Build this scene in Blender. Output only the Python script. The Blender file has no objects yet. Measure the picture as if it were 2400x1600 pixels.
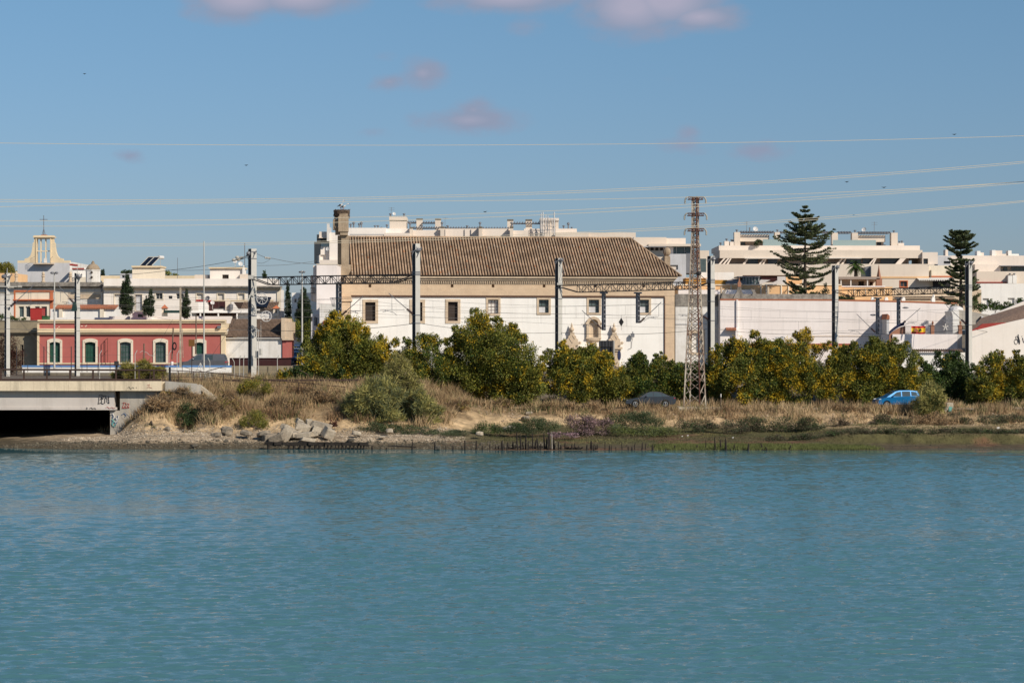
import bpy, math, random
import numpy as np
from mathutils import Vector, Matrix
SC = bpy.context.scene
COL = SC.collection
F, CX, CY, H = 5200.0, 1200.0, 800.0, 8.9     # lens in photo pixels, centre, eye height above the water
# ---------------------------------------------------------------- camera
cam = bpy.data.objects.new("camera", bpy.data.cameras.new("camera"))
COL.objects.link(cam)
cam.location = (0, 0, H); cam.rotation_euler = (math.pi / 2, 0, 0)
cam.data.sensor_width = 36; cam.data.lens = 36 * F / 2400
cam.data.clip_start = 0.5; cam.data.clip_end = 12000
SC.camera = cam
# ---------------------------------------------------------------- world, sun, exposure
SUN_EL, SUN_AZ = math.radians(35), math.radians(135)
world = bpy.data.worlds.new("World"); SC.world = world; world.use_nodes = True
wn = world.node_tree; wn.nodes.clear()
def nd(t, kind, **kw):
    n = t.nodes.new(kind)
    for k, v in kw.items():
        if k.startswith("i_"): n.inputs[int(k[2:])].default_value = v
        else: setattr(n, k, v)
    return n
def mth(t, op, a, b=None, c=None):
    n = t.nodes.new("ShaderNodeMath"); n.operation = op
    for i, v in enumerate((a, b, c)):
        if v is None: continue
        if isinstance(v, (int, float)): n.inputs[i].default_value = v
        else: t.links.new(v, n.inputs[i])
    return n.outputs[0]
def mix(t, f, a, b, blend="MIX"):
    n = t.nodes.new("ShaderNodeMix"); n.data_type = "RGBA"; n.blend_type = blend
    for i, v in ((0, f), (6, a), (7, b)):
        if isinstance(v, (int, float)): n.inputs[i].default_value = v
        elif isinstance(v, tuple): n.inputs[i].default_value = v if len(v) == 4 else v + (1,)
        else: t.links.new(v, n.inputs[i])
    return n.outputs[2]
sky = nd(wn, "ShaderNodeTexSky", sky_type="NISHITA", sun_disc=False, sun_elevation=SUN_EL, sun_rotation=SUN_AZ,
         altitude=0, air_density=1.0, dust_density=0.3, ozone_density=3.0)
tc = nd(wn, "ShaderNodeTexCoord"); sp = nd(wn, "ShaderNodeSeparateXYZ"); wn.links.new(tc.outputs["Generated"], sp.inputs[0])
inv = mth(wn, "MAXIMUM", sp.outputs[1], 0.02)
az = mth(wn, "DIVIDE", sp.outputs[0], inv); el = mth(wn, "DIVIDE", sp.outputs[2], inv)
# pale band along the horizon, deeper blue above it
hz = nd(wn, "ShaderNodeMapRange", i_1=-0.02, i_2=0.17, i_3=0.0, i_4=1.0); wn.links.new(sp.outputs[2], hz.inputs[0])
tint = mix(wn, hz.outputs[0], (0.53, 0.57, 0.84), (0.69, 0.87, 0.97))
skyc = mix(wn, 1.0, sky.outputs[0], tint, "MULTIPLY")
cn = nd(wn, "ShaderNodeTexNoise", i_2=42.0, i_3=5.0, i_4=0.6)
cb = nd(wn, "ShaderNodeCombineXYZ"); wn.links.new(az, cb.inputs[0]); wn.links.new(mth(wn, "MULTIPLY", el, 1.6), cb.inputs[1])
wn.links.new(cb.outputs[0], cn.inputs[0])
CLOUDS = [(560, -4, 150, 62, 1.25), (700, -6, 160, 52, 1.2), (1190, -4, 200, 42, 1.1), (1480, 16, 140, 84, 1.25), (1560, 0, 150, 80, 1.3), (1640, 40, 120, 40, 1.1), (990, 172, 66, 44, .8), (912, 192, 58, 28, .7),
          (1100, 282, 140, 38, .85), (1110, 258, 60, 36, .7), (308, 366, 46, 20, .65), (1600, 344, 74, 24, .6), (1615, 310, 34, 28, .55), (1780, 352, 78, 28, .6), (1235, 62, 55, 28, .35),
          (905, 140, 34, 22, .25), (880, 312, 50, 16, .22), (1560, 182, 26, 18, .15)]
acc = None
for (x, y, rx, ry, st) in CLOUDS:
    dx = mth(wn, "MULTIPLY", mth(wn, "SUBTRACT", az, (x - CX) / F), F / rx)
    dy = mth(wn, "MULTIPLY", mth(wn, "SUBTRACT", el, (CY - y) / F), F / ry)
    d = mth(wn, "SQRT", mth(wn, "ADD", mth(wn, "MULTIPLY", dx, dx), mth(wn, "MULTIPLY", dy, dy)))
    m = mth(wn, "MULTIPLY", mth(wn, "MAXIMUM", mth(wn, "SUBTRACT", 1.25, d), 0), st)
    acc = m if acc is None else mth(wn, "MAXIMUM", acc, m)
nz = mth(wn, "MULTIPLY", mth(wn, "SUBTRACT", cn.outputs[0], 0.5), 1.5)
gate = mth(wn, "MINIMUM", mth(wn, "MULTIPLY", acc, 6), 1)
cm = nd(wn, "ShaderNodeMapRange", i_1=0.04, i_2=0.95, i_3=0.0, i_4=0.95)
wn.links.new(mth(wn, "ADD", acc, mth(wn, "MULTIPLY", nz, gate)), cm.inputs[0]); cm.interpolation_type = "SMOOTHSTEP"
cc_ = nd(wn, "ShaderNodeMapRange", i_1=0.75, i_2=1.35, i_3=0.0, i_4=1.0); wn.links.new(acc, cc_.inputs[0]); cloudc = mix(wn, cc_.outputs[0], (3.3, 3.85, 5.3), (4.9, 4.75, 6.1))
skyc = mix(wn, cm.outputs[0], skyc, cloudc)
bg = nd(wn, "ShaderNodeBackground"); wn.links.new(skyc, bg.inputs[0]); bg.inputs[1].default_value = 0.085
wo = nd(wn, "ShaderNodeOutputWorld"); wn.links.new(bg.outputs[0], wo.inputs[0])
sun = bpy.data.objects.new("sun", bpy.data.lights.new("sun", "SUN")); COL.objects.link(sun)
sun.data.energy = 4.8; sun.data.angle = math.radians(0.5); sun.data.color = (1.0, 0.91, 0.79)
sv = Vector((math.sin(SUN_AZ) * math.cos(SUN_EL), math.cos(SUN_AZ) * math.cos(SUN_EL), math.sin(SUN_EL)))
sun.rotation_euler = sv.to_track_quat("Z", "Y").to_euler(); sun.location = (40, -40, 60)
SC.view_settings.view_transform = "Standard"; SC.view_settings.look = "None"
SC.view_settings.exposure = 0; SC.view_settings.gamma = 1; SC.view_settings.use_curve_mapping = False
try: SC.cycles.max_bounces = 6; SC.cycles.transparent_max_bounces = 8
except Exception: pass
# ---------------------------------------------------------------- materials
MATS = {}
def mat(name, c1, c2=None, rough=0.8, sc=1.2, st=0.5, metal=0.0, streak=0.0, bump=0.0, brick=None, isl=None, attr=False, spec=0.3,
        alpha=None, fine=0.0, clear=0, streakc=None, stretch=None):
    m = bpy.data.materials.new(name); m.use_nodes = True; t = m.node_tree; t.nodes.clear()
    o = nd(t, "ShaderNodeOutputMaterial"); b = nd(t, "ShaderNodeBsdfPrincipled"); t.links.new(b.outputs[0], o.inputs[0])
    b.inputs["Roughness"].default_value = rough; b.inputs["Metallic"].default_value = metal
    b.inputs["Specular IOR Level"].default_value = spec
    if clear: b.inputs["Coat Weight"].default_value = clear; b.inputs["Coat Roughness"].default_value = 0.05
    g = nd(t, "ShaderNodeNewGeometry")
    c2 = c2 or tuple(v * 0.75 for v in c1)
    pos = g.outputs["Position"]
    if stretch:
        mp = nd(t, "ShaderNodeMapping"); mp.inputs[3].default_value = stretch; t.links.new(pos, mp.inputs[0]); posn = mp.outputs[0]
    else: posn = pos
    if isl:
        cr = nd(t, "ShaderNodeValToRGB"); t.links.new(g.outputs["Random Per Island"], cr.inputs[0])
        els = cr.color_ramp.elements
        for i, (p, c) in enumerate(isl):
            e = els[i] if i < 2 else els.new(p)
            e.position = p; e.color = c + (1,)
        n = nd(t, "ShaderNodeTexNoise", i_2=sc, i_3=2.0); t.links.new(pos, n.inputs[0])
        mr = nd(t, "ShaderNodeMapRange", i_1=0.35, i_2=0.65, i_3=1 - st, i_4=1 + st); t.links.new(n.outputs[0], mr.inputs[0])
        hs = nd(t, "ShaderNodeHueSaturation"); t.links.new(cr.outputs[0], hs.inputs["Color"]); t.links.new(mr.outputs[0], hs.inputs["Value"])
        col = hs.outputs[0]
    elif attr:
        a = nd(t, "ShaderNodeAttribute", attribute_name="tint")
        n = nd(t, "ShaderNodeTexNoise", i_2=sc, i_3=6.0, i_4=0.7); t.links.new(posn, n.inputs[0])
        mr = nd(t, "ShaderNodeMapRange", i_1=0.3, i_2=0.7, i_3=1 - st, i_4=1 + st); t.links.new(n.outputs[0], mr.inputs[0])
        hs = nd(t, "ShaderNodeHueSaturation"); t.links.new(a.outputs[0], hs.inputs["Color"]); t.links.new(mr.outputs[0], hs.inputs["Value"])
        col = hs.outputs[0]
    else:
        n = nd(t, "ShaderNodeTexNoise", i_2=sc, i_3=5.0, i_4=0.65); t.links.new(posn, n.inputs[0])
        mr = nd(t, "ShaderNodeMapRange", i_1=0.38, i_2=0.68, i_3=0.0, i_4=st); t.links.new(n.outputs[0], mr.inputs[0])
        col = mix(t, mr.outputs[0], c1, c2)
    if brick:
        sx = nd(t, "ShaderNodeSeparateXYZ"); t.links.new(pos, sx.inputs[0]); cx = nd(t, "ShaderNodeCombineXYZ")
        t.links.new(sx.outputs[0], cx.inputs[0]); t.links.new(sx.outputs[2], cx.inputs[1])
        bk = nd(t, "ShaderNodeTexBrick"); t.links.new(cx.outputs[0], bk.inputs[0])
        bk.inputs["Color1"].default_value = (0.9, 0.9, 0.9, 1); bk.inputs["Color2"].default_value = (1.05, 1.03, 1.0, 1)
        bk.inputs["Mortar"].default_value = brick[4] + (1,) if len(brick) > 4 else (1.25, 1.2, 1.15, 1)
        bk.inputs["Scale"].default_value = 1.0; bk.inputs["Brick Width"].default_value = brick[0]; bk.inputs["Row Height"].default_value = brick[1]
        bk.inputs["Mortar Size"].default_value = brick[2]; bk.inputs["Mortar Smooth"].default_value = 0.3
        col = mix(t, brick[3], col, mix(t, 1.0, col, bk.outputs[0], "MULTIPLY"))
    if streak:
        mp = nd(t, "ShaderNodeMapping"); mp.inputs[3].default_value = (1.6, 1.6, 0.12); t.links.new(pos, mp.inputs[0])
        n2 = nd(t, "ShaderNodeTexNoise", i_2=1.0, i_3=6.0, i_4=0.7); t.links.new(mp.outputs[0], n2.inputs[0])
        mr = nd(t, "ShaderNodeMapRange", i_1=0.5, i_2=0.75, i_3=0.0, i_4=streak); t.links.new(n2.outputs[0], mr.inputs[0])
        col = mix(t, mr.outputs[0], col, streakc or tuple(v * 0.35 for v in c2))
    if fine:
        n3 = nd(t, "ShaderNodeTexNoise", i_2=9.0, i_3=4.0, i_4=0.8); t.links.new(pos, n3.inputs[0])
        mr = nd(t, "ShaderNodeMapRange", i_1=0.3, i_2=0.7, i_3=1 - fine, i_4=1 + fine); t.links.new(n3.outputs[0], mr.inputs[0])
        hs = nd(t, "ShaderNodeHueSaturation"); t.links.new(col, hs.inputs["Color"]); t.links.new(mr.outputs[0], hs.inputs["Value"]); col = hs.outputs[0]
    t.links.new(col, b.inputs["Base Color"])
    if bump:
        n4 = nd(t, "ShaderNodeTexNoise", i_2=6.0, i_3=6.0, i_4=0.7); t.links.new(pos, n4.inputs[0])
        bp = nd(t, "ShaderNodeBump"); bp.inputs["Strength"].default_value = bump; bp.inputs["Distance"].default_value = 0.1
        t.links.new(n4.outputs[0], bp.inputs["Height"]); t.links.new(bp.outputs[0], b.inputs["Normal"])
    if alpha is not None: b.inputs["Alpha"].default_value = alpha
    MATS[name] = m; return m
M = MATS
mat("whitewash", (0.83, 0.80, 0.74), (0.75, 0.71, 0.65), 0.9, 0.35, 0.7, streak=0.2, bump=0.12)
mat("warmwhite", (0.84, 0.77, 0.69), (0.74, 0.66, 0.57), 0.9, 0.3, 0.6, streak=0.14, bump=0.1)
mat("pinkwhite", (0.83, 0.76, 0.715), (0.74, 0.66, 0.61), 0.9, 0.18, 0.7, streak=0.18, bump=0.15)
mat("oldwhite", (0.74, 0.71, 0.66), (0.50, 0.45, 0.38), 0.9, 0.8, 0.5, streak=0.45, bump=0.2, streakc=(0.30, 0.27, 0.22))
mat("greywhite", (0.56, 0.55, 0.55), (0.46, 0.45, 0.44), 0.9, 0.6, 0.6, streak=0.3, bump=0.1)
mat("cream", (0.72, 0.58, 0.38), (0.62, 0.49, 0.32), 0.85, 0.5, 0.6, streak=0.15)
mat("creampale", (0.75, 0.66, 0.52), (0.62, 0.53, 0.40), 0.85, 0.5, 0.6, streak=0.25)
mat("beige", (0.70, 0.60, 0.49), (0.62, 0.52, 0.42), 0.85, 0.2, 0.6, streak=0.10)
mat("beigelight", (0.76, 0.66, 0.56), (0.68, 0.58, 0.49), 0.85, 0.2, 0.6, streak=0.10)
mat("apricot", (0.72, 0.46, 0.24), (0.60, 0.36, 0.18), 0.85, 0.5, 0.5)
mat("ochre", (0.50, 0.26, 0.05), (0.40, 0.20, 0.04), 0.85, 0.5, 0.5)
mat("oranget", (0.52, 0.16, 0.07), (0.40, 0.12, 0.05), 0.8, 1, 0.5)
mat("redpaint", (0.38, 0.035, 0.03), (0.30, 0.03, 0.025), 0.55, 1, 0.6)
mat("redband", (0.33, 0.05, 0.04), (0.26, 0.04, 0.03), 0.8, 1, 0.6)
mat("pink", (0.43, 0.125, 0.105), (0.36, 0.10, 0.085), 0.9, 0.6, 0.6, streak=0.15, bump=0.1, streakc=(0.46, 0.22, 0.18), fine=0.05)
mat("stone", (0.60, 0.455, 0.31), (0.48, 0.35, 0.235), 0.9, 0.8, 0.6, brick=(1.15, 0.42, 0.022, 0.45), bump=0.3, fine=0.08)
mat("stonetrim", (0.60, 0.475, 0.34), (0.44, 0.34, 0.235), 0.9, 1.5, 0.6, streak=0.25, bump=0.3, fine=0.1)
mat("stonedark", (0.30, 0.27, 0.23), (0.13, 0.115, 0.10), 0.95, 1.6, 0.9, streak=0.5, bump=0.5, fine=0.25)
mat("stonetower", (0.38, 0.30, 0.21), (0.24, 0.18, 0.12), 0.95, 1.0, 0.8, streak=0.3, brick=(1.0, 0.45, 0.03, 0.5), bump=0.4, fine=0.15)
mat("grime", (0.20, 0.17, 0.125), (0.13, 0.11, 0.08), 0.95, 0.8, 0.8, streak=0.5, bump=0.3, fine=0.15)
mat("drabwall", (0.30, 0.25, 0.17), (0.22, 0.18, 0.12), 0.95, 0.8, 0.8, streak=0.3, bump=0.3, fine=0.1)
mat("concrete", (0.74, 0.62, 0.44), (0.58, 0.48, 0.34), 0.9, 0.7, 0.7, streak=0.55, bump=0.25, streakc=(0.12, 0.10, 0.075), fine=0.06)
mat("concretegrey", (0.44, 0.40, 0.34), (0.33, 0.30, 0.25), 0.9, 0.6, 0.7, streak=0.4, bump=0.25, streakc=(0.14, 0.12, 0.095), fine=0.08)
mat("concretebeam", (0.56, 0.51, 0.46), (0.48, 0.43, 0.38), 0.9, 0.5, 0.6, streak=0.35, bump=0.1, streakc=(0.28, 0.25, 0.22))
mat("slab", (0.47, 0.40, 0.30), (0.24, 0.20, 0.15), 0.95, 2.0, 0.8, bump=0.5, fine=0.15)
mat("boulder", (0.29, 0.24, 0.18), (0.14, 0.12, 0.09), 0.95, 2.5, 0.9, bump=0.7, fine=0.2)
mat("boulderwet", (0.12, 0.105, 0.08), (0.06, 0.052, 0.04), 0.8, 2.5, 0.9, bump=0.7, fine=0.2)
TILE = [(0.0, (0.345, 0.230, 0.142)), (0.3, (0.39, 0.265, 0.168)), (0.6, (0.42, 0.30, 0.195)), (0.92, (0.35, 0.230, 0.140)), (0.96, (0.47, 0.37, 0.27)), (0.99, (0.38, 0.18, 0.09))]
mat("tile", (1, 1, 1), isl=TILE, rough=0.9, sc=0.5, st=0.22, bump=0.3)
mat("tilegutter", (0.050, 0.028, 0.018), (0.035, 0.020, 0.013), 0.95, 2, 0.7)  # near black: the gap shade between cover tiles is in this colour
mat("tilebrown", (1, 1, 1), isl=[(0, (0.155, 0.105, 0.075)), (0.5, (0.20, 0.14, 0.10)), (1, (0.17, 0.115, 0.08))], rough=0.9, sc=0.8, st=0.2)
mat("tilered", (0.40, 0.15, 0.08), (0.27, 0.10, 0.05), 0.9, 3, 0.7)
mat("tileflat", (0.30, 0.20, 0.14), (0.19, 0.12, 0.085), 0.9, 3, 0.9, bump=0.6, fine=0.3)
mat("asphalt", (0.075, 0.075, 0.08), (0.05, 0.05, 0.055), 0.9, 2, 0.6, bump=0.2)
mat("sandroad", (0.30, 0.23, 0.155), (0.24, 0.18, 0.12), 0.95, 1, 0.7, bump=0.3)
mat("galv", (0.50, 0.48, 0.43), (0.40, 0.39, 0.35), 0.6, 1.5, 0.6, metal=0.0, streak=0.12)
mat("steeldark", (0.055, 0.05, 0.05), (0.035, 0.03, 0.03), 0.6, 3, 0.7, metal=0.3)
mat("wire", (0.13, 0.12, 0.11), rough=0.5, metal=0.5)
mat("wirepale", (0.60, 0.51, 0.37), (0.55, 0.46, 0.33), rough=0.6, metal=0.0)
mat("rust", (0.115, 0.045, 0.03), (0.06, 0.028, 0.02), 0.85, 4, 0.8)
mat("rustmix", (0.50, 0.44, 0.35), (0.13, 0.055, 0.035), 0.8, 0.9, 1.0, fine=0.15)
mat("railbrown", (0.060, 0.035, 0.026), (0.035, 0.022, 0.018), 0.8, 2, 0.8)
mat("maroon", (0.05, 0.014, 0.014), (0.03, 0.01, 0.01), 0.8, 2, 0.8)
mat("insul", (0.045, 0.02, 0.018), rough=0.25)
mat("insulpale", (0.45, 0.42, 0.36), rough=0.3)
mat("bluestripe", (0.10, 0.24, 0.50), (0.13, 0.25, 0.45), 0.7, 1, 0.6)
mat("greenshutter", (0.022, 0.085, 0.055), (0.015, 0.055, 0.04), 0.6, 3, 0.6)
mat("greenpaint", (0.05, 0.13, 0.05), rough=0.6)
mat("greenawn", (0.015, 0.045, 0.04), rough=0.8)
mat("glassdark", (0.03, 0.035, 0.04), (0.05, 0.055, 0.06), 0.12, 0.9, 0.6, spec=0.5)
mat("glassgreen", (0.10, 0.13, 0.13), (0.05, 0.075, 0.07), 0.15, 1.6, 0.8, spec=0.5)
mat("glassrail", (0.30, 0.38, 0.37), (0.26, 0.34, 0.33), 0.12, 0.3, 0.5, spec=0.5)
mat("openingdark", (0.035, 0.024, 0.018), (0.05, 0.035, 0.025), 0.7, 1.2, 0.7)
mat("shutterwhite", (0.70, 0.66, 0.60), rough=0.7)
mat("frameborwn", (0.10, 0.05, 0.03), rough=0.7)
mat("frameblack", (0.02, 0.018, 0.018), rough=0.6)
mat("brownroom", (0.30, 0.24, 0.20), (0.24, 0.19, 0.15), 0.9)
mat("solar", (0.010, 0.014, 0.025), rough=0.15, spec=0.5)
mat("dish", (0.62, 0.60, 0.57), rough=0.6)
mat("metalgrey", (0.22, 0.22, 0.23), rough=0.5, metal=0.4)
mat("signback", (0.055, 0.055, 0.06), (0.04, 0.04, 0.045), 0.6, 1, 0.6)
mat("signblue", (0.02, 0.025, 0.07), rough=0.5)
mat("signorange", (0.18, 0.085, 0.02), (0.12, 0.05, 0.02), 0.7, 2)
mat("wooddark", (0.030, 0.024, 0.019), (0.014, 0.011, 0.009), 0.9, 5, 0.9, bump=0.5)
mat("woodgrey", (0.30, 0.27, 0.23), (0.14, 0.12, 0.10), 0.9, 5, 0.9, bump=0.4)
mat("woodpole", (0.17, 0.125, 0.09), (0.10, 0.075, 0.055), 0.9, 3, 0.8)
mat("bark", (0.12, 0.09, 0.065), (0.06, 0.045, 0.035), 0.95, 4, 0.8, bump=0.5)
mat("black", (0.015, 0.015, 0.016), rough=0.7)
mat("graffitiblack", (0.03, 0.03, 0.035), rough=0.8)
mat("graffitired", (0.45, 0.12, 0.10), rough=0.8)
mat("graffitiblue", (0.12, 0.17, 0.27), rough=0.8)
mat("graffititeal", (0.16, 0.42, 0.38), rough=0.8)
mat("graffitiwhite", (0.62, 0.60, 0.56), rough=0.8)
mat("flagred", (0.50, 0.03, 0.03), rough=0.8)
mat("flagyellow", (0.72, 0.48, 0.03), rough=0.8)
mat("brownpier", (0.33, 0.16, 0.10), (0.27, 0.13, 0.08), 0.9)
mat("carblack", (0.028, 0.031, 0.038), rough=0.25, clear=1)
mat("carblue", (0.006, 0.14, 0.34), rough=0.35, clear=0.4, metal=0.2)
mat("cargrey", (0.105, 0.108, 0.118), rough=0.35, clear=0.6)
mat("cardkblue", (0.02, 0.05, 0.13), rough=0.25, clear=1)
mat("carwhite", (0.6, 0.6, 0.6), rough=0.3, clear=0.6)
mat("carglass", (0.055, 0.075, 0.08), rough=0.05, spec=0.8)
mat("tyre", (0.015, 0.015, 0.015), rough=0.85)
mat("rim", (0.55, 0.53, 0.50), rough=0.3, metal=0.7)
mat("lampclear", (0.75, 0.75, 0.72), rough=0.1)
mat("lampred", (0.45, 0.01, 0.015), rough=0.2)
mat("nest", (0.14, 0.10, 0.07), (0.07, 0.05, 0.035), 0.95, 6, 0.9)
mat("storkwhite", (0.70, 0.66, 0.60), rough=0.9)
mat("storkblack", (0.02, 0.02, 0.022), rough=0.8)
mat("storkred", (0.40, 0.08, 0.03), rough=0.7)
mat("marshred", (0.3, 0.1, 0.05), rough=0.9)
# leaves: colour differs leaf by leaf
mat("leafgreen", (1, 1, 1), isl=[(0, (0.022, 0.048, 0.010)), (0.4, (0.042, 0.082, 0.014)), (0.75, (0.070, 0.110, 0.020)), (1, (0.11, 0.135, 0.024))], rough=0.6, sc=0.9, st=0.3)
mat("leafolive", (1, 1, 1), isl=[(0, (0.065, 0.085, 0.014)), (0.4, (0.12, 0.13, 0.02)), (0.75, (0.18, 0.175, 0.026)), (1, (0.25, 0.205, 0.028))], rough=0.6, sc=0.9, st=0.3)
mat("leafflower", (1, 1, 1), isl=[(0, (0.27, 0.21, 0.014)), (0.6, (0.42, 0.30, 0.016)), (1, (0.50, 0.28, 0.016))], rough=0.7, sc=1.2, st=0.2)
mat("leafdark", (1, 1, 1), isl=[(0, (0.022, 0.045, 0.014)), (0.5, (0.04, 0.07, 0.02)), (1, (0.065, 0.09, 0.03))], rough=0.6, sc=0.9, st=0.3)
mat("leafcypress", (1, 1, 1), isl=[(0, (0.014, 0.030, 0.014)), (1, (0.035, 0.055, 0.022))], rough=0.7, sc=1.5, st=0.3)
mat("leafpine", (1, 1, 1), isl=[(0, (0.045, 0.068, 0.030)), (0.6, (0.085, 0.11, 0.045)), (1, (0.16, 0.16, 0.065))], rough=0.7, sc=1.0, st=0.2)
mat("leafplum", (1, 1, 1), isl=[(0, (0.045, 0.018, 0.014)), (1, (0.085, 0.035, 0.02))], rough=0.7, sc=1.0, st=0.3)
mat("leaftamarisk", (1, 1, 1), isl=[(0, (0.20, 0.20, 0.06)), (0.6, (0.33, 0.30, 0.09)), (1, (0.48, 0.40, 0.14))], rough=0.8, sc=0.6, st=0.3)
mat("leafgold", (1, 1, 1), isl=[(0, (0.12, 0.12, 0.018)), (1, (0.24, 0.19, 0.028))], rough=0.7, sc=1.0, st=0.3)
mat("leafblue", (1, 1, 1), isl=[(0, (0.055, 0.075, 0.038)), (1, (0.11, 0.125, 0.06))], rough=0.8, sc=1.0, st=0.3)
mat("leafpurple", (1, 1, 1), isl=[(0, (0.19, 0.115, 0.12)), (0.6, (0.34, 0.21, 0.23)), (1, (0.46, 0.32, 0.34))], rough=0.8, sc=1.0, st=0.25)
mat("leafbrown", (1, 1, 1), isl=[(0, (0.05, 0.045, 0.026)), (0.5, (0.085, 0.065, 0.042)), (1, (0.13, 0.095, 0.065))], rough=0.8, sc=1.0, st=0.3)
mat("leafdry", (1, 1, 1), isl=[(0, (0.19, 0.11, 0.055)), (0.5, (0.31, 0.20, 0.10)), (1, (0.44, 0.31, 0.17))], rough=0.9, sc=0.8, st=0.3)
mat("ballast", (0.17, 0.135, 0.10), (0.09, 0.07, 0.05), 0.95, 6, 0.9, bump=0.6, fine=0.3)
mat("leafmarsh", (1, 1, 1), isl=[(0, (0.075, 0.10, 0.022)), (1, (0.15, 0.165, 0.04))], rough=0.8, sc=0.5, st=0.25)
mat("ground", (1, 1, 1), attr=True, rough=0.95, sc=1.1, st=0.45, bump=0.8)
mat("blades", (1, 1, 1), attr=True, rough=0.9, sc=0.5, st=0.25)
# ---------------------------------------------------------------- mesh builder
def W(px, py, D): return Vector(((px - CX) * D / F, D, H - (py - CY) * D / F))
def ZZ(py, D): return H - (py - CY) * D / F
def PX(px, D): return (px - CX) * D / F
class Fac:                                     # a facade: local s along it, d into the building, z up
    def __init__(s, px0, D0, deg=0.0):
        a = math.radians(deg); s.c, s.n = math.cos(a), math.sin(a); s.O = Vector((PX(px0, D0), D0, 0))
    def w(s, p): return Vector((s.O.x + p[0] * s.c - p[1] * s.n, s.O.y + p[0] * s.n + p[1] * s.c, p[2]))
    def q(s, px, py, d=0.0):
        k = (px - CX) / F; den = s.c - k * s.n
        Y = (d + (-s.n * s.O.x + s.c * s.O.y)) / den; X = k * Y
        return ((X - s.O.x) * s.c + (Y - s.O.y) * s.n, ZZ(py, Y))
    def r(s, x0, y0, x1, y1, d=0.0):
        a = s.q(x0, y0, d); b = s.q(x1, y0, d); m = 0.5 * (x0 + x1)
        return (a[0], b[0], s.q(m, y1, d)[1], s.q(m, y0, d)[1])
class MB:
    def __init__(s, fr=None): s.v = []; s.f = []; s.m = []; s.fr = fr; s.mi = 0; s.mx = None
    def vs(s, pts):
        i = len(s.v)
        for p in pts:
            if s.mx is not None: p = s.mx @ Vector(p)
            s.v.append(tuple(s.fr.w(p)) if s.fr else tuple(p))
        return i
    def poly(s, pts):
        i = s.vs(pts); s.f.append(tuple(range(i, i + len(pts)))); s.m.append(s.mi)
    def faces(s, pts, fs):
        i = s.vs(pts)
        for f in fs: s.f.append(tuple(i + k for k in f)); s.m.append(s.mi)
    def box(s, x0, x1, y0, y1, z0, z1):
        s.faces([(x0, y0, z0), (x1, y0, z0), (x1, y1, z0), (x0, y1, z0), (x0, y0, z1), (x1, y0, z1), (x1, y1, z1), (x0, y1, z1)],
                [(0, 3, 2, 1), (4, 5, 6, 7), (0, 1, 5, 4), (1, 2, 6, 5), (2, 3, 7, 6), (3, 0, 4, 7)])
    def pb(s, x0, y0, x1, y1, dep, d=0.0):      # box seen between photo pixels, front at depth d behind the facade
        a, b, z0, z1 = s.fr.r(x0, y0, x1, y1, d); s.box(a, b, d, d + dep, z0, z1)
    def bar(s, p, q, w, h=None, n=4, w2=None):
        p, q = Vector(p), Vector(q); ax = (q - p)
        if ax.length < 1e-6: return
        ax.normalize(); up = Vector((0, 0, 1)) if abs(ax.z) < 0.95 else Vector((0, 1, 0))
        a = ax.cross(up).normalized(); b = ax.cross(a); h = h or w; k2 = (w2 / w) if w2 else 1
        pts = []
        for c, kk in ((p, 1), (q, k2)):
            for i in range(n):
                t = 2 * math.pi * (i + 0.5) / n; r = 0.5 * (1.4142 if n == 4 else 1) * kk
                pts.append(c + a * (math.cos(t) * w * r) + b * (math.sin(t) * h * r))
        fs = [(i, (i + 1) % n, n + (i + 1) % n, n + i) for i in range(n)] + [tuple(range(n - 1, -1, -1)), tuple(range(n, 2 * n))]
        s.faces(pts, fs)
    def path(s, pts, w, n=4):
        for a, b in zip(pts[:-1], pts[1:]): s.bar(a, b, w, n=n)
    def prism(s, prof, y0, y1):                  # prof: (x,z) outline, extruded from y0 to y1
        n = len(prof); s.faces([(x, y0, z) for x, z in prof] + [(x, y1, z) for x, z in prof],
            [tuple(range(n)), tuple(range(2 * n - 1, n - 1, -1))] + [(i, n + i, n + (i + 1) % n, (i + 1) % n) for i in range(n)])
    def lathe(s, c, prof, n=12, sx=1.0, sy=1.0):
        pts = []; fs = []
        for (r, z) in prof:
            for i in range(n):
                t = 2 * math.pi * i / n; pts.append((c[0] + r * math.cos(t) * sx, c[1] + r * math.sin(t) * sy, c[2] + z))
        for j in range(len(prof) - 1):
            for i in range(n): fs.append((j * n + i, j * n + (i + 1) % n, (j + 1) * n + (i + 1) % n, (j + 1) * n + i))
        fs += [tuple(range(n - 1, -1, -1)), tuple(range((len(prof) - 1) * n, len(prof) * n))]
        s.faces(pts, fs)
    def blob(s, c, r, n=10, m=7, j=0.0, rng=random):
        pr = [(max(1e-3, math.sin(math.pi * k / m)), -math.cos(math.pi * k / m)) for k in range(m + 1)]
        pts = []; fs = []
        for (a, z) in pr:
            for i in range(n):
                t = 2 * math.pi * i / n; k = 1 + rng.uniform(-j, j)
                pts.append((c[0] + r[0] * a * math.cos(t) * k, c[1] + r[1] * a * math.sin(t) * k, c[2] + r[2] * z * k))
        for jj in range(m):
            for i in range(n): fs.append((jj * n + i, jj * n + (i + 1) % n, (jj + 1) * n + (i + 1) % n, (jj + 1) * n + i))
        s.faces(pts, fs)
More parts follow.
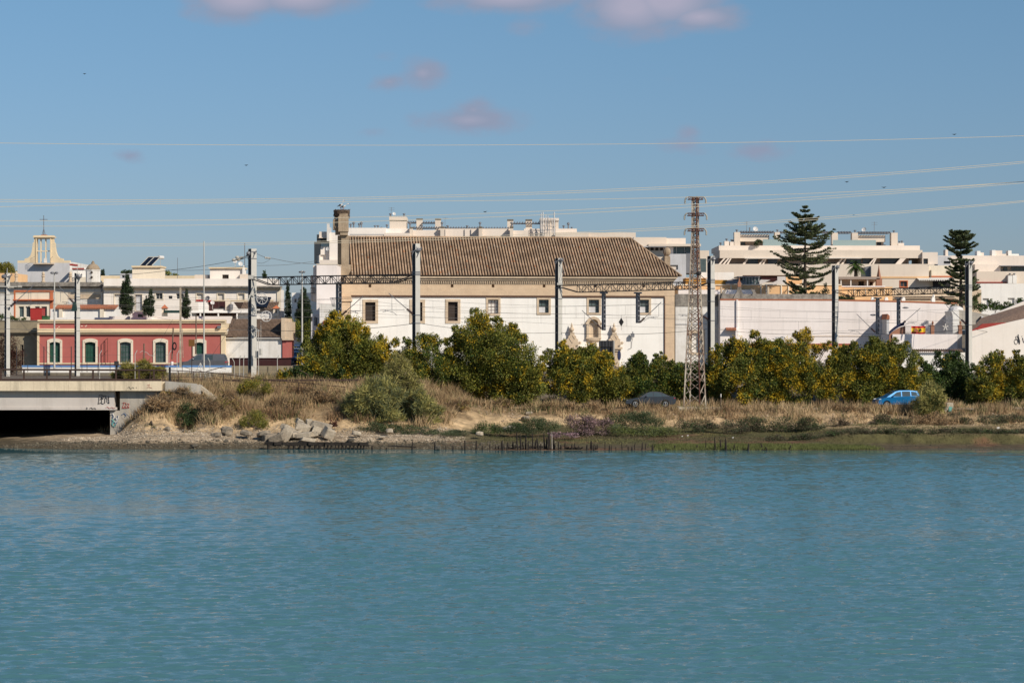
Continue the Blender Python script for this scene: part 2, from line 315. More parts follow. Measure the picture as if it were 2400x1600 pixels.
    def wall(s, s0, s1, z0, z1, d, ops, t):       # a front with real openings and their reveals
        xs = sorted({s0, s1, *[min(max(o[i], s0), s1) for o in ops for i in (0, 1)]}); zs = sorted({z0, z1, *[min(max(o[i], z0), z1) for o in ops for i in (2, 3)]})
        for a, b in zip(xs[:-1], xs[1:]):
            for e, f in zip(zs[:-1], zs[1:]):
                mx, mz = (a + b) / 2, (e + f) / 2
                if any(o[0] < mx < o[1] and o[2] < mz < o[3] for o in ops): continue
                s.poly([(a, d, e), (b, d, e), (b, d, f), (a, d, f)])
        for o in ops:
            a, b, e, f = o[:4]
            s.poly([(a, d, e), (a, d + t, e), (a, d + t, f), (a, d, f)]); s.poly([(b, d + t, e), (b, d, e), (b, d, f), (b, d + t, f)])
            s.poly([(a, d, f), (a, d + t, f), (b, d + t, f), (b, d, f)]); s.poly([(a, d + t, e), (a, d, e), (b, d, e), (b, d + t, e)])
    def build(s, name, mats, parent=None, loc=None, smooth=False):
        if not isinstance(mats, (list, tuple)): mats = [mats]
        base = root_loc(parent) if parent is not None else (Vector(loc) if loc is not None else Vector((0, 0, 0)))
        me = bpy.data.meshes.new(name); b = np.array(base)
        me.from_pydata((np.array(s.v).reshape(-1, 3) - b).tolist(), [], s.f)
        for m in mats: me.materials.append(M[m] if isinstance(m, str) else m)
        if len(mats) > 1: me.polygons.foreach_set("material_index", s.m)
        if smooth: me.polygons.foreach_set("use_smooth", [True] * len(me.polygons))
        me.update(); o = bpy.data.objects.new(name, me); COL.objects.link(o)
        if parent is not None: o.parent = parent
        else: o.location = base
        return o
def root_loc(o):
    while o.parent is not None: o = o.parent
    return o.location.copy()
def tag(o, label=None, cat=None, group=None, kind=None):
    if label: o["label"] = label
    if cat: o["category"] = cat
    if group: o["group"] = group
    if kind: o["kind"] = kind
    return o
def thing(name, label, cat, loc, group=None):
    o = bpy.data.objects.new(name, None); COL.objects.link(o); o.location = loc; o.empty_display_size = 0.2
    return tag(o, label, cat, group)
def one(name, mb, mats, label, cat, loc=None, group=None, kind=None, smooth=False):
    if loc is None:
        a = np.array(mb.v); loc = (a[:, 0].mean(), a[:, 1].mean(), a[:, 2].min())
    return tag(mb.build(name, mats, None, loc, smooth), label, cat, group, kind)
def raw_mesh(name, verts, faces_n, parent=None, loc=None, mats=(), mi=None, tint=None):
    """many equal n-gons in order, fast"""
    base = np.array(root_loc(parent)) if parent is not None else np.array(loc if loc is not None else (0, 0, 0), float)
    v = verts.reshape(-1, 3) - base; nv = len(v); nf = nv // faces_n
    me = bpy.data.meshes.new(name); me.vertices.add(nv); me.vertices.foreach_set("co", v.astype(np.float32).ravel())
    me.loops.add(nv); me.loops.foreach_set("vertex_index", np.arange(nv, dtype=np.int32))
    me.polygons.add(nf); me.polygons.foreach_set("loop_start", np.arange(0, nv, faces_n, dtype=np.int32))
    for m in mats: me.materials.append(M[m])
    if mi is not None: me.polygons.foreach_set("material_index", mi.astype(np.int32))
    me.update(calc_edges=True)
    if tint is not None:
        a = me.color_attributes.new("tint", "FLOAT_COLOR", "POINT"); c = np.ones((nv, 4), np.float32); c[:, :3] = tint; a.data.foreach_set("color", c.ravel())
    o = bpy.data.objects.new(name, me); COL.objects.link(o)
    if parent is not None: o.parent = parent
    else: o.location = base
    return o
# ---------------------------------------------------------------- value noise
_R = np.random.RandomState(7).rand(256, 256)
def vn(x, y):
    x = np.asarray(x, float); y = np.asarray(y, float); xi = np.floor(x).astype(int); yi = np.floor(y).astype(int)
    fx = x - xi; fy = y - yi; fx = fx * fx * (3 - 2 * fx); fy = fy * fy * (3 - 2 * fy)
    a = _R[xi & 255, yi & 255]; b = _R[(xi + 1) & 255, yi & 255]; c = _R[xi & 255, (yi + 1) & 255]; d = _R[(xi + 1) & 255, (yi + 1) & 255]
    return (a * (1 - fx) + b * fx) * (1 - fy) + (c * (1 - fx) + d * fx) * fy
def fbm(x, y): return (vn(x, y) + 0.5 * vn(2.1 * x + 5, 2.1 * y + 9) + 0.25 * vn(4.3 * x + 1, 4.3 * y + 3)) / 1.75
def sst(a, b, x): t = np.clip((np.asarray(x, float) - a) / (b - a), 0, 1); return t * t * (3 - 2 * t)
# ---------------------------------------------------------------- terrain
LD = ([0, 150, 176, 183.4, 185, 188, 190.5, 192.5, 195, 198, 205, 213, 230, 285, 420, 700, 9000], [-3, -2.5, -0.7, -0.02, 0.15, 0.52, 1.0, 1.9, 3.1, 3.9, 4.75, 5.2, 5.3, 5.2, 11.0, 8, 8])
RD = ([0, 150, 176, 181.2, 183.5, 187, 189, 194, 199, 201.5, 204, 206, 212, 217, 224, 285, 420, 700, 9000], [-3, -2.5, -0.5, -0.02, 0.10, 0.30, 0.42, 0.6, 0.95, 1.6, 2.3, 2.6, 2.65, 2.9, 5.25, 5.2, 11.0, 8, 8])
def terr(X, D):
    X = np.asarray(X, float); D = np.asarray(D, float); px = CX + X * F / np.maximum(D, 1)
    w = 1.4 * (fbm(X * 0.11, D * 0 + 3.3) - 0.5) + 2.0 * np.exp(-((X + 30) / 3.5) ** 2) * sst(184, 188, D)
    zl = np.interp(D + w, *LD); zr = np.interp(D + w * 0.8, *RD)
    t = sst(-11, 1, X); z = zl * (1 - t) + zr * t
    t2 = sst(-35.2, -31.2, X)                               # the channel under the bridge
    zc = np.where(D < 252, np.interp(D, [0, 150, 176, 183.2, 186, 196, 252], [-3, -2.5, -0.6, -0.02, 0.35, 0.75, 0.7]), zl)
    # the beach drops towards the far left
    zc = zc - np.where(D < 252, sst(-36, -46, X) * 0.42 * sst(178, 184, D), 0)
    z = zc * (1 - t2) + z * t2
    r = sst(182, 190, D) * (1 - sst(214, 222, D))
    z = z + r * (0.22 * (fbm(X * 0.9, D * 0.9) - 0.5) + 0.5 * (fbm(X * 0.3 + 8, D * 0.35) - 0.5) * (1 - t) * t2)
    z = z + 0.42 * (fbm(X * 1.7, D * 1.5 + 9) - .5) * sst(.9, 1.4, z) * (1 - sst(2.6, 3.4, z)) * sst(184, 188, D)
    ho = np.exp(-((X + 28.2 + .3 * np.sin(D * 2)) / 1.35) ** 4) * (1 - sst(193.2, 194.0, D)) * sst(187, 189, D); z = z - ho * np.maximum(z - 1.15, 0)
    # cut bank on the right marsh
    cb_ = sst(24, 30, X); e = 188.2 + 1.6 * (fbm(X * 0.35, 0 * X + 1) - 0.5)
    z = z + cb_ * 0.62 * sst(e, e + 0.5, D) * (1 - sst(197, 202, D)) - cb_ * 0.12 * sst(182, 184, D) * (1 - sst(e - .4, e, D))
    return z
def tz(X, D): return float(terr(np.array([X]), np.array([D]))[0])
def seg(*a):
    out = []
    for (lo, hi, st) in a: out += list(np.arange(lo, hi, st))
    return np.array(out)
gx = np.concatenate([seg((-3000, -400, 260), (-400, -100, 30), (-100, -54, 3), (-54, 54, 0.28), (54, 100, 3), (100, 400, 30), (400, 3001, 260))])
gd = np.concatenate([seg((-200, 140, 34), (140, 178, 3), (178, 206, 0.22), (206, 226, 0.7), (226, 254, 2), (254, 430, 8), (430, 1000, 60), (1000, 9001, 1000))])
GX, GD = np.meshgrid(gx, gd); GZ = terr(GX, GD)
nx_, nd_ = len(gx), len(gd)
vv = np.stack([GX, GD, GZ], -1).reshape(-1, 3)
ii = (np.arange(nd_ - 1)[:, None] * nx_ + np.arange(nx_ - 1)[None]).ravel()
ff = np.stack([ii, ii + 1, ii + nx_ + 1, ii + nx_], 1)
me = bpy.data.meshes.new("ground"); me.vertices.add(len(vv)); me.vertices.foreach_set("co", vv.astype(np.float32).ravel())
me.loops.add(ff.size); me.loops.foreach_set("vertex_index", ff.astype(np.int32).ravel()); me.polygons.add(len(ff)); me.polygons.foreach_set("loop_start", np.arange(0, ff.size, 4, dtype=np.int32))
me.update(calc_edges=True); me.polygons.foreach_set("use_smooth", [True] * len(ff))
def colr(c): return np.array(c, float)[None, None, :]
N1, N2, N3 = fbm(GX * 0.5, GD * 0.5), fbm(GX * 1.7 + 4, GD * 1.7), fbm(GX * 0.22 + 7, GD * 0.5)
mud, gravel, soil, sand, moss, redm, dirt = (0.085, 0.065, 0.036), (0.33, 0.25, 0.165), (0.20, 0.135, 0.07), (0.48, 0.34, 0.19), (0.085, 0.076, 0.030), (0.14, 0.075, 0.04), (0.17, 0.14, 0.10)
L = lambda a, b, t: a * (1 - t[..., None]) + b * t[..., None]
tr = sst(-9, -1, GX)
cl = L(colr(mud), colr(gravel), sst(0.22, 0.55, GZ + (N2 - 0.5) * 0.3))
cl = L(cl, colr(sand), sst(0.9, 1.4, GZ)); cl = L(cl, colr(soil), sst(1.6, 3.2, GZ + (N1 - 0.5) * 2.2))
cr_ = L(colr(mud), colr(moss), sst(0.14, 0.34, GZ + (N2 - 0.5) * 0.2)); cr_ = L(cr_, colr(redm), sst(0.55, 0.66, N3) * (1 - sst(0.6, 0.9, GZ)))
cr_ = L(cr_, colr(sand), sst(1.0, 1.5, GZ + (N1 - 0.5) * .8)); cr_ = L(cr_, colr(soil), sst(1.9, 2.4, GZ + (N1 - 0.5)))
cc = cl * (1 - tr[..., None]) + cr_ * tr[..., None]
cc = L(cc, colr(dirt), sst(214, 220, GD))
at = me.color_attributes.new("tint", "FLOAT_COLOR", "POINT"); a4 = np.ones((len(vv), 4), np.float32); a4[:, :3] = cc.reshape(-1, 3); at.data.foreach_set("color", a4.ravel())
me.materials.append(M["ground"]); go = bpy.data.objects.new("ground", me); COL.objects.link(go); tag(go, kind="structure")
# ---------------------------------------------------------------- water
wm = bpy.data.materials.new("water"); wm.use_nodes = True; t = wm.node_tree; t.nodes.clear()
o = nd(t, "ShaderNodeOutputMaterial"); b = nd(t, "ShaderNodeBsdfPrincipled"); t.links.new(b.outputs[0], o.inputs[0])
b.inputs["Base Color"].default_value = (0.066, 0.165, 0.178, 1); b.inputs["Specular Tint"].default_value = (0.93, 1.0, 0.97, 1); b.inputs["Roughness"].default_value = 0.06; b.inputs["IOR"].default_value = 1.333
g = nd(t, "ShaderNodeNewGeometry")
def wnoise(scale, vec, detail=3.0, w=0.0):
    mp = nd(t, "ShaderNodeMapping"); mp.inputs[3].default_value = vec; t.links.new(g.outputs["Position"], mp.inputs[0])
    n = nd(t, "ShaderNodeTexNoise", i_2=scale, i_3=detail, i_4=0.6); n.inputs["Distortion"].default_value = w; t.links.new(mp.outputs[0], n.inputs[0]); return n.outputs[0]
h1 = wnoise(1.0, (0.8, 2.0, 1), 4, 0.6); h2 = wnoise(1.0, (3.5, 7.0, 1), 3); h3 = wnoise(1.0, (0.30, 0.9, 1), 2)
hh = mth(t, "ADD", mth(t, "ADD", mth(t, "MULTIPLY", h1, 0.05), mth(t, "MULTIPLY", h2, 0.03)), mth(t, "MULTIPLY", h3, 0.02))
pat = wnoise(1.0, (0.012, 0.05, 1), 4, 0.5)
pm = nd(t, "ShaderNodeMapRange", i_1=0.35, i_2=0.68, i_3=0.45, i_4=1.0); t.links.new(pat, pm.inputs[0])
sy = nd(t, "ShaderNodeSeparateXYZ"); t.links.new(g.outputs["Position"], sy.inputs[0])
edge = mth(t, "ADD", sy.outputs[1], mth(t, "MULTIPLY", mth(t, "SUBTRACT", wnoise(1.0, (0.02, 0.02, 1), 2), 0.5), 2.0))
cal = nd(t, "ShaderNodeMapRange", i_1=175.4, i_2=178.2, i_3=1.0, i_4=0.035); t.links.new(edge, cal.inputs[0])
bp = nd(t, "ShaderNodeBump"); bp.inputs["Distance"].default_value = 1.0; t.links.new(hh, bp.inputs["Height"])
t.links.new(mth(t, "MULTIPLY", pm.outputs[0], cal.outputs[0]), bp.inputs["Strength"]); t.links.new(bp.outputs[0], b.inputs["Normal"])
# real ripples: a sum of short wind waves, calm by the far bank and in slicks
rw = np.random.RandomState(5); dr = [45.0]
while dr[-1] < 183: dr.append(dr[-1] + 0.105 + 0.0011 * (dr[-1] - 45))
kk = np.linspace(-0.33, 0.33, 470); DR, KK = np.meshgrid(np.array(dr), kk, indexing="ij"); WX = KK * DR; WY = DR + 0 * KK
WZ = np.zeros_like(WX)
for i_ in range(46):
    lam = 0.28 * (4.8 ** rw.rand()); th = math.radians(90 + rw.normal(0, 21)); k0 = 6.2832 / lam; amp = 0.0056 * lam ** 0.7 * rw.uniform(.6, 1.3)
    ph = k0 * (WX * math.cos(th) + WY * math.sin(th)) + rw.rand() * 6.28
    WZ += amp * (np.sin(ph) + .25 * np.sin(2 * ph + 1.0)) * np.clip((lam / (0.0022 * WY)) - 1.2, 0, 1) * (.35 + 1.3 * fbm(WX * .16 + 9 * i_, WY * .11 + 5 * i_))
gust = 0.45 + 0.9 * fbm(WX * 0.035 + 3, WY * 0.055)
slick = 1 - .75 * np.exp(-((WX + 24) / 14) ** 2 - ((WY - 118) / 7) ** 2) - .5 * np.exp(-((WX - 20) / 12) ** 2 - ((WY - 102) / 3) ** 2)
edge_ = 175.4 + 2.6 * sst(-10, 6, WX) + 1.2 * (fbm(WX * .06, WX * 0) - .5) - .9 * sst(-30, -44, WX)
WZ *= gust * slick * (1 - sst(edge_, edge_ + .8, WY)) ; WZ[0] = 0; WZ[-1] = 0; WZ[:, 0] = 0; WZ[:, -1] = 0
nr, nc_ = WX.shape; wv = np.stack([WX, WY, WZ], -1).reshape(-1, 3); ii = (np.arange(nr - 1)[:, None] * nc_ + np.arange(nc_ - 1)[None]).ravel()
wf = np.stack([ii, ii + 1, ii + nc_ + 1, ii + nc_], 1); b0 = len(wv); x0, x1 = .33 * 45, .33 * dr[-1]
wv = np.concatenate([wv, [(-3000, -200, 0), (3000, -200, 0), (3000, dr[-1], 0), (-3000, dr[-1], 0), (-3000, 45, 0), (3000, 45, 0), (-3000, 262, 0), (3000, 262, 0), (-x1, 262, 0), (x1, 262, 0)]])
c0, c1, c2, c3 = 0, nc_ - 1, (nr - 1) * nc_, nr * nc_ - 1
quads = [(b0, b0 + 1, b0 + 5, b0 + 4), (b0 + 4, c0, c2, b0 + 3), (c1, b0 + 5, b0 + 2, c3), (b0 + 3, c2, b0 + 8, b0 + 6), (c2, c3, b0 + 9, b0 + 8), (c3, b0 + 2, b0 + 7, b0 + 9)]
wf = np.concatenate([wf, np.array(quads)])
me = bpy.data.meshes.new("water"); me.vertices.add(len(wv)); me.vertices.foreach_set("co", wv.astype(np.float32).ravel())
me.loops.add(wf.size); me.loops.foreach_set("vertex_index", wf.astype(np.int32).ravel()); me.polygons.add(len(wf)); me.polygons.foreach_set("loop_start", np.arange(0, wf.size, 4, dtype=np.int32))
me.update(calc_edges=True); me.polygons.foreach_set("use_smooth", [True] * len(wf)); me.materials.append(wm); wo_ = bpy.data.objects.new("water", me); COL.objects.link(wo_); tag(wo_, kind="structure")
# ================================================================ buildings
def window(root, fac, px, d, glass="glassdark", frame="frameblack", bars=(1, 1), t=0.25, name="window", trim=None, tw=3.0, arch=False, proud=0.05, lining=None):
    """frame is the part, pane and surround are its pieces"""
    a, b, z0, z1 = fac.r(*px, d); w = 0.06; D0 = d + t - 0.08
    m = MB(fac); e = 0.004
    m.box(a + e, a + w, D0, D0 + .07, z0 + e, z1 - e); m.box(b - w, b - e, D0, D0 + .07, z0 + e, z1 - e)
    m.box(a + w, b - w, D0, D0 + .07, z0 + e, z0 + w); m.box(a + w, b - w, D0, D0 + .07, z1 - w, z1 - e)
    for i in range(bars[0]): x = a + (b - a) * (i + 1) / (bars[0] + 1); m.box(x - .02, x + .02, D0 + .01, D0 + .05, z0 + w, z1 - w)
    for i in range(bars[1]): z = z0 + (z1 - z0) * (i + 1) / (bars[1] + 1); m.box(a + w, b - w, D0 + .012, D0 + .048, z - .02, z + .02)
    f = m.build(name, frame, root)
    m = MB(fac); m.box(a + .03, b - .03, D0 + .055, D0 + .065, z0 + .03, z1 - .03); m.build("pane", glass, f)
    if trim:
        sc = fac.q(px[0], px[1], d); k = abs(fac.q(px[0] + 1, px[1], d)[0] - sc[0]); q = tw * k; m = MB(fac); pr = proud
        zt = z1 + q
        m.box(a - q, a - .002, d - pr, d + .02, z0, z1); m.box(b + .002, b + q, d - pr, d + .02, z0, z1); m.box(a - q, b + q, d - pr - .01, d + .02, z0 - q * 0.9, z0)
        if arch:
            n = 8; hh = q * 0.9; o_ = [(a - q + (b - a + 2 * q) * i / n, z1 + q * .75 + hh * math.sin(math.pi * i / n) ** .7) for i in range(n + 1)]
            i_ = [(a + (b - a) * i / n, z1 - q * .55 + q * .55 * math.sin(math.pi * i / n)) for i in range(n + 1)]
            for i in range(n): m.prism([i_[i], i_[i + 1], o_[i + 1], o_[i]], d - pr, d + .02)
            m.box(a - q, a - .002, d - pr - .003, d + .02, z1, z1 + q * .75); m.box(b + .002, b + q, d - pr - .003, d + .02, z1, z1 + q * .75)
        else: m.box(a - q, b + q, d - pr - .01, d + .02, z1, z1 + q)
        m.build("surround", trim, f)
    return f
def body(root, fac, px, dep, wm, d=0.0, wins=(), name="wall", zb=None, t=0.3, top=True):
    """a block with a real pierced front; wins: dicts for window()"""
    a, b, z0, z1 = fac.r(*px, d)
    if zb is not None: z0 = zb
    m = MB(fac); ops = [fac.r(*w["px"], d) for w in wins]; m.wall(a, b, z0, z1, d, ops, t)
    m.poly([(a, d + dep, z0), (a, d, z0), (a, d, z1), (a, d + dep, z1)]); m.poly([(b, d, z0), (b, d + dep, z0), (b, d + dep, z1), (b, d, z1)])
    m.poly([(b, d + dep, z0), (a, d + dep, z0), (a, d + dep, z1), (b, d + dep, z1)])
    if top: m.poly([(a, d, z1), (b, d, z1), (b, d + dep, z1), (a, d + dep, z1)])
    if wins: m.poly([(a, d + t + .01, z0), (b, d + t + .01, z0), (b, d + t + .01, z1), (a, d + t + .01, z1)])
    o = m.build(name, wm, root)
    for w in wins:
        k = dict(w); k.pop("px"); k.setdefault("t", t); window(root, fac, w["px"], d, **k)
    return o
def trimbox(root, fac, px, mt, name="cornice", d=-0.25, dep=0.35):
    m = MB(fac); m.pb(*px, dep, d); return m.build(name, mt, root)
def w_(x0, y0, x1, y1, **k): return dict(px=(x0, y0, x1, y1), **k)
def house(name, label, cat, px, D, deg=0, group=None):
    f = Fac(px, D, deg); return f, thing(name, label, cat, (f.O.x, f.O.y, tz(f.O.x, f.O.y)), group)
def tiles(root, fac, eave, ridge, n, rows, r, name="roof", mt="tile", gut="tilegutter", jit=0.007, seed=1):
    """barrel tiles: eave=(s0,s1,d,z) ridge=(s0,s1,d,z); columns run down the slope, cut by the hip lines"""
    rng = random.Random(seed); m = MB(fac)
    e0 = Vector((eave[0], eave[2], eave[3])); e1 = Vector((eave[1], eave[2], eave[3])); r0 = Vector((ridge[0], ridge[2], ridge[3])); r1 = Vector((ridge[1], ridge[2], ridge[3]))
    m.mi = 1; m.poly([e0, e1, r1, r0]); m.mi = 0
    up = (r0 - e0); up.x = 0; Ln = up.length; up.normalize(); nrm = Vector((0, -up.z, up.y))
    for i in range(n):
        s = eave[0] + (eave[1] - eave[0]) * (i + .5) / n; t1 = 1.0
        if s > ridge[1]: t1 = max(0, (eave[1] - s) / max(1e-6, eave[1] - ridge[1]))
        if s < ridge[0]: t1 = max(0, (s - eave[0]) / max(1e-6, ridge[0] - eave[0]))
        for j in range(rows):
            ta, tb = j / rows, (j + 1.12) / rows
            if ta > t1: break
            tb = min(tb, t1 + .01); pts = []; js = s + rng.uniform(-jit, jit)
            for (t, rr, lift) in ((ta, r * 1.03, .024), (tb, r * .97, 0.0)):
                c = Vector((js, eave[2], eave[3])) + up * (t * Ln) + nrm * (lift + .02)
                for k in range(5):
                    a = math.pi * k / 4; pts.append(c + Vector((-math.cos(a) * rr, 0, 0)) + nrm * (math.sin(a) * rr * 1.05))
            m.faces(pts, [(k, k + 1, 6 + k, 5 + k) for k in range(4)] + [(4, 3, 2, 1, 0)])
    return m.build(name, [mt, gut], root)
def ridge_tiles(m, p, q, n, r):
    p, q = Vector(p), Vector(q)
    for i in range(n): m.bar(p.lerp(q, i / n), p.lerp(q, (i + .93) / n), 2 * r, n=8, w2=2 * r * .9)
# ---------------------------------------------------------------- the long church-like main building
MF = Fac(820, 290, 6.0)
mb0 = thing("convent_building", "long whitewashed old stone church building under a brown barrel tile roof", "building", (MF.O.x, MF.O.y, 5.2))
q = lambda x, y, d=0: MF.q(x, y, d)
sL, sR = q(797, 650)[0], q(1581, 650)[0]; zE = q(1200, 668)[1]
XS = [(856, 708, 880, 752), (966, 708, 990, 752), (1050, 707, 1073, 752), (1144, 702, 1168, 735), (1263, 702, 1286, 733), (1380, 702, 1404, 733), (1498, 702, 1521, 733)]
mw = MB(MF); a0 = q(822, 700)[0]; a1 = q(1557, 700)[0]; zt = q(1200, 693)[1]
NI = MF.r(1380, 748, 1402, 790)
mw.wall(a0, a1, 4.5, zt, 0.06, [MF.r(*x, 0.06) for x in XS] + [NI], 0.55)
mw.build("white_wall", "whitewash", mb0)
mw = MB(MF); mw.box(a0, a1, 0.70, 24, 4.5, zt); mw.box(sL + .1, sR - .1, 0.9, 24, zt, zE + 1.6); mw.build("core_wall", "whitewash", mb0)
gl = ["openingdark", "openingdark", "openingdark", "shutterwhite", "glassgreen", "glassgreen", "glassgreen"]
for i, x in enumerate(XS):
    f = window(mb0, MF, x, 0.06, gl[i], "frameborwn" if i < 4 else "frameblack", (0, 0) if i < 3 else (2, 3), 0.42, trim="stonetrim", tw=6.2 if i < 3 else 5.0, proud=.07)
    if i >= 4:
        a, b, z0, z1 = MF.r(x[0] + 1, x[1] + 17, x[2] - 8, x[3] - 1, 0.06); m = MB(MF); m.box(a, b, .37, .395, z0, z1); m.build("curtain", "greywhite", f)
m = MB(MF); zf = q(1200, 668)[1]
sc_ = [867, 1059.5, 1155.5, 1275, 1394, 1508]; ops = [MF.r(x - 3.2, 666.5, x + 3.2, 673.5) for x in sc_]
zl_ = q(1200, 666)[1]
m.wall(a0 - .8, sR, zt, zl_, -0.06, [(o[0], o[1], o[2], min(o[3], zl_ - .01)) for o in ops], .5)
m.box(a0 - .8, sR, 0.5, .9, zt, zl_); m.poly([(a0 - .8, -.06, zt), (sR, -.06, zt), (sR, .5, zt), (a0 - .8, .5, zt)])
m.pb(1558, 693, 1581, 880, 1.0, -0.06); m.build("stone_frieze", "stone", mb0)
m = MB(MF); z = q(1200, 694.3)[1]; m.box(a0, a1, -.10, .04, z - .12, z + .10); m.box(a1 - .02, a1 + .10, -.10, .04, 4.5, z - .12); m.build("moulding_shadow_line", "frameborwn", mb0)  # dark moulding; the upright strip paints the recessed panel's shadow line
m = MB(MF)                                         # left corner pilaster with capital
m.pb(798, 700, 821, 880, 1.2, -0.10); m.pb(797, 693, 823, 696, 1.3, -.25); m.pb(798, 696, 824, 702, 1.3, -.16); m.pb(796, 702, 826, 706, 1.4, -.32); m.pb(799, 684, 822, 693, 1.2, -.12); m.pb(799, 666, 822, 684, 1.2, -.10)
m.build("corner_pilaster", "stone", mb0)
m = MB(MF)                                         # cornice with dentils
eL, eR = q(795, 650)[0], q(1592, 650)[0]
for (y0, y1, pr) in ((648.5, 652.0, .72), (652.0, 654.2, .58), (654.2, 657.2, .46), (657.2, 659.0, .34), (663.8, 666.0, .14)):
    zt_, zb_ = q(1200, y0)[1], q(1200, y1)[1]; m.box(eL + (1.1 - pr), eR - (1.1 - pr), -pr, .92, zb_, zt_)
zt_, zb_ = q(1200, 659)[1], q(1200, 663.8)[1]; m.box(eL + .8, eR - .8, -.12, .92, zb_, zt_)
n = 150
for i in range(n): s = eL + .9 + (eR - eL - 1.8) * i / n; m.box(s, s + .15, -.30, -.12, zb_ + .04, zt_ - .002)
m.build("cornice", "stonetrim", mb0)
zE2 = q(1200, 649)[1] + .12; rd = 10.0; zR = q(1148, 557, rd)[1]
eave = (q(822, 649)[0], q(1594, 650)[0], -0.85, zE2); ridge = (q(816, 556, rd)[0], q(1478, 560, rd)[0], rd, zR)
rf = tiles(mb0, MF, eave, (eave[0] - .05, ridge[1], rd, zR), 117, 24, .116)
m = MB(MF); m.poly([(eave[0], 21.15, zE2), (eave[1], 21.15, zE2), (ridge[1], rd, zR), (eave[0], rd, zR)][::-1]); m.poly([(eave[1], -1.15, zE2), (eave[1], 21.15, zE2), (ridge[1], rd, zR)])
m.poly([(eave[0] + .05, -1.1, zE2), (eave[0] + .05, rd, zR - .02), (eave[0] + .05, 21.1, zE2)]); m.build("rear_slope", "tileflat", mb0)
m = MB(MF); ridge_tiles(m, (eave[0], rd, zR + .05), (ridge[1], rd, zR + .05), 70, .14); ridge_tiles(m, (ridge[1], rd, zR + .02), (eave[1], -1.1, zE2 + .08), 26, .13); m.build("ridge_tiles", "tile", rf)
# belfry pier at the left end with the corbelled block
m = MB(MF)
m.pb(797, 620, 822, 648, 3.2, .3); m.pb(800, 552, 818, 620, 2.4, .5); m.pb(792, 552, 799.9, 646, 1.6, 1.1)
m.build("belfry_pier", "stonetower", mb0)
m = MB(MF); a, b, z0, z1 = MF.r(783, 507, 817, 543, .1); m.box(a + .55, b, -.1, 2.5, z0, z1); m.box(a - .1, a + .54, .5, 2.4, z0 + .3, z1 - .35)
m.box(a + .8, b - .08, .05, 2.3, z0 - .45, z0 - .002); m.box(a + .2, a + .79, .7, 2.2, z0 - .35, z0 + .299); m.box(a + .7, b - .1, .1, 2.3, z1 + .002, z1 + .35)
for k in range(3): m.box(a + .1 + .18 * k, a + .27 + .18 * k, .35, .5, z0 + .5, z0 + .75)
m.build("belfry_head", "stonetower", mb0)
m = MB(MF); a, b, z0, z1 = MF.r(1558, 600, 1571, 650, 14); m.box(a, b, 14, 15, z0, z1); m.blob(((a + b) / 2, 14.5, z1 + .6), (.55, .55, .65), 10, 7); m.build("rear_urn", "stonetower", mb0)
# niche with shell base
m = MB(MF); a, b, z0, z1 = MF.r(1380, 748, 1402, 790); c = (a + b) / 2; zb_ = z0
hw = (b - a) / 2; m.box(a - .32, a - .003, -.30, .10, zb_, z1 - hw); m.box(b + .003, b + .32, -.30, .10, zb_, z1 - hw)
n = 10
for i in range(n):
    t0, t1 = math.pi * i / n, math.pi * (i + 1) / n; R1, R2 = hw, hw + .36
    m.prism([(c + R1 * math.cos(t0), z1 - hw + R1 * math.sin(t0)), (c + R2 * math.cos(t0), z1 - hw + R2 * math.sin(t0)), (c + R2 * math.cos(t1), z1 - hw + R2 * math.sin(t1)), (c + R1 * math.cos(t1), z1 - hw + R1 * math.sin(t1))], -.30, .08)
m.prism([(a, z1 - hw), (a, z1), (c - hw * .7, z1), (c - hw * .7, z1 - hw * .3)], -.02, .08); m.prism([(b, z1 - hw), (c + hw * .7, z1 - hw * .3), (c + hw * .7, z1), (b, z1)], -.02, .08)
m.box(a - .38, b + .38, -.34, .10, zb_ - .22, zb_ - .002); m.lathe((c, 0.0, zb_ - .95), [(.05, 0), (.35, .1), (.55, .32), (.9, .5), (1.0, .72)], 16, 1.0, .42)
for s_ in (-1, 1): m.lathe((c + s_ * (hw + .36), -.2, z1 - hw - .12), [(.001, 0), (.16, .06), (.2, .16), (.16, .28), (.001, .34)], 10)
m.box(a, b, .45, .55, zb_, z1); m.build("niche", "stonetrim", mb0)
# doorcase: cornice, pilasters and two curly gables with spiky finials
def finial(m, x, ytop, ybase, d=-.45):
    s, zb_ = MF.q(x, ybase, d); zt_ = MF.q(x, ytop, d)[1]; h = zt_ - zb_
    m.lathe((s, d, zb_), [(.12, 0), (.14, .05 * h), (.20, .10 * h), (.31, .22 * h), (.33, .34 * h), (.24, .48 * h), (.10, .56 * h), (.17, .60 * h), (.15, .66 * h), (.09, .8 * h), (.005, h)], 12)
m = MB(MF); m.pb(1334, 813, 1459, 818, .75, -.75); m.pb(1338, 818, 1455, 823, .55, -.55); m.pb(1342, 823, 1451, 830, .35, -.35)
m.pb(1344, 830, 1358, 882, .3, -.3); m.pb(1436, 830, 1450, 882, .3, -.3); m.pb(1358, 830, 1436, 836, .22, -.22); m.build("doorcase", "stonetrim", mb0)
m = MB(MF); m.pb(1359, 837, 1435, 882, .02, -.02); m.build("door", "frameborwn", mb0)
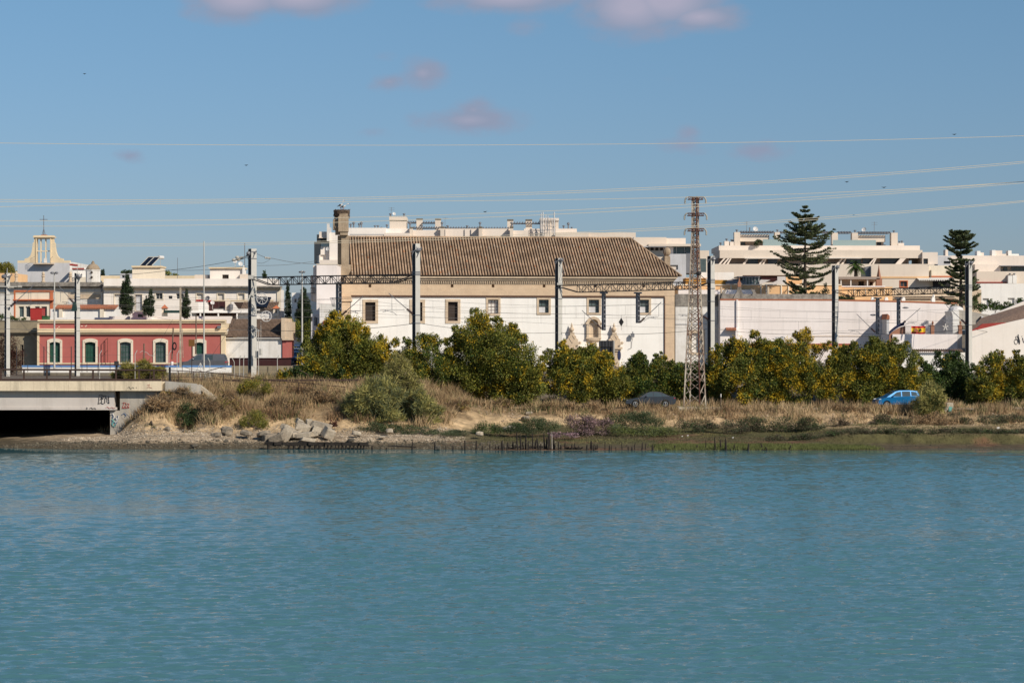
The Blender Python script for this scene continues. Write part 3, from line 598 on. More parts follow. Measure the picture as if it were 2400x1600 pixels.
for xc in (1341, 1440):
    m = MB(MF); s, z0 = MF.q(xc, 813, -.4); k = MF.q(xc + 1, 813, -.4)[0] - s
    out = [(-7, 0), (-8, 4), (-18, 5.5), (-20, 9), (-17, 12), (-13, 12), (-14, 17), (-9, 21), (-9, 25), (-5, 28), (-5, 34)]
    pr = [(s + x * k, z0 + y * k) for x, y in out] + [(s - x * k, z0 + y * k) for x, y in out[::-1]]
    m.prism(pr, -.55, -.25)
    for s_ in (-1, 1): m.lathe((s + s_ * 18 * k, -.42, z0 + 6.5 * k), [(.001, 0), (.17, .08), (.2, .2), (.16, .32), (.001, .4)], 10)
    dm = [(0, 10), (6, 19), (0, 28), (-6, 19)]
    for i in range(4):
        p0, p1 = dm[i], dm[(i + 1) % 4]; m.bar((s + p0[0] * k, -.57, z0 + p0[1] * k), (s + p1[0] * k, -.57, z0 + p1[1] * k), .09)
    finial(m, xc - 1, 755, 779); m.build("curly_gable", "stonetrim", mb0)
m = MB(MF); finial(m, 1206, 757, 781); m.pb(1199, 781, 1214, 800, .4, -.6); m.build("pinnacle", "stonetrim", mb0)
m = MB(MF); m.pb(1479, 781, 1487, 790, .35, -.6); a, z = MF.q(1483, 790, -.1); m.path([(a, -.3, z), (a - .1, -.05, z - .6), (a - .15, -.05, z - 1.4), (a - .6, -.05, z - 1.6)], .04); m.pb(1482, 777, 1484, 781, .1, -.5); m.build("floodlight", "metalgrey", mb0)
# nest and storks
nc = MF.w((MF.q(801, 510, 1.2)[0], 1.2, 0)); nz = ZZ(511, nc.y)
m = MB(); rng = random.Random(3); m.lathe((nc.x, nc.y, nz), [(.55, -.15), (.85, .1), (1.02, .55), (1.08, .95), (.9, 1.05), (.5, .95)], 18)
for i in range(520):
    t = rng.uniform(0, 6.283); r = rng.uniform(.7, 1.1); z = nz + rng.uniform(.0, 1.1); p = Vector((nc.x + r * math.cos(t), nc.y + r * math.sin(t), z))
    dv = Vector((-math.sin(t), math.cos(t), rng.uniform(-.6, .5))) * rng.uniform(.2, .55) + Vector((math.cos(t), math.sin(t), 0)) * rng.uniform(-.1, .25)
    m.bar(p - dv * .5, p + dv * .5, .03)
for i in range(30):
    t = rng.uniform(2.6, 4.0); p = Vector((nc.x + .9 * math.cos(t), nc.y + .9 * math.sin(t), nz + .1)); m.bar(p, p + Vector((rng.uniform(-.2, .1), 0, rng.uniform(-.7, -.2))), .03)
one("stork_nest", m, "nest", "big round twig nest on top of the belfry pier", "nest", (nc.x, nc.y, nz))
def stork(px, ytop, fl, label, up):
    b0 = Vector((PX(px, nc.y), nc.y, nz + 1.0)); r = thing("stork", label, "stork", b0, "storks on the nest"); h = ZZ(ytop, nc.y) - b0.z
    m = MB(); bz = b0.z + h * .52
    ax = [(fl * -.34, -.10, .02), (fl * -.2, -.03, .10), (0, 0, .17), (fl * .18, .05, .15), (fl * .28, .14, .09), (fl * (.30 if up else .40), .3, .055), (fl * (.27 if up else .50), h * .43 if up else .36, .05), (fl * (.33 if up else .60), h * .46 if up else .36, .075), (fl * (.40 if up else .68), h * .45 if up else .33, .03)]
    rings = []; n = 8
    for (x, z, rr) in ax:
        for i in range(n): t = 2 * math.pi * i / n; rings.append((b0.x + x + rr * .5 * math.cos(t), b0.y + rr * math.sin(t) * .9, bz + z + rr * math.cos(t)))
    m.faces(rings, [(j * n + i, j * n + (i + 1) % n, (j + 1) * n + (i + 1) % n, (j + 1) * n + i) for j in range(len(ax) - 1) for i in range(n)] + [tuple(range(n)), tuple(range((len(ax) - 1) * n, len(ax) * n))])
    m.build("body", "storkwhite", r, smooth=True)
    x, z = ax[-1][0], ax[-1][1]; m = MB(); m.bar((b0.x + x, b0.y, bz + z), (b0.x + x + fl * .24, b0.y, bz + z - .06), .045, w2=.01, n=6); m.build("bill", "storkred", r)
    for s_ in (-1, 1):
        m = MB(); m.bar((b0.x + .02 * s_, b0.y + .07 * s_, b0.z), (b0.x + .03 * s_, b0.y + .07 * s_, bz - .05), .03, n=6); m.build("leg", "storkred", r)
        m = MB(); m.prism([(b0.x + fl * .12, bz + .06), (b0.x - fl * .1, bz + .12), (b0.x - fl * .5, bz - .22), (b0.x - fl * .22, bz - .10)], b0.y + s_ * .17 - .02, b0.y + s_ * .17 + .02); m.build("wing", "storkblack", r)
stork(798.5, 469.5, 1, "stork standing upright at the left of the nest", True); stork(805, 476, 1, "stork with lowered head at the right of the nest", False)
# ---------------------------------------------------------------- pink station building
PF, r = house("pink_house", "long low pink stucco station building with cream trim", "building", 88, 275)
PW = [(116, 801, 141, 849), (199, 801, 224, 849), (281, 801, 307, 849), (364, 801, 389, 849), (457, 802, 479, 830)]
pb_ = body(r, PF, (92, 783, 519, 862), 12, "pink", 0, [w_(*p, glass="greenshutter" if i in (0, 1, 4) else "glassgreen", frame="greenshutter", bars=(3, 3), trim="creampale", tw=5, arch=True, proud=.1, t=.3) for i, p in enumerate(PW)])
body(r, PF, (92, 757, 519, 770), 12, "pink", -.02, name="frieze")
for y0, y1, pr in ((749, 753, .35), (753, 757.2, .2), (769.5, 776, .15), (776, 779, .5), (779, 783.4, .3)): trimbox(r, PF, (88, y0, 528 if y1 < 768 else 530, y1), "cream", "cornice", -pr, pr + 1.0)
trimbox(r, PF, (87, 757.2, 92, 862), "cream", "pilaster", -.12, 1); trimbox(r, PF, (518, 783.4, 527, 862), "cream", "pilaster", -.12, 12.2); trimbox(r, PF, (518, 757.2, 527, 769.5), "cream", "pilaster", -.11, 12.2)
trimbox(r, PF, (92, 850, 518, 853), "cream", "plinth", -.12, .1)
m = MB(PF); m.pb(509, 763, 517, 769.4, .4, -.5); m.build("wall_lamp", "metalgrey", r)
m = MB(PF)
for x, y, w in ((137, 765, 3), (134, 768, 2), (190, 763, 4), (201, 762, 3), (199, 764, 3), (211, 769, 2), (185, 764, 2)): m.pb(x, y, x + w, y + 1.6, .01, -.028)
m.build("peeling_paint", "creampale", r)
# dark red scaffold outline on the wall
m = MB(PF); a, z0 = PF.q(243, 850, -.4); b, z1 = PF.q(243, 800, -.4); c, z2 = PF.q(252, 792, -.4); m.bar((a, -.4, z0), (a, -.4, z1), .06); m.bar((b, -.4, z1), (c, -.4, z2), .06); m.bar((c, -.4, z2), (c, -.4, z0), .05)
e, z3 = PF.q(243, 829, -.4); f_, z4 = PF.q(252, 821, -.4); m.bar((e, -.4, z3), (f_, -.4, z4), .05); m.build("scaffold_frame", "rust", r)
# ---------------------------------------------------------------- brown concrete building at the left edge
f, r = house("rendered_house", "drab brown rendered house at the left edge beside the pink building", "building", -60, 277)
body(r, f, (-60, 783, 87, 880), 11, "drabwall", 0, [w_(50, 808, 55, 868, glass="openingdark", bars=(0, 1), trim="grime", tw=1.5)], t=.3)
body(r, f, (-60, 752, 87, 776), 11, "drabwall", .02, name="parapet"); trimbox(r, f, (-60, 776, 88, 779.5), "drabwall", d=-.45, dep=1); trimbox(r, f, (-60, 779.5, 88, 783.4), "grime", d=-.25, dep=1); trimbox(r, f, (-60, 750.3, 88, 752.3), "grime", d=-.06, dep=11)
# ---------------------------------------------------------------- tiled shed right of the pink building
f, r = house("tiled_shed", "white walled shed with a low brown corrugated tile roof", "building", 528, 276)
body(r, f, (528, 793, 661, 862), 9, "oldwhite", 0, t=.2)
zE_, zR_ = f.q(600, 790, -.4)[1], f.q(600, 748, 4.5)[1]; a, b = f.q(531, 790, -.4)[0], f.q(661, 790, -.4)[0]
tiles(r, f, (a, b, -.4, zE_), (a, b, 4.5, zR_), 44, 12, .055, mt="tilebrown", seed=5)
trimbox(r, f, (528, 790.8, 661, 793.6), "shutterwhite", "gutter", -.3, .5)
m = MB(f); m.pb(659, 745, 668, 793, 9, -.5); m.pb(667, 753, 675, 793, 9.2, -.4); m.pb(661, 793, 676, 797, 9.4, -.55); m.build("gable_pier", "stonetrim", r)
m = MB(f); m.pb(662, 797, 672, 838, 9, -.2); m.build("red_pilaster", "pink", r)
m = MB(f); m.prism([(a, zE_), (a, zR_), (a + .02, zR_), (b, zR_), (b, zE_)], 4.6, 4.7); m.build("rear_gable", "oldwhite", r)
# maroon fence with low concrete wall in front of it
f = Fac(538, 256); m = MB(f); m.pb(538, 840, 682, 857, .12); m.pb(538, 838.5, 684, 840, .3, -.1); r = thing("panel_fence", "dark maroon panel fence on a rough concrete wall below the tiled shed", "fence", MF.O * 0 + W(610, 885, 256)); m.build("panel", "maroon", r)
m = MB(f); m.pb(535, 857, 686, 888, .4, -.1); m.build("base_wall", "drabwall", r)
m = MB(f)
for x in (548, 571, 603, 628, 650, 680): m.pb(x, 858, x + 1.2, 886, .06, -.18)
m.build("wall_ribbing", "grime", r)
# ---------------------------------------------------------------- long white building with the cornice
WF, r = house("white_house", "long white building with a heavy brown cornice and rooftop room", "building", 243, 315)
ww = [w_(268, 689, 283, 728, glass="shutterwhite", frame="creampale", bars=(0, 0), trim="creampale", tw=1.5), w_(317, 690, 333, 729, glass="greywhite", frame="frameborwn", bars=(0, 1), trim="creampale", tw=1.5),
      w_(365, 687, 381, 701, bars=(1, 0), frame="shutterwhite", trim="creampale", tw=2.5), w_(395, 693, 404, 700, bars=(0, 0)), w_(413, 688, 429, 701, frame="shutterwhite", bars=(1, 0)),
      w_(461, 688, 476, 705, glass="shutterwhite", frame="creampale", bars=(0, 3), trim="creampale", tw=2.5), w_(510, 688, 525, 706, glass="shutterwhite", frame="creampale", bars=(0, 3), trim="creampale", tw=2.5), w_(558, 688, 573, 706, glass="shutterwhite", frame="creampale", bars=(0, 3), trim="creampale", tw=2.5)]
body(r, WF, (243, 678, 656, 800), 5.5, "warmwhite", 0, ww)
body(r, WF, (243, 653, 645, 671), 6, "warmwhite", .1, name="parapet", top=False); m = MB(WF); m.pb(243, 655, 645, 656, 5, .4); m.build("roof_terrace", "beige", r)
for y0, y1, pr, mt_ in ((670, 673, .9, "stonedark"), (672.8, 675.6, .7, "creampale"), (675.4, 678.3, .45, "cream")): trimbox(r, WF, (241, y0, 656 + pr * 3, y1), mt_, "cornice", -pr, pr + 1)
trimbox(r, WF, (649, 678.3, 657, 800), "creampale", "pilaster", -.15, 1)
body(r, WF, (310, 626, 377, 660), 4, "creampale", 2, name="rooftop_room"); trimbox(r, WF, (308, 622.8, 378, 626.4), "cream", "cornice", 1.7, 4.6)
body(r, WF, (492, 629, 569, 660), 4, "warmwhite", 2, [w_(521, 643.5, 536, 655, glass="openingdark", bars=(1, 0))], name="rooftop_room"); trimbox(r, WF, (489, 626, 571, 629.4), "cream", "cornice", 1.7, 4.6)
body(r, WF, (456, 644, 480, 658), 3, "beige", 2, name="water_tank"); body(r, WF, (480, 644, 491, 658), 3, "metalgrey", 2.4, name="shed"); body(r, WF, (562, 642, 586, 660), 3, "beige", 1.4, name="shed")
def solar(f, x0, y0, x1, y1, d, lean, label, n=2):
    s0, s1, z0, z1 = f.r(x0, y0, x1, y1, d); r = thing("solar_panel", label, "solar panel", f.w((s0, d, z0))); L_ = (s1 - s0) / n
    for i in range(n):
        m = MB(f); a = s0 + L_ * i + .04; b = s0 + L_ * (i + 1) - .04
        m.faces([(a, d, z0), (b, d, z0), (b + lean, d + 1.6, z1), (a + lean, d + 1.6, z1), (a, d + .08, z0 - .04), (b, d + .08, z0 - .04), (b + lean, d + 1.68, z1 - .04), (a + lean, d + 1.68, z1 - .04)], [(0, 1, 2, 3), (7, 6, 5, 4), (0, 4, 5, 1), (1, 5, 6, 2), (2, 6, 7, 3), (3, 7, 4, 0)])
        m.build("collector", "solar", r)
    m = MB(f)
    for k in range(n + 1): x = s0 + L_ * k; m.bar((x, d - .03, z0), (x + lean, d + 1.57, z1), .08)
    m.bar((s0 + lean, d + 1.57, z1), (s1 + lean, d + 1.57, z1), .1); m.bar((s1 + lean, d + 1.6, z1), (s1 + lean, d + 1.9, z0), .05); m.bar((s0 + lean, d + 1.6, z1), (s0 + lean, d + 1.9, z0), .05); m.build("stand", "galv", r)
    return r
solar(WF, 328, 601, 356, 622, 4, .95, "pair of dark tilted solar collectors on the cream rooftop room")
m = MB(WF); a, z = WF.q(372, 603, 5.6); m.bar((a, 5.6, z), (a + .5, 6.4, z), .5, n=10); one("hot_water_tank", m, "dish", "small white boiler tank behind the solar collectors", "tank")
# old dark-corniced building in the left
OF, r = house("corniced_house", "old house with a weathered grey cornice and blind panels", "building", -60, 318)
body(r, OF, (-60, 674, 240, 800), 12, "oldwhite", 0, t=.3); body(r, OF, (-60, 640, 33, 663), 9, "apricot", 3, name="rear_parapet")
for y0, y1, pr in ((661, 668, .8), (667.8, 671, 1.0), (670.8, 674.3, .5)): trimbox(r, OF, (-60, y0, 236 + pr, y1), "stonedark", "cornice", -pr, pr + 2)
trimbox(r, OF, (-60, 684, 236, 686), "creampale", "string_course", -.15, .2); trimbox(r, OF, (130, 689, 236, 700), "stonetrim", "panel", -.08, .1); trimbox(r, OF, (236, 658, 239, 684), "metalgrey", "downpipe", -.2, .2)
m = MB(OF); m.pb(180, 666, 187, 671, .3, -1.2); m.build("lamp", "metalgrey", r)
for x in (38, 101.5, 165):
    m = MB(); b0 = W(x, 661, 318.5); m.lathe((b0.x, b0.y, b0.z), [(.32, 0), (.32, .12), (.2, .15), (.2, .75), (.3, .8), (.3, .9), (.14, .95), (.24, 1.15), (.2, 1.35), (.05, 1.5), (.01, 1.55)], 10)
    tag(m.build("pinnacle", "stonetrim", None, b0), "small stone pinnacle %s" % {38: "left of the church gable wall", 101.5: "in front of the middle of the church gable wall", 165: "at the right corner of the church gable wall"}[x], "pinnacle", "pinnacles on the grey cornice")
# orange trimmed house
f, r = house("orange_trim_house", "cream house with orange painted edges and a red band", "building", 32, 300)
body(r, f, (32, 682, 124, 800), 10, "creampale", 0, [w_(44, 718, 56, 743, frame="shutterwhite", glass="glassgreen", bars=(0, 0)), w_(60, 718, 71, 743, frame="shutterwhite", bars=(0, 0)), w_(82, 718, 93, 743, frame="shutterwhite", bars=(0, 0)), w_(97, 718, 110, 743, frame="shutterwhite", bars=(0, 0))])
trimbox(r, f, (32, 680, 125, 684), "oranget", "trim", -.12, .3); trimbox(r, f, (32, 684, 36, 745), "oranget", "trim", -.1, .2); trimbox(r, f, (117, 684, 124, 745), "oranget", "trim", -.1, .2); trimbox(r, f, (30, 701, 125, 704), "oranget", "trim", -.5, .7); trimbox(r, f, (31, 704, 124, 706), "redband", "trim", -.3, .4)
m = MB(); f2 = Fac(71, 284); m = MB(f2); m.pb(71, 723, 98, 751, 2.0); m.pb(71, 721.8, 98.5, 723, 2.1, -.05); m.pb(73, 744, 79, 748, .05, -.05); one("metal_box", m, "redpaint", "bright red metal box on the roof in front of the orange trimmed house", "box")
m = MB(f2); m.pb(99, 741, 111.5, 751, 1.5); m.pb(98.5, 740, 112, 741, 1.7, -.1); one("bin", m, "greenpaint", "green container beside the red box on the roof", "container")
# low white yards in front
f, r = house("courtyard_wall", "white courtyard wall with a row of red tiles on top", "wall", 118, 296)
body(r, f, (118, 724, 273, 790), 3, "whitewash", 0); m = MB(f); zt_ = f.q(200, 722, -.2)[1]
for i in range(36): s0, z0 = f.q(130 + i * 4, 721, -.2); m.bar((s0, -.35, z0 - .1), (s0 + .1, 1.2, z0 + .35), .24, n=6)
m.build("tile_coping", "tilered", r)
trimbox(r, f, (138, 723, 146, 760), "creampale", "pillar", -.3, .4); trimbox(r, f, (234, 723, 243, 760), "creampale", "pillar", -.3, .4)
f, r = house("courtyard_wall", "long low white terrace wall behind the pink building", "wall", 100, 290)
body(r, f, (100, 744, 540, 800), 2, "whitewash", 0); body(r, f, (255, 741, 540, 760), 2, "warmwhite", -.3, name="upper_wall")
f, r = house("utility_hut", "small white hut with one black window between the cypresses", "hut", 305, 288)
body(r, f, (305, 730, 353, 760), 3, "whitewash", 0, [w_(323, 736, 335, 743, bars=(0, 0))])
# terrace annex with pergola, tiled lean-to
TF, r = house("terrace_annex", "white terrace annex with a slatted pergola and brown lean-to roof", "building", 446, 292)
body(r, TF, (446, 728, 655, 800), 6, "whitewash", 1.2); body(r, TF, (500, 724, 609, 728), 3, "oldwhite", .6, name="parapet")
m = MB(TF); m.pb(446, 728, 600, 733, 1.0, .2); m.pb(446, 733, 449, 748, .2, .3); m.pb(468, 733, 471, 748, .2, .3); m.pb(510, 733, 513, 748, .2, .3); m.pb(554, 733, 557, 748, .2, .3); m.build("pergola", "whitewash", r)
m = MB(TF)
for i in range(36): x = 461 + i * 2.6; m.pb(x, 733.4, x + 1.3, 739, 1.0, .6)
m.build("slats", "frameborwn", r); m = MB(TF); m.pb(460, 733.2, 555, 748, .1, 1.1); m.build("shade_cloth", "brownroom", r)
e0, e1 = TF.q(560, 727, 0)[0], TF.q(640, 727, 0)[0]; g0, g1 = TF.q(543, 707, 3)[0], TF.q(640, 707, 3)[0]
tiles(r, TF, (e0, e1 + .3, .8, TF.q(600, 728, .8)[1]), (g0, e1 + .3, 5, TF.q(600, 708, 5)[1]), 24, 9, .07, mt="tilebrown", seed=8)
body(r, TF, (487, 706, 533, 728), 4, "maroon", 2, name="dark_wall"); trimbox(r, TF, (487, 703, 640, 706.5), "cream", "cornice", 4.9, .6)
body(r, TF, (465, 706, 487, 728), 3, "whitewash", .9, name="wall"); trimbox(r, TF, (459, 702, 478, 706), "redpaint", "awning", .8, 1.2); trimbox(r, TF, (484, 703, 494, 707), "redpaint", "awning", .8, 1.2)
def chimney(f, x0, y0, x1, y1, d, label, roofc="oranget"):
    s0, s1, z0, z1 = f.r(x0, y0, x1, y1, d); r = thing("chimney", label, "chimney", f.w((s0, d, z0))); m = MB(f); w = s1 - s0; hr = (z1 - z0) * .3
    zc = z1 - hr; m.box(s0 + .12, s1 - .12, d, d + w - .24, z0, zc); m.build("shaft", "creampale", r); m = MB(f); m.box(s0 + w * .4, s1 - w * .4, d - .01, d + .02, zc - .6, zc - .1); m.build("vent", "openingdark", r)
    m = MB(f); c = ((s0 + s1) / 2, d + w / 2 - .12, z1); b = [(s0, d - .15, zc), (s1, d - .15, zc), (s1, d + w, zc), (s0, d + w, zc)]
    for i in range(4): m.poly([b[i], b[(i + 1) % 4], c])
    m.poly(b[::-1]); m.build("cap", roofc, r)
chimney(TF, 377, 713, 393, 745, -1.0, "chimney with an orange pyramid cap above the pink building"); chimney(TF, 638, 715, 656, 741, .6, "chimney with an orange pyramid cap at the right end of the annex")
m = MB(TF); m.pb(528, 703, 539, 727, .8, .3); m.pb(530, 700, 537, 703, .6, .4); m.pb(532, 698.6, 535, 700, .4, .5); one("chimney", m, "creampale", "small cream chimney with a rounded top in front of the lean-to", "chimney")
m = MB(TF); m.lathe((TF.q(541, 727, .1)[0], .1, TF.q(541, 727, .1)[1]), [(.25, 0), (.3, .4), (.3, .75), (.05, .85)], 12); one("water_butt", m, "metalgrey", "small grey drum on the terrace wall", "drum")
a, b, z0, z1 = TF.r(600, 694, 634, 719, .4); m = MB(TF); m.faces([(a, .4, z0 + .1), (b - .5, .4, z0 - .05), (b, 1.3, z1 - .1), (a, 1.3, z1), (a, .5, z0), (b - .5, .5, z0 - .15), (b, 1.4, z1 - .2), (a, 1.4, z1 - .1)], [(0, 1, 2, 3), (7, 6, 5, 4), (0, 4, 5, 1), (1, 5, 6, 2), (2, 6, 7, 3), (3, 7, 4, 0)])
one("solar_panel", m, "solar", "single black tilted collector on the brown lean-to roof", "solar panel")
m = MB(TF); m.pb(385, 727, 428, 733, 1.5, -1.6); m.pb(386, 733, 387, 742, .1, -1.5); m.pb(426, 733, 427, 742, .1, -1.5); one("awning", m, "greenawn", "dark green awning over a terrace behind the pink building", "awning")
m = MB(); b0 = W(609, 726, 286)
def dish(x, y, rr, D, label, base_y, mt_="dish", faceleft=False):
    c = W(x, y, D); R = rr * D / F; r = thing("satellite_dish", label, "satellite dish", (c.x, D, ZZ(base_y, D))); m = MB(); n = 16; k = -.35 if faceleft else .3
    nrm = Vector((k, -.85, .35)).normalized(); u = nrm.cross(Vector((0, 0, 1))).normalized(); v = u.cross(nrm)
    rings = [(1, 0), (.7, -.16), (.35, -.26), (.02, -.3)]; pts = []
    for (a, dd) in rings:
        for i in range(n): t = 2 * math.pi * i / n; pts.append(c + u * (R * a * math.cos(t)) + v * (R * a * math.sin(t)) + nrm * (dd * R))
    m.faces(pts, [(j * n + i, j * n + (i + 1) % n, (j + 1) * n + (i + 1) % n, (j + 1) * n + i) for j in range(3) for i in range(n)]); m.build("reflector", mt_, r)
    m = MB(); m.bar(c - v * (R * .9), c + nrm * (R * .8), .03); m.bar((c.x, D + .1, c.z), (c.x, D + .1, ZZ(base_y, D)), .07); m.build("mast", "galv", r)
dish(486, 699, 6.2, 289, "grey satellite dish beside the red awning", 712, "metalgrey", True); dish(498, 709, 5, 288, "pale satellite dish in front of the maroon wall", 726)
dish(551, 612, 5, 318, "white satellite dish on the rooftop room, the left one", 626); dish(564, 618, 5.5, 317.5, "white satellite dish on the rooftop room, the right one", 628)
def antenna(x, y0, y1, D, label, arms=0, w=.06):
    a, b = W(x, y1, D), W(x, y0, D); m = MB(); m.bar(a, b, w)
    for i in range(arms): z = b.z - .12 - i * .35; m.bar((a.x - .45, D, z), (a.x + .55, D, z), .035); m.bar((a.x + .1, D, z - .12), (a.x + .1, D, z + .12), .03)
    one("antenna", m, "metalgrey", label, "antenna", a)
antenna(573.5, 569, 628, 318, "tall thin whip antenna above the cream rooftop room", 0, .09); antenna(416, 604, 655, 330, "thin distant whip antenna left of the rooftop room"); antenna(383, 628, 655, 325, "small roof antenna right of the solar collectors", 1)
m = MB(WF); m.pb(568, 628, 573, 643, 1, 1.6); m.pb(570, 622, 572, 628, .6, 1.8); one("chimney", m, "whitewash", "narrow white chimney at the right side of the rooftop room", "chimney")
# ---------------------------------------------------------------- church gable with open bell frame
CF, r = house("church_belfry", "old church wall topped by a cream curved bell gable", "church", 41, 345)
body(r, CF, (41, 616, 163, 700), 5, "greywhite", 0, name="nave_wall"); m = MB(CF); m.pb(163, 614, 170, 700, 16, .4); m.build("side_wall", "oldwhite", r)
out = [(41, 616), (41, 610.5), (57, 610.5), (58, 606), (66, 604), (71, 599), (74, 590), (75.6, 580), (76.8, 568.5), (79.4, 568), (79.8, 556.5)]
i0 = CF.q(86, 615.9)[0]; i1 = CF.q(117, 615.9)[0]; zi0, zi1 = CF.q(100, 615.9)[1], CF.q(100, 560)[1]
Lp = [CF.q(x, y) for x, y in out]; Rp = [CF.q(204.5 - x if x > 60 else (147 if x > 55 else 163), y) for x, y in out]; zt_ = CF.q(100, 556.5)[1]
m = MB(CF); m.prism(Lp[:1] + [(i0, zi0), (i0, zt_)] + Lp[:0:-1], 0, 1.0); m.prism(Rp[:1] + [(i1, zi0), (i1, zt_)] + Rp[:0:-1], 0, 1.0); m.box(i0, i1, 0, 1, zi1, zt_); m.build("bell_gable", "cream", r)
m = MB(CF); m.pb(77, 554, 127, 556.7, 1.5, -.25); m.pb(78.5, 551.8, 125, 554, 1.2, -.1); m.build("gable_cornice", "cream", r); m = MB(CF); m.pb(96, 550.2, 109, 551.8, .8, .1); m.build("tile_ridge", "tilered", r)
m = MB(CF)
for x in (95.5, 107): m.pb(x - 1.1, 560, x + 1.1, 616, .35, .3)
m.pb(86, 587.5, 95, 589.5, .3, .32); m.pb(96.6, 587.5, 105.9, 589.5, .3, .32); m.pb(108.1, 587.5, 117, 589.5, .3, .32); m.pb(83.4, 559, 85.9, 616, .15, -.12); m.pb(117.1, 559, 119.6, 616, .15, -.12); m.build("bell_frame", "cream", r)
m = MB(CF); m.pb(77, 616.6, 124, 619, 1.4, -1.1); m.build("balcony", "stonetrim", r)
m = MB(CF); z0, z1 = CF.q(80, 617, -1)[1], CF.q(80, 601, -1)[1]
for xa, xb in ((71, 82), (118, 124)):
    sa, sb = CF.q(xa, 610, -1)[0], CF.q(xb, 610, -1)[0]; m.bar((sa, -1, z1 - .35), (sb, -1, z1), .04)
    for i in range(5 if xa == 71 else 2): s_ = sa + (sb - sa) * i / 4; m.bar((s_, -1, z0), (s_, -1, z1 - .3), .03)
m.build("railing", "metalgrey", r)
m = MB(CF); m.pb(103, 605, 109, 616, .4, -.2); m.build("small_statue", "shutterwhite", r)
cx_, cz = CF.q(102.5, 551, .5); m = MB(CF); zt_ = CF.q(102.5, 505, .5)[1]; za = CF.q(102.5, 514.5, .5)[1]; k = CF.q(103.5, 551, .5)[0] - cx_
m.bar((cx_, .5, cz), (cx_, .5, zt_), .09); m.bar((cx_ - 9.5 * k, .5, za), (cx_ + 9 * k, .5, za), .09)
for s_ in (-1, 1): m.bar((cx_ + s_ * .28, .5, cz), (cx_, .5, cz + 1.0), .06); m.bar((cx_, .5 + s_ * .28, cz), (cx_, .5, cz + 1.0), .06)
m.build("iron_cross", "metalgrey", r)
f, r = house("church_annex", "small white annex with red roof edges right of the church gable", "building", 163, 340)
body(r, f, (170, 631, 200, 700), 8, "whitewash", 0); trimbox(r, f, (169, 628, 197, 631), "redband", "roof_edge", -.2, 4); trimbox(r, f, (163, 618, 170.5, 622), "redband", "roof_edge", -.2, 4); trimbox(r, f, (197, 626, 201, 631.5), "whitewash", "parapet", -.15, 3); body(r, f, (170, 649, 205, 700), 3, "creampale", -1.5, name="front_wall")
m = MB(); c = W(218, 661, 330); n = 8; k = 330 / F
r = thing("domed_turret", "small octagonal turret with a weathered ribbed dome", "turret", c)
m.lathe((c.x, c.y, c.z - 3), [(17 * k, 0), (17 * k, 3 + 26 * k), (18 * k, 3 + 27 * k), (18.5 * k, 3 + 29 * k)], 8); m.build("drum", "oldwhite", r)
m = MB(); m.lathe((c.x, c.y, c.z + 29 * k), [(16.5 * k, 0), (16.5 * k, 2 * k), (14 * k, 7 * k), (9 * k, 12 * k), (4 * k, 14 * k), (4 * k, 17 * k), (2.5 * k, 17.5 * k), (3 * k, 19 * k), (.5 * k, 21 * k)], 16); m.build("dome", "stonetower", r)
m = MB()
for y in (639, 650.5): m.prism([(c.x - .22, ZZ(y, 330)), (c.x, ZZ(y, 330) - .22), (c.x + .22, ZZ(y, 330)), (c.x, ZZ(y, 330) + .22)], c.y - 17 * k - .05, c.y - 14 * k)
m.build("diamond_hole", "openingdark", r)
f, r = house("far_house", "pale yellow parapet far behind the white building", "building", 236, 345)
body(r, f, (236, 646, 300, 700), 6, "cream", 0); body(r, f, (380, 646, 460, 700), 6, "cream", 0, name="parapet")
f, r = house("roof_room", "small grey roof room left of the cream rooftop room", "building", 280, 335)
body(r, f, (281, 641, 310, 690), 4, "greywhite", 0, [w_(286, 645, 292, 651, bars=(0, 0))])
# ---------------------------------------------------------------- apartments behind the main building
def cowl(m, f, x, y0, y1, d, r=.16):
    s, z0 = f.q(x, y1, d); z1 = f.q(x, y0, d)[1]; m.lathe((s, d, z0), [(r * .7, 0), (r * .7, (z1 - z0) * .6), (r * 1.5, (z1 - z0) * .62), (r * 1.5, (z1 - z0) * .85), (r * .4, z1 - z0)], 8)
def cowls(root, f, lst, d):
    for (x, y0, y1) in lst: m = MB(f); cowl(m, f, x, y0, y1, d); m.build("flue_cowl", "metalgrey", root)
def slatrow(root, f, x0, x1, y, d, n, h=2.2, sk=.5):
    m = MB(f); a, z = f.q(x0, y, d); b = f.q(x1, y, d)[0]
    m.box(a, b, d, d + .12, z, z + .12); m.box(a, b, d + 2.4, d + 2.5, z, z + .12)
    for i in range(n): s = a + (b - a) * (i + .3) / n; m.box(s, s + .16, d - .1, d + 2.6, z + .13, z + .32)
    m.build("roof_slats", "metalgrey", root)
AF, r = house("apartment_block", "long beige apartment block rising behind the tiled roof", "building", 815, 380)
body(r, AF, (815, 534, 905, 600), 14, "warmwhite", 0); body(r, AF, (893, 536, 960, 600), 14, "warmwhite", .6, name="upper_wall")
body(r, AF, (900, 546, 960, 600), 10, "beigelight", -3, name="front_wall")
body(r, AF, (913, 517, 952, 545), 5, "beige", 1, name="stair_tower"); body(r, AF, (912, 508, 952.5, 516), 5.3, "beige", .8, name="tower_cap"); trimbox(r, AF, (913, 516, 952, 517.5), "grime", "band", .9, 5)
body(r, AF, (968, 539, 1032, 600), 12, "beigelight", 0, name="wall"); body(r, AF, (1032, 536, 1192, 600), 12, "beigelight", .5, name="wall"); body(r, AF, (1192, 540, 1240, 600), 12, "beigelight", 0, name="wall")
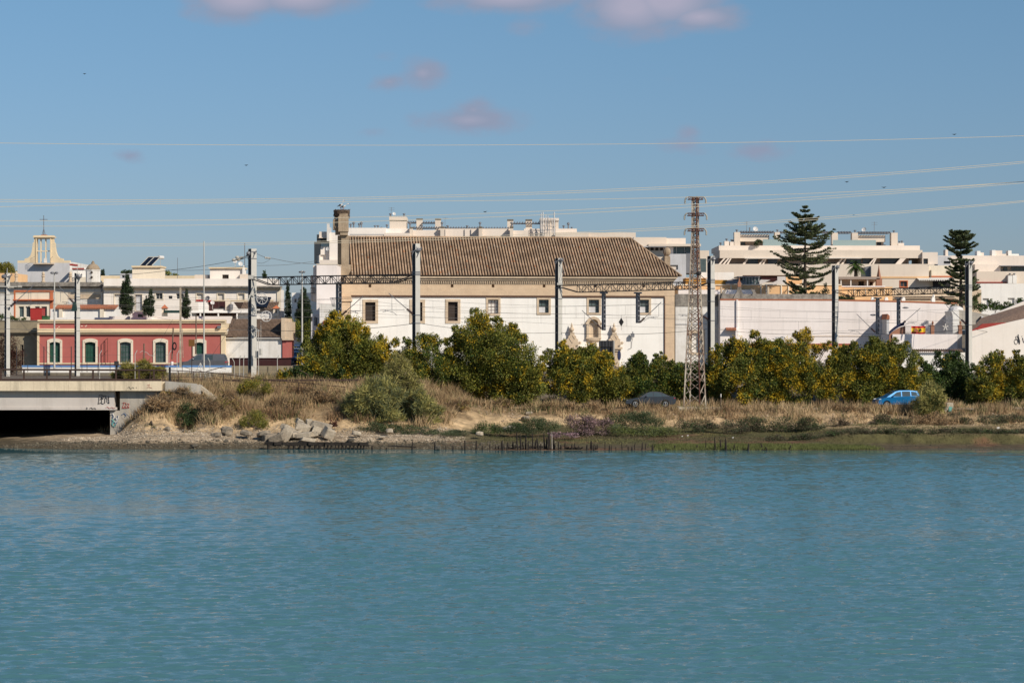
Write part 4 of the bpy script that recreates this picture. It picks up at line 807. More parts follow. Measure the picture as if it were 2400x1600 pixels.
body(r, AF, (1228, 536, 1352, 600), 12, "beigelight", 1, name="wall"); body(r, AF, (1300, 545, 1380, 600), 12, "beige", -1, name="front_wall"); body(r, AF, (1352, 545, 1490, 600), 12, "beige", 0, name="wall")
for (x0, y0, x1, d) in ((976, 512, 990, 3), (1020, 512, 1033, 3), (1189, 514, 1203, 3), (1232, 514, 1247, 3), (960, 532, 967, -1), (1032, 531, 1041, -1), (1122, 531, 1130, -1), (1195, 531, 1203, -1)):
    body(r, AF, (x0, y0 + 3, x1, 560), 1.4, "beige", d, name="pier"); trimbox(r, AF, (x0 - .5, y0, x1 + .5, y0 + 3), "grime", "pier_cap", d - .1, 1.6)
body(r, AF, (1266, 518, 1309, 545), 5, "beige", 2, name="stair_tower"); body(r, AF, (1265, 511, 1310, 517.5), 5.3, "beigelight", 1.8, name="tower_cap")
for (x0, x1, y, n) in ((955, 976, 522.5, 4), (990, 1020, 523, 5), (967, 1032, 535, 11), (1041, 1122, 535.5, 13), (1130, 1195, 536, 10), (1203, 1266, 524, 10), (1203, 1264, 547, 9), (902, 960, 545, 9)): slatrow(r, AF, x0, x1, y, 2.4 if y < 530 else 1.3, n)
cowls(r, AF, [(822, 524, 534), (829, 520, 534), (842, 523, 534), (847, 520, 534), (879, 528, 534), (886, 528, 534), (894, 532, 542), (907, 526, 534), (961, 521, 532), (1036, 520, 531), (1125, 520, 531), (1199, 520, 531), (1095, 528, 535), (1049, 528, 535), (1332, 521, 536), (1321, 528, 536), (1340, 532, 536), (915, 500, 508), (947, 500, 508), (1331, 545, 552), (1315, 546, 552), (834, 541, 549), (848, 541, 549)], 1.2)
m = MB(AF)
for x in (1042, 1088, 1103, 1122): m.pb(x, 538, x + 1.4, 556, .1, .35)
m.build("downpipes", "metalgrey", r)
trimbox(r, AF, (815, 549, 905, 550.5), "metalgrey", "handrail", -2, .1)
dish(924, 501, 4, 381, "small satellite dish on the stair tower of the apartment block", 508)
antenna(917, 486, 508, 382, "thin television antenna on the apartment stair tower", 2); antenna(1043, 510, 535, 384, "thin television antenna on the apartment roof slats", 1, .05)
r = thing("telecom_mast", "cluster of pale cell antenna panels on a lattice stand on the roof", "telecom mast", W(1285, 550, 378))
for i, (x, y0, y1, w_x) in enumerate(((1268, 499, 545, 2.6), (1272.5, 497, 552, 2.8), (1279, 503, 540, 2.2), (1284, 506, 542, 2.4), (1299, 497, 551, 3.0), (1294, 512, 545, 1.6))):
    m = MB(); c = W(x, y1, 378 + (i % 2)); e = W(x, y0, 378 + (i % 2)); m.bar(c, e, w_x * .065, n=8); m.build("antenna_panel", "dish", r)
m = MB()
for x in (1266, 1270, 1276, 1282, 1288, 1296, 1301): m.bar(W(x, 512 + (x % 5) * 2, 379), W(x, 554, 379), .07)
for y in (514, 522, 530, 538, 546): m.bar(W(1265, y, 379.2), W(1302, y + 1, 379.2), .06)
for i in range(8): m.bar(W(1266 + i * 4, 512 + (i % 3) * 8, 379.3), W(1272 + i * 4, 526 + (i % 4) * 6, 379.3), .05)
m.build("frame", "metalgrey", r)
# left tower of the apartments with balconies and the white house in front
LF, r = house("balcony_block", "stepped beige apartment block with balconies left of the nest pier", "building", 748, 350)
body(r, LF, (772, 545, 812, 640), 12, "warmwhite", 0); body(r, LF, (748, 578, 773, 640), 8, "warmwhite", .8, [w_(751, 597, 764, 611, glass="glassdark", bars=(0, 0), t=.6)], name="lower_block")
body(r, LF, (748, 543, 773, 557), 7, "beigelight", .5, name="top_balcony"); body(r, LF, (752, 557.2, 773, 578), 6, "glassgreen", 2.2, name="recess"); trimbox(r, LF, (752, 568, 772, 578), "glassrail", "glass_rail", .7, .06); trimbox(r, LF, (747, 556.5, 773, 558), "beige", "slab", .3, 7)
body(r, LF, (749, 609, 790, 640), 3, "beigelight", -2.2, name="balcony"); trimbox(r, LF, (766, 524, 772, 566), "shutterwhite", "flue_pipe", -.4, .5); trimbox(r, LF, (772, 533, 776, 546), "greywhite", "duct", .5, .6)
m = MB(LF); a, z = LF.q(737, 618, 1); m.box(a, a + .4, .5, 5, z, z + 3.4); m.box(a + .4, a + 1.0, .6, 5, z + 1.5, z + 4.6); m.build("glazed_bay", "glassdark", r)
dish(768, 583, 5, 349, "white dish on the balcony below the tall flue", 590, faceleft=True)
KF, r = house("white_street_house", "plain white house wall left of the convent pier beside the street", "building", 742, 283)
body(r, KF, (742, 619.5, 789, 735), 16, "pinkwhite", 0); trimbox(r, KF, (741.5, 618.3, 790, 620), "creampale", "coping", -.05, 16)
m = MB(KF); m.pb(734, 622, 741.8, 706, 14, .5); m.pb(729, 645, 733.8, 705, 3, 3); m.build("side_wing", "beigelight", r); m = MB(KF); m.pb(727, 674, 738, 675.2, 1.5, .2); m.pb(727, 686, 738, 687.2, 1.5, .2)
for x in range(727, 738, 2): m.pb(x, 675, x + .5, 686.4, .05, .2)
m.build("balcony_rail", "frameblack", r)
body(r, KF, (749, 712, 789, 860), 4, "oldwhite", -4.2, name="lower_wall"); m = MB(KF); m.pb(729, 735, 748.8, 800, 10, -3.2); m.build("lower_wing", "greywhite", r)
m = MB(KF)
for (x, y0, y1) in ((737, 741, 763), (741, 744, 763), (729.5, 742, 752)): m.pb(x, y0, x + 2.2, y1, .06, -3.3)
m.build("dark_windows", "openingdark", r)
for (x, y, c) in ((757, 752, "redband"), (762, 748, "pinkwhite"), (770, 746, "stonetrim")): m = MB(KF); m.pb(x, y, x + 6, y + 8, .4, -4.7); m.build("hanging_laundry", c, r)
f, r = house("far_white_house", "distant white house between the cypresses at the end of the street", "building", 684, 400)
body(r, f, (684, 686, 740, 790), 8, "whitewash", 0, [w_(690, 700, 695, 708, bars=(0, 0))])
# glass fronted block right of the hip
GF, r = house("glass_terrace_block", "flat roofed beige block with glazed terrace behind the hip roof", "building", 1485, 345)
body(r, GF, (1485, 556, 1562, 640), 10, "beige", 1); body(r, GF, (1562, 595, 1608, 680), 9, "greywhite", -1.2, [w_(1571, 621, 1589, 632, glass="beige", frame="frameborwn", bars=(0, 0))], name="lower_wall", t=.3)
body(r, GF, (1562, 577, 1621, 596), 7, "glassgreen", 1.3, name="glass_room"); m = MB(GF)
for x in (1566, 1577, 1585, 1604, 1620): m.pb(x, 577, x + 1, 595, .1, 1.15)
m.build("mullions", "greywhite", r); trimbox(r, GF, (1520, 571.5, 1643, 577), "beige", "roof_slab", -.6, 9); body(r, GF, (1560, 558, 1607, 572), 5, "beigelight", 1.5, name="roof_room"); trimbox(r, GF, (1562, 578, 1578, 595), "pinkwhite", "door_leaf", .9, .3)
trimbox(r, GF, (1490, 577, 1562, 579), "greywhite", "awning", -.5, 2); m = MB(GF)
for i in range(6): m = MB(GF); m.pb(1492 + i * 11, 580, 1499 + i * 11, 587, .05, .9); m.build("terrace_shutter", "openingdark", r)
m = MB(GF); m.pb(1608.2, 592, 1640, 640, 8, .5); m.build("side_wing", "metalgrey", r)
f, r = house("grey_glass_block", "narrow grey glazed building edge behind the pylon", "building", 1640, 352)
body(r, f, (1636, 587, 1662, 640), 8, "beige", 0, name="wall"); body(r, f, (1640, 606, 1655, 640), 8, "glassgreen", -.7, name="glass_front")
# ---------------------------------------------------------------- terraced apartments on the right
RF, r = house("terraced_apartments", "wide terraced beige apartment building with diagonal sun stripes shaped in its loggias", "building", 1672, 365)
body(r, RF, (1685, 575.5, 2156, 587), 14, "beigelight", 3.5, name="upper_parapet"); body(r, RF, (1687, 586, 2162, 605), 12, "beige", 1.2, name="loggia_fascia")
def stripes(x0, x1, y0, y1, n, ph=0):
    m = MB(RF)
    for i in range(n):
        a = x0 + (x1 - x0) * i / n; w = (x1 - x0) / n; h = (y1 - y0)
        pts = [RF.q(a, y1, 1.2), RF.q(a + w * .5, y1, 1.2), RF.q(min(a + w * .5 + h * .9, x1 + 3), y0, 1.2), RF.q(min(a + h * .9, x1), y0, 1.2)]; m.prism([(p[0], p[1]) for p in pts], 1.25, 1.6)
    m.build("sun_stripe_bars", "beigelight", r)  # pale bars shaped as the diagonal sun stripes on the loggia back
body(r, RF, (1683, 604.5, 2130, 619), 8, "brownroom", 2.8, name="loggia_back")
for (a, b, n) in ((1684, 1712, 3), (1740, 1752, 1), (1778, 1795, 2), (1960, 1982, 2), (2036, 2052, 2), (2098, 2125, 1)): stripes(a, b, 605, 619, n)
for (a, b) in ((1752, 1776), (1800, 1822), (1984, 2018), (2022, 2042), (2064, 2108)): m = MB(RF); m.pb(a, 606, b, 619, .1, 2.6); m.build("loggia_window", "glassdark", r)
trimbox(r, RF, (1746, 604.3, 1835, 606), "shutterwhite", "awning", .6, 2); trimbox(r, RF, (1925, 603.8, 2020, 605.5), "shutterwhite", "awning", .6, 2)
body(r, RF, (1673, 618.6, 2190, 720), 12, "beige", 0, name="lower_parapet"); body(r, RF, (2162, 591, 2198, 619), 10, "beigelight", .6, [w_(2164, 606, 2175, 619, frame="frameblack", bars=(1, 0))], name="end_block")
body(r, RF, (1721, 561, 1803, 576), 6, "brownroom", 7, [w_(1736, 566, 1747, 575, glass="glassgreen", frame="frameborwn")], name="penthouse"); body(r, RF, (1735, 549.5, 1803, 566), 6, "beige", 6, name="penthouse_front")
for (a, b, y0) in ((1721, 1735, 544), (1816, 1828, 544), (1950, 1964, 545.5), (1997, 2011, 545.5), (2089, 2104, 545.5)): body(r, RF, (a, y0, b, 577), 1.6, "beige", 5, name="pier")
body(r, RF, (2011, 551, 2075, 567), 6, "beige", 6, name="penthouse_front"); body(r, RF, (2054, 560, 2071, 577), 4, "beigelight", 7, [w_(2055, 567, 2066, 576, bars=(1, 0))], name="penthouse")
trimbox(r, RF, (1788, 561, 1866, 575.4), "glassrail", "glass_screen", 4.2, .1); trimbox(r, RF, (1952, 562.5, 2053, 575.4), "glassrail", "glass_screen", 4.2, .1)
slatrow(r, RF, 1735, 1816, 545.5, 5.2, 13); slatrow(r, RF, 1828, 1950, 546, 5.2, 18); slatrow(r, RF, 1964, 1997, 546.5, 5.2, 5); slatrow(r, RF, 2011, 2089, 547, 5.2, 12)
body(r, RF, (1698, 565, 1709, 577), 1.5, "beigelight", 5, name="chimney"); body(r, RF, (1711, 566.5, 1720, 577), 1.5, "beigelight", 5, name="chimney"); body(r, RF, (2105, 569.5, 2119, 577), 1.5, "beigelight", 5, name="chimney")
cowls(r, RF, [(1703, 559, 566), (1715, 561, 567), (1689, 568, 576), (1727, 538, 544), (1822, 538, 544), (2004, 539, 545), (2095, 540, 546), (2108, 565, 570), (2114, 564, 570), (2074, 573, 577)], 5.5)
dish(1771, 537, 6.5, 372, "white satellite dish on the left penthouse roof", 546); dish(2025, 538, 5.5, 372, "white satellite dish on the right penthouse roof", 547, faceleft=True)
antenna(1750, 519, 545, 373, "television antenna on the left penthouse roof", 2); antenna(2049, 520, 547, 373, "television antenna on the right penthouse roof", 2); antenna(1757, 533, 545, 372.5, "short dark pipe vent on the left penthouse roof", 0, .2)
HF, r = house("orange_band_house", "beige house with an orange stripe and awnings below the terraces", "building", 2040, 335)
body(r, HF, (2042, 623, 2177, 680), 10, "beige", 0, [w_(2110, 659, 2126, 672, frame="oranget", bars=(1, 0), trim="oranget", tw=2)]); body(r, HF, (2028, 626, 2041.5, 665), 4, "metalgrey", 1, name="side_wing")
body(r, HF, (2177, 622, 2262, 700), 9, "creampale", .5, name="right_wall"); trimbox(r, HF, (2042, 648, 2177, 652), "apricot", "orange_band", -.1, .2); trimbox(r, HF, (2177, 646.5, 2262, 649.5), "oranget", "orange_band", .35, .2)
m = MB(HF); a, z = HF.q(2153, 651, -1.6); b = HF.q(2236, 651, -1.6)[0]; zc = HF.q(2190, 655, -1.6)[1]
m.faces([(a, -1.6, zc), (b, -1.6, zc), (b, .4, z + .1), (a, .4, z + .1)], [(0, 1, 2, 3)])
n = 16
for i in range(n): s = a + (b - a) * i / n; m.prism([(s, zc), (s + (b - a) / n, zc), (s + (b - a) / n * .5, zc - .25)], -1.62, -1.58)
m.build("awning", "shutterwhite", r)
m = MB(HF); m.pb(2187, 655, 2228, 672, .2, .25); m.pb(2157, 655, 2162, 672, .2, .25); m.build("dark_doorways", "frameblack", r); trimbox(r, HF, (2180, 633, 2183, 650), "grime", "flue", .1, .3)
QF, r = house("right_apartments", "far beige apartment block with roof pergola at the right edge", "building", 2199, 395)
body(r, QF, (2199, 599, 2620, 660), 12, "beigelight", 2); body(r, QF, (2285, 619, 2345, 640), 4, "beigelight", .5, name="balcony_wall"); body(r, QF, (2198, 600, 2228, 622), 4, "greywhite", .5, [w_(2212, 612, 2227, 618, bars=(2, 0))], name="left_terrace")
body(r, QF, (2289, 636, 2620, 700), 6, "beige", -2, name="lower_wall"); trimbox(r, QF, (2345, 622, 2620, 624), "metalgrey", "pergola", -.5, 2.6)
m = MB(QF); m.pb(2352, 626, 2361, 636, .2, 1.7); m.pb(2370, 626, 2620, 636, .2, 1.7); m.build("glazing", "glassgreen", r)
for i, (a, b, y) in enumerate(((2290, 2298, 588), (2298, 2306, 592), (2325, 2333, 586), (2333, 2349, 587), (2363, 2371, 587), (2349, 2362, 595), (2371, 2388, 595), (2216, 2222, 585))): body(r, QF, (a, y, b, 601), 2, "beigelight" if i % 2 else "whitewash", 3.0 + (i % 2) * .3, name="chimney")
cowls(r, QF, [(2367, 640, 646), (2377, 640, 646)], -2.4); body(r, QF, (2363, 646, 2373, 664), 1, "whitewash", -3.2, name="chimney"); body(r, QF, (2374, 645, 2383, 664), 1, "whitewash", -3.2, name="chimney"); trimbox(r, QF, (2289, 660.5, 2360, 663), "redband", "roof_edge", -2.4, .4)
VF, r = house("white_patio_house", "bright white house behind the dark pine with a barred window", "building", 2285, 330)
body(r, VF, (2285, 664.5, 2620, 760), 8, "whitewash", 0, [w_(2303, 699, 2318, 717, frame="frameblack", bars=(3, 2), t=.5), w_(2362, 698, 2378, 720, glass="whitewash", frame="whitewash", bars=(0, 0), t=.6)])
# ---------------------------------------------------------------- apricot terraces and roofs in the middle right
BF, r = house("apricot_terrace", "apricot painted parapet terrace behind the grey walled warehouse", "building", 1600, 305)
body(r, BF, (1590, 668, 1973, 760), 8, "apricot", 0); trimbox(r, BF, (1590, 666, 1973, 668.5), "creampale", "coping", -.15, .6); body(r, BF, (1590, 679, 1770, 760), 1, "pinkwhite", -1.2, name="pink_base")
for x in (1598, 1674, 1712, 1782, 1795, 1830, 1847, 1880): trimbox(r, BF, (x, 668.4, x + 3, 690), "creampale", "pier", -.12, .2)
body(r, BF, (1607, 652, 1655, 667), 5, "ochre", 2, name="ochre_room"); trimbox(r, BF, (1607, 651, 1657, 653), "apricot", "roof_edge", 1.8, 5.3); body(r, BF, (1674, 656, 1704, 667), 3, "ochre", 1.5, name="ochre_wall")
body(r, BF, (1640, 638, 1720, 668), 5, "whitewash", 6, name="white_roof_room"); body(r, BF, (1842, 648, 1880, 668), 5, "apricot", 3, name="apricot_room")
m = MB(BF); a, z = BF.q(1702, 657, -.6); b, z1 = BF.q(1738, 651, -.6); m.faces([(a, -.6, z - .5), (b + .6, -.6, z - .5), (b + .6, 2.5, z1 + .1), (a, 2.5, z1 - .3)], [(0, 1, 2, 3)]); m.build("brown_awning", "brownroom", r)
body(r, BF, (1740, 649, 1780, 667), 4, "glassgreen", 1.2, name="glazed_pavilion"); trimbox(r, BF, (1728, 647.5, 1781, 650), "metalgrey", "pavilion_roof", .8, 5); m = MB(BF)
for x in (1741, 1748, 1755, 1762, 1769, 1778): m.pb(x, 650, x + 1.2, 667, .1, 1.05)
m.build("pavilion_posts", "greywhite", r)
m = MB(BF); m.prism([BF.q(1780, 667, 2), BF.q(1806, 656, 2), BF.q(1784, 655, 2), BF.q(1780, 658, 2)], 2, 2.4); m.prism([BF.q(1800, 667, 2.6), BF.q(1844, 667, 2.6), BF.q(1841, 648, 2.6), BF.q(1822, 648, 2.6), BF.q(1822, 657, 2.6)], 2.6, 2.9); m.build("stair_walls", "greywhite", r)
body(r, BF, (1785, 646, 1822, 660), 3, "maroon", 5, name="dark_recess"); trimbox(r, BF, (1742, 645, 1880, 647.3), "frameborwn", "eave_line", 4.8, 1)
EF, r = house("pergola_house", "peach terrace house with a dark roofed porch and pointed finial", "building", 1972, 306)
body(r, EF, (1960, 672, 2092, 760), 8, "apricot", 0, t=.3); trimbox(r, EF, (1960, 670, 2075, 672.4), "pinkwhite", "coping", -.15, .5)
body(r, EF, (1965, 654, 2060, 671), 4, "beige", 3, [w_(2012, 659, 2025, 671, glass="openingdark", bars=(0, 0)), w_(2038, 660, 2046, 669, glass="openingdark", frame="oranget", bars=(0, 0))], name="porch_back"); trimbox(r, EF, (1966, 648.5, 2062, 654.5), "brownroom", "porch_roof", .8, 6)
m = MB(EF)
for x in (1970, 1993, 2032, 2054): m.pb(x, 654.5, x + 2.5, 671, .2, 1.0)
m.build("porch_posts", "shutterwhite", r)
m = MB(EF); s, z = EF.q(2062, 654, 1); m.box(s - .5, s + .3, .8, 1.6, z - 1, z + .1); m.lathe((s - .1, 1.2, z + .1), [(.35, 0), (.12, 1.2), (.02, 1.9)], 4); m.build("pointed_finial", "brownpier", r)
for x in (2009, 2036, 2063, 2080): trimbox(r, EF, (x - 8, 676, x - 6.6, 690), "creampale", "pier", -.1, .15)
f, r = house("tile_roof_house", "low old house with layered stone cornices behind the big white wall", "building", 2058, 308)
body(r, f, (2058, 678, 2300, 760), 6, "stonetrim", 0); trimbox(r, f, (2056, 693, 2240, 694.2), "creampale", "string_course", -.2, .4); trimbox(r, f, (2056, 699, 2240, 700.5), "grime", "string_course", -.2, .4); trimbox(r, f, (2180, 708, 2240, 713), "tilered", "tile_edge", -1.2, 1.2)
for i, x in enumerate((2046, 2078, 2118, 2188)):
    m = MB(f); m.pb(x - 4, 700, x + 4, 712, .8, -3.2); m.pb(x - 3, 696, x + 3, 700, .7, -3.1)
    if i == 3: s, z = f.q(x, 696, -2.8); m.lathe((s, -2.8, z), [(.2, 0), (.15, .2), (.03, .4)], 4)
    m.build("merlon", "whitewash", r)
# ---------------------------------------------------------------- big white wall with the weathered coping
GW, r = house("warehouse_wall", "tall blank white warehouse wall with a rough buttress", "building", 1687, 292, 0)
m = MB(GW); P = [(1688, 702), (1960, 703), (1961, 704), (2240, 712)]
pr = [GW.q(1688, 705)] + []; z0 = 4.5
top = [GW.q(1688, 703), GW.q(1955, 704), GW.q(2090, 707), GW.q(2243, 712)]
m.prism([(top[0][0], z0), (top[-1][0], z0)] + top[::-1], 0, 14); m.build("wall", "pinkwhite", r)
m = MB(GW)
for a, b in zip(top[:-1], top[1:]): m.bar((a[0], .1, a[1] + .05), (b[0], .1, b[1] + .05), .22)
m.build("tile_edge", "tilered", r)
m = MB(GW); s0, s1 = GW.q(1725.5, 720)[0], GW.q(1729.5, 720)[0]; zt_, zm, zb_ = GW.q(1727, 702.5)[1], GW.q(1727, 768)[1], GW.q(1727, 802)[1]
m.box(s0, s1, -.25, 0, zm, zt_); m.faces([(s0 - .15, -.7, zm - .3), (s1, -.7, zm - .3), (s1, 0, zm - .3), (s0 - .15, 0, zm - .3), (s0, -.25, zm), (s1, -.25, zm), (s1, 0, zm), (s0, 0, zm)], [(0, 1, 5, 4), (1, 2, 6, 5), (3, 0, 4, 7)]); m.box(s0 - .15, s1, -.7, 0, 4.5, zm - .3); m.build("buttress", "pinkwhite", r)
m = MB(GW); s, z = GW.q(1703, 773, -.5); n = 7
for i in range(n): m.bar((s + .17 * i * 1.15, -.8, z), (s + .17 * i * 1.15, 0, z + .25), .2, n=6)
m.build("small_tile_awning", "tilered", r)
trimbox(r, GW, (1700, 805, 1996, 808.5), "redband", "red_band", -.12, .12); trimbox(r, GW, (1700, 808.5, 1996, 816), "ochre", "ochre_band", -.18, .18); trimbox(r, GW, (1860, 787, 2088, 788), "stonetrim", "string_course", -.08, .1)
m = MB(GW); m.pb(1817, 789, 1840, 800, .04, -.03); m.pb(1830, 788, 1836, 790, .03, -.03); m.build("peeled_patch", "greywhite", r)
CW, r = house("grey_coped_wall", "high wall with a black lichened coping and faded window surround", "wall", 1581, 294.5, 2)
body(r, CW, (1583, 718, 1690, 880), 2, "oldwhite", 0, [w_(1621, 780, 1645, 825, glass="oldwhite", frame="oldwhite", bars=(0, 0), trim="stonetrim", tw=7, proud=.04, t=.35)])
m = MB(CW); m.pb(1583, 689, 1684, 718, 2.0, -.06); m.build("lichened_coping", "stonedark", r); m = MB(CW); m.pb(1684, 689, 1962, 703, 2.0, -1.2); m.build("coping", "stonedark", r); trimbox(r, CW, (1583, 758.5, 1694, 759.6), "greywhite", "ledge", -.1, .1); trimbox(r, CW, (1695, 760, 1702, 813), "stone", "quoins", -2.2, .4)
trimbox(r, CW, (1682, 728, 1686, 758), "metalgrey", "downpipe", -.15, .15); m = MB(CW); m.pb(1700, 802, 1714, 806, .5, -1.8); m.build("ledge_block", "redband", r)
m = MB(CW); m.prism([CW.q(x, y, -1.4) for x, y in ((1718, 700), (1722, 692), (1727, 684), (1729, 674), (1728, 664), (1731, 660), (1733, 648), (1735, 660), (1738, 664), (1737, 674), (1739, 684), (1745, 692), (1750, 700))][::-1], -1.4, -1.0)
m.prism([CW.q(x, y, -1.4) for x, y in ((1690, 700), (1692, 688), (1696, 680), (1706, 676), (1700, 684), (1700, 692), (1708, 700))][::-1], -1.4, -1.0)
m.prism([CW.q(x, y, -1.4) for x, y in ((1750, 700), (1762, 692), (1765, 686), (1760, 677), (1768, 679), (1773, 688), (1774, 700))][::-1], -1.4, -1.0)
m.build("baroque_crest", "stonedark", r); m = MB(CW); m.prism([CW.q(x, y, -1.44) for x, y in ((1729, 672), (1729, 662), (1731, 660), (1733, 648.5), (1735, 660), (1737, 662), (1737, 672))][::-1], -1.44, -1.405); m.build("red_lichen", "brownpier", r)
for x in (1689, 1799): trimbox(r, CW, (x, 672, x + 4, 689), "stonetrim", "small_pinnacle", 1.2, .5)
# ---------------------------------------------------------------- terrace with railing, flag and curved wall
YF, r = house("railed_terrace", "white terrace wall with a blue-grey railing and brown piers", "terrace", 2092, 266)
body(r, YF, (2092, 783, 2244, 880), 8, "pinkwhite", 0); m = MB(YF); m.pb(2244.2, 783, 2255, 880, 6, 1.2); m.build("side_wall", "greywhite", r)
a, z = YF.q(2122, 783, .3); b = YF.q(2246, 783, .3)[0]; zt_ = YF.q(2150, 764.5, .3)[1]; m = MB(YF); m.bar((a, .3, zt_), (b, .3, zt_), .05); m.bar((a, .3, z + .1), (b, .3, z + .1), .05)
for i in range(52): s = a + (b - a) * i / 51; m.bar((s, .3, z), (s, .3, zt_), .025)
m.build("railing", "metalgrey", r)
for x0, x1 in ((2182, 2190), (2247, 2255)):
    m = MB(YF); m.pb(x0, 763, x1, 783, .5, .15); m.pb(x0 - .8, 761.5, x1 + .8, 763, .6, .1); s, z = YF.q((x0 + x1) / 2, 761.5, .4); m.lathe((s, .4, z), [(.09, 0), (.05, .1), (.14, .25), (.1, .4), (.02, .5)], 8); m.build("brown_pier", "brownpier", r)
m = MB(YF); n = 14
for i in range(n):
    t0, t1 = i / n, (i + 1) / n; fx = lambda t: 2084 + 38 * t; fy = lambda t: 785 - 21 * math.sin(t * 1.45) ** .9; A = YF.q(fx(t0), fy(t0), .2); B = YF.q(fx(t1), fy(t1), .2); C = YF.q(fx(t0), 806, .2)
    m.prism([(A[0], C[1]), (B[0], C[1]), (B[0], B[1]), (A[0], A[1])], .2, .5)
m.build("curved_stair_wall", "brownpier", r); m = MB(YF)
for i in range(22): t = i / 21; A = YF.q(2085 + 33 * t, 783 - 21 * math.sin(t * 1.35) ** .9, .35); m.lathe((A[0], .35, A[1]), [(.1, 0), (.05, .1), (.12, .22), (.03, .36)], 6)
m.build("finial_row", "signblue", r)
m = MB(YF); s, z = YF.q(2216, 778, .2); k = .05
for i in range(5):
    t = math.pi / 2 + i * 1.2566; m.prism([(s + .05 * math.cos(t + .8), z + .6 + .05 * math.sin(t + .8)), (s + .05 * math.cos(t - .8), z + .6 + .05 * math.sin(t - .8)), (s + .36 * math.cos(t - .15), z + .6 + .42 * math.sin(t - .15)), (s + .36 * math.cos(t + .15), z + .6 + .42 * math.sin(t + .15))][::-1], .2, .24)
m.build("white_star_ornament", "shutterwhite", r)
c = YF.w((YF.q(2136, 764, .15)[0], .15, ZZ(764, 266)))
r = thing("flag", "red and yellow striped flag with a black bull hanging on the railing", "flag", c)
def flagstrip(name, y0, y1, mt_):
    m = MB(YF); n = 16; pts = []
    for i in range(n + 1):
        t = i / n; x = 2136 + 33 * t; sag = 1.2 * math.sin(math.pi * t) + 1.2 * math.exp(-((t - .62) / .08) ** 2); a = YF.q(x, y0 + (0 if y0 < 765 else sag * .4), .1)
        b = YF.q(x, y1 + (0 if y1 < 765 else sag * .4), .1); w = .06 * math.sin(t * 17) + .06 * math.sin(t * 7 + 1); pts += [(a[0], .1 + w, a[1]), (b[0], .1 + w, b[1])]
    pts2 = [(p[0], p[1] + .012, p[2]) for p in pts]; N = len(pts)
    m.faces(pts + pts2, [(2 * i, 2 * i + 1, 2 * i + 3, 2 * i + 2) for i in range(n)] + [(N + 2 * i, N + 2 * i + 2, N + 2 * i + 3, N + 2 * i + 1) for i in range(n)]); m.build(name, mt_, r)
flagstrip("red_stripe", 764, 768.5, "flagred"); flagstrip("yellow_stripe", 768.5, 777.8, "flagyellow"); flagstrip("red_stripe", 777.8, 782, "flagred")
m = MB(YF); s, z = YF.q(2157.5, 777.4, -.06); m.prism([(s + x * .055, z + y * .055) for x, y in ((-3, 0), (-2.4, 3), (-2.6, 5), (-1, 5.5), (0, 8), (.8, 6), (2, 5), (2.2, 0), (1.6, 0), (1.3, 2.6), (-1.5, 2.6), (-2, 0))][::-1], -.09, -.07); m.build("bull_silhouette", "black", r)
m = MB(YF); s, z = YF.q(2147, 773, -.02); m.prism([(s - .25, z - .15), (s + .2, z - .3), (s + .25, z), (s, z + .2), (s - .2, z + .12)], -.09, -.075); m.build("emblem_patch", "tilered", r)
f, r = house("low_yard_wall", "low white wall with a row of round roof tiles under the terrace", "wall", 1960, 262)
body(r, f, (1955, 826, 2262, 880), 1, "whitewash", 0); m = MB(f)
for i in range(62):
    x = 1956 + i * 4.9
    if 2006 < x < 2140: continue
    s, z = f.q(x, 823, -.3); m.bar((s, -.4, z), (s, .8, z + .2), .19, n=8)
m.build("tile_row", "tileflat", r); m = MB(f)
for i in range(62):
    x = 1956 + i * 4.9
    if 2006 < x < 2140: continue
    s, z = f.q(x, 823, -.43); m.bar((s, -.43, z), (s, -.405, z), .12, n=8)
m.build("tile_hollows", "openingdark", r)
m = MB(f); s, z = f.q(2246, 828, -.3)
for i in range(8): t0, t1 = i / 8 * 1.57, (i + 1) / 8 * 1.57; m.bar((s + .9 * math.sin(t0), -.3, z - .9 + .9 * math.cos(t0)), (s + .9 * math.sin(t1), -.3, z - .9 + .9 * math.cos(t1)), .1, n=6)
m.bar((s + .9, -.3, z - .9), (s + .9, -.3, z - 2.6), .1, n=6); m.build("curved_pipe", "galv", r)
f, r = house("party_wall", "thin projecting wall with a terracotta top casting a diagonal shadow", "wall", 2077, 288)
m = MB(f); a, b, z0, z1 = f.r(2078, 748, 2084, 870); m.box(a, b, 0, 4, 4.5, z1); m.build("wall", "greywhite", r); m = MB(f); m.faces([(a - .05, -.1, z1), (b + .05, -.1, z1), (b + .05, 4, z1), (a - .05, 4, z1), (a + .12, -.1, z1 + .7), (b + .05, -.1, z1 + .45), (b, 4, z1 + .5), (a + .1, 4, z1 + .7)], [(0, 3, 2, 1), (4, 5, 6, 7), (0, 1, 5, 4), (1, 2, 6, 5), (2, 3, 7, 6), (3, 0, 4, 7)]); m.build("terracotta_top", "tilered", r)
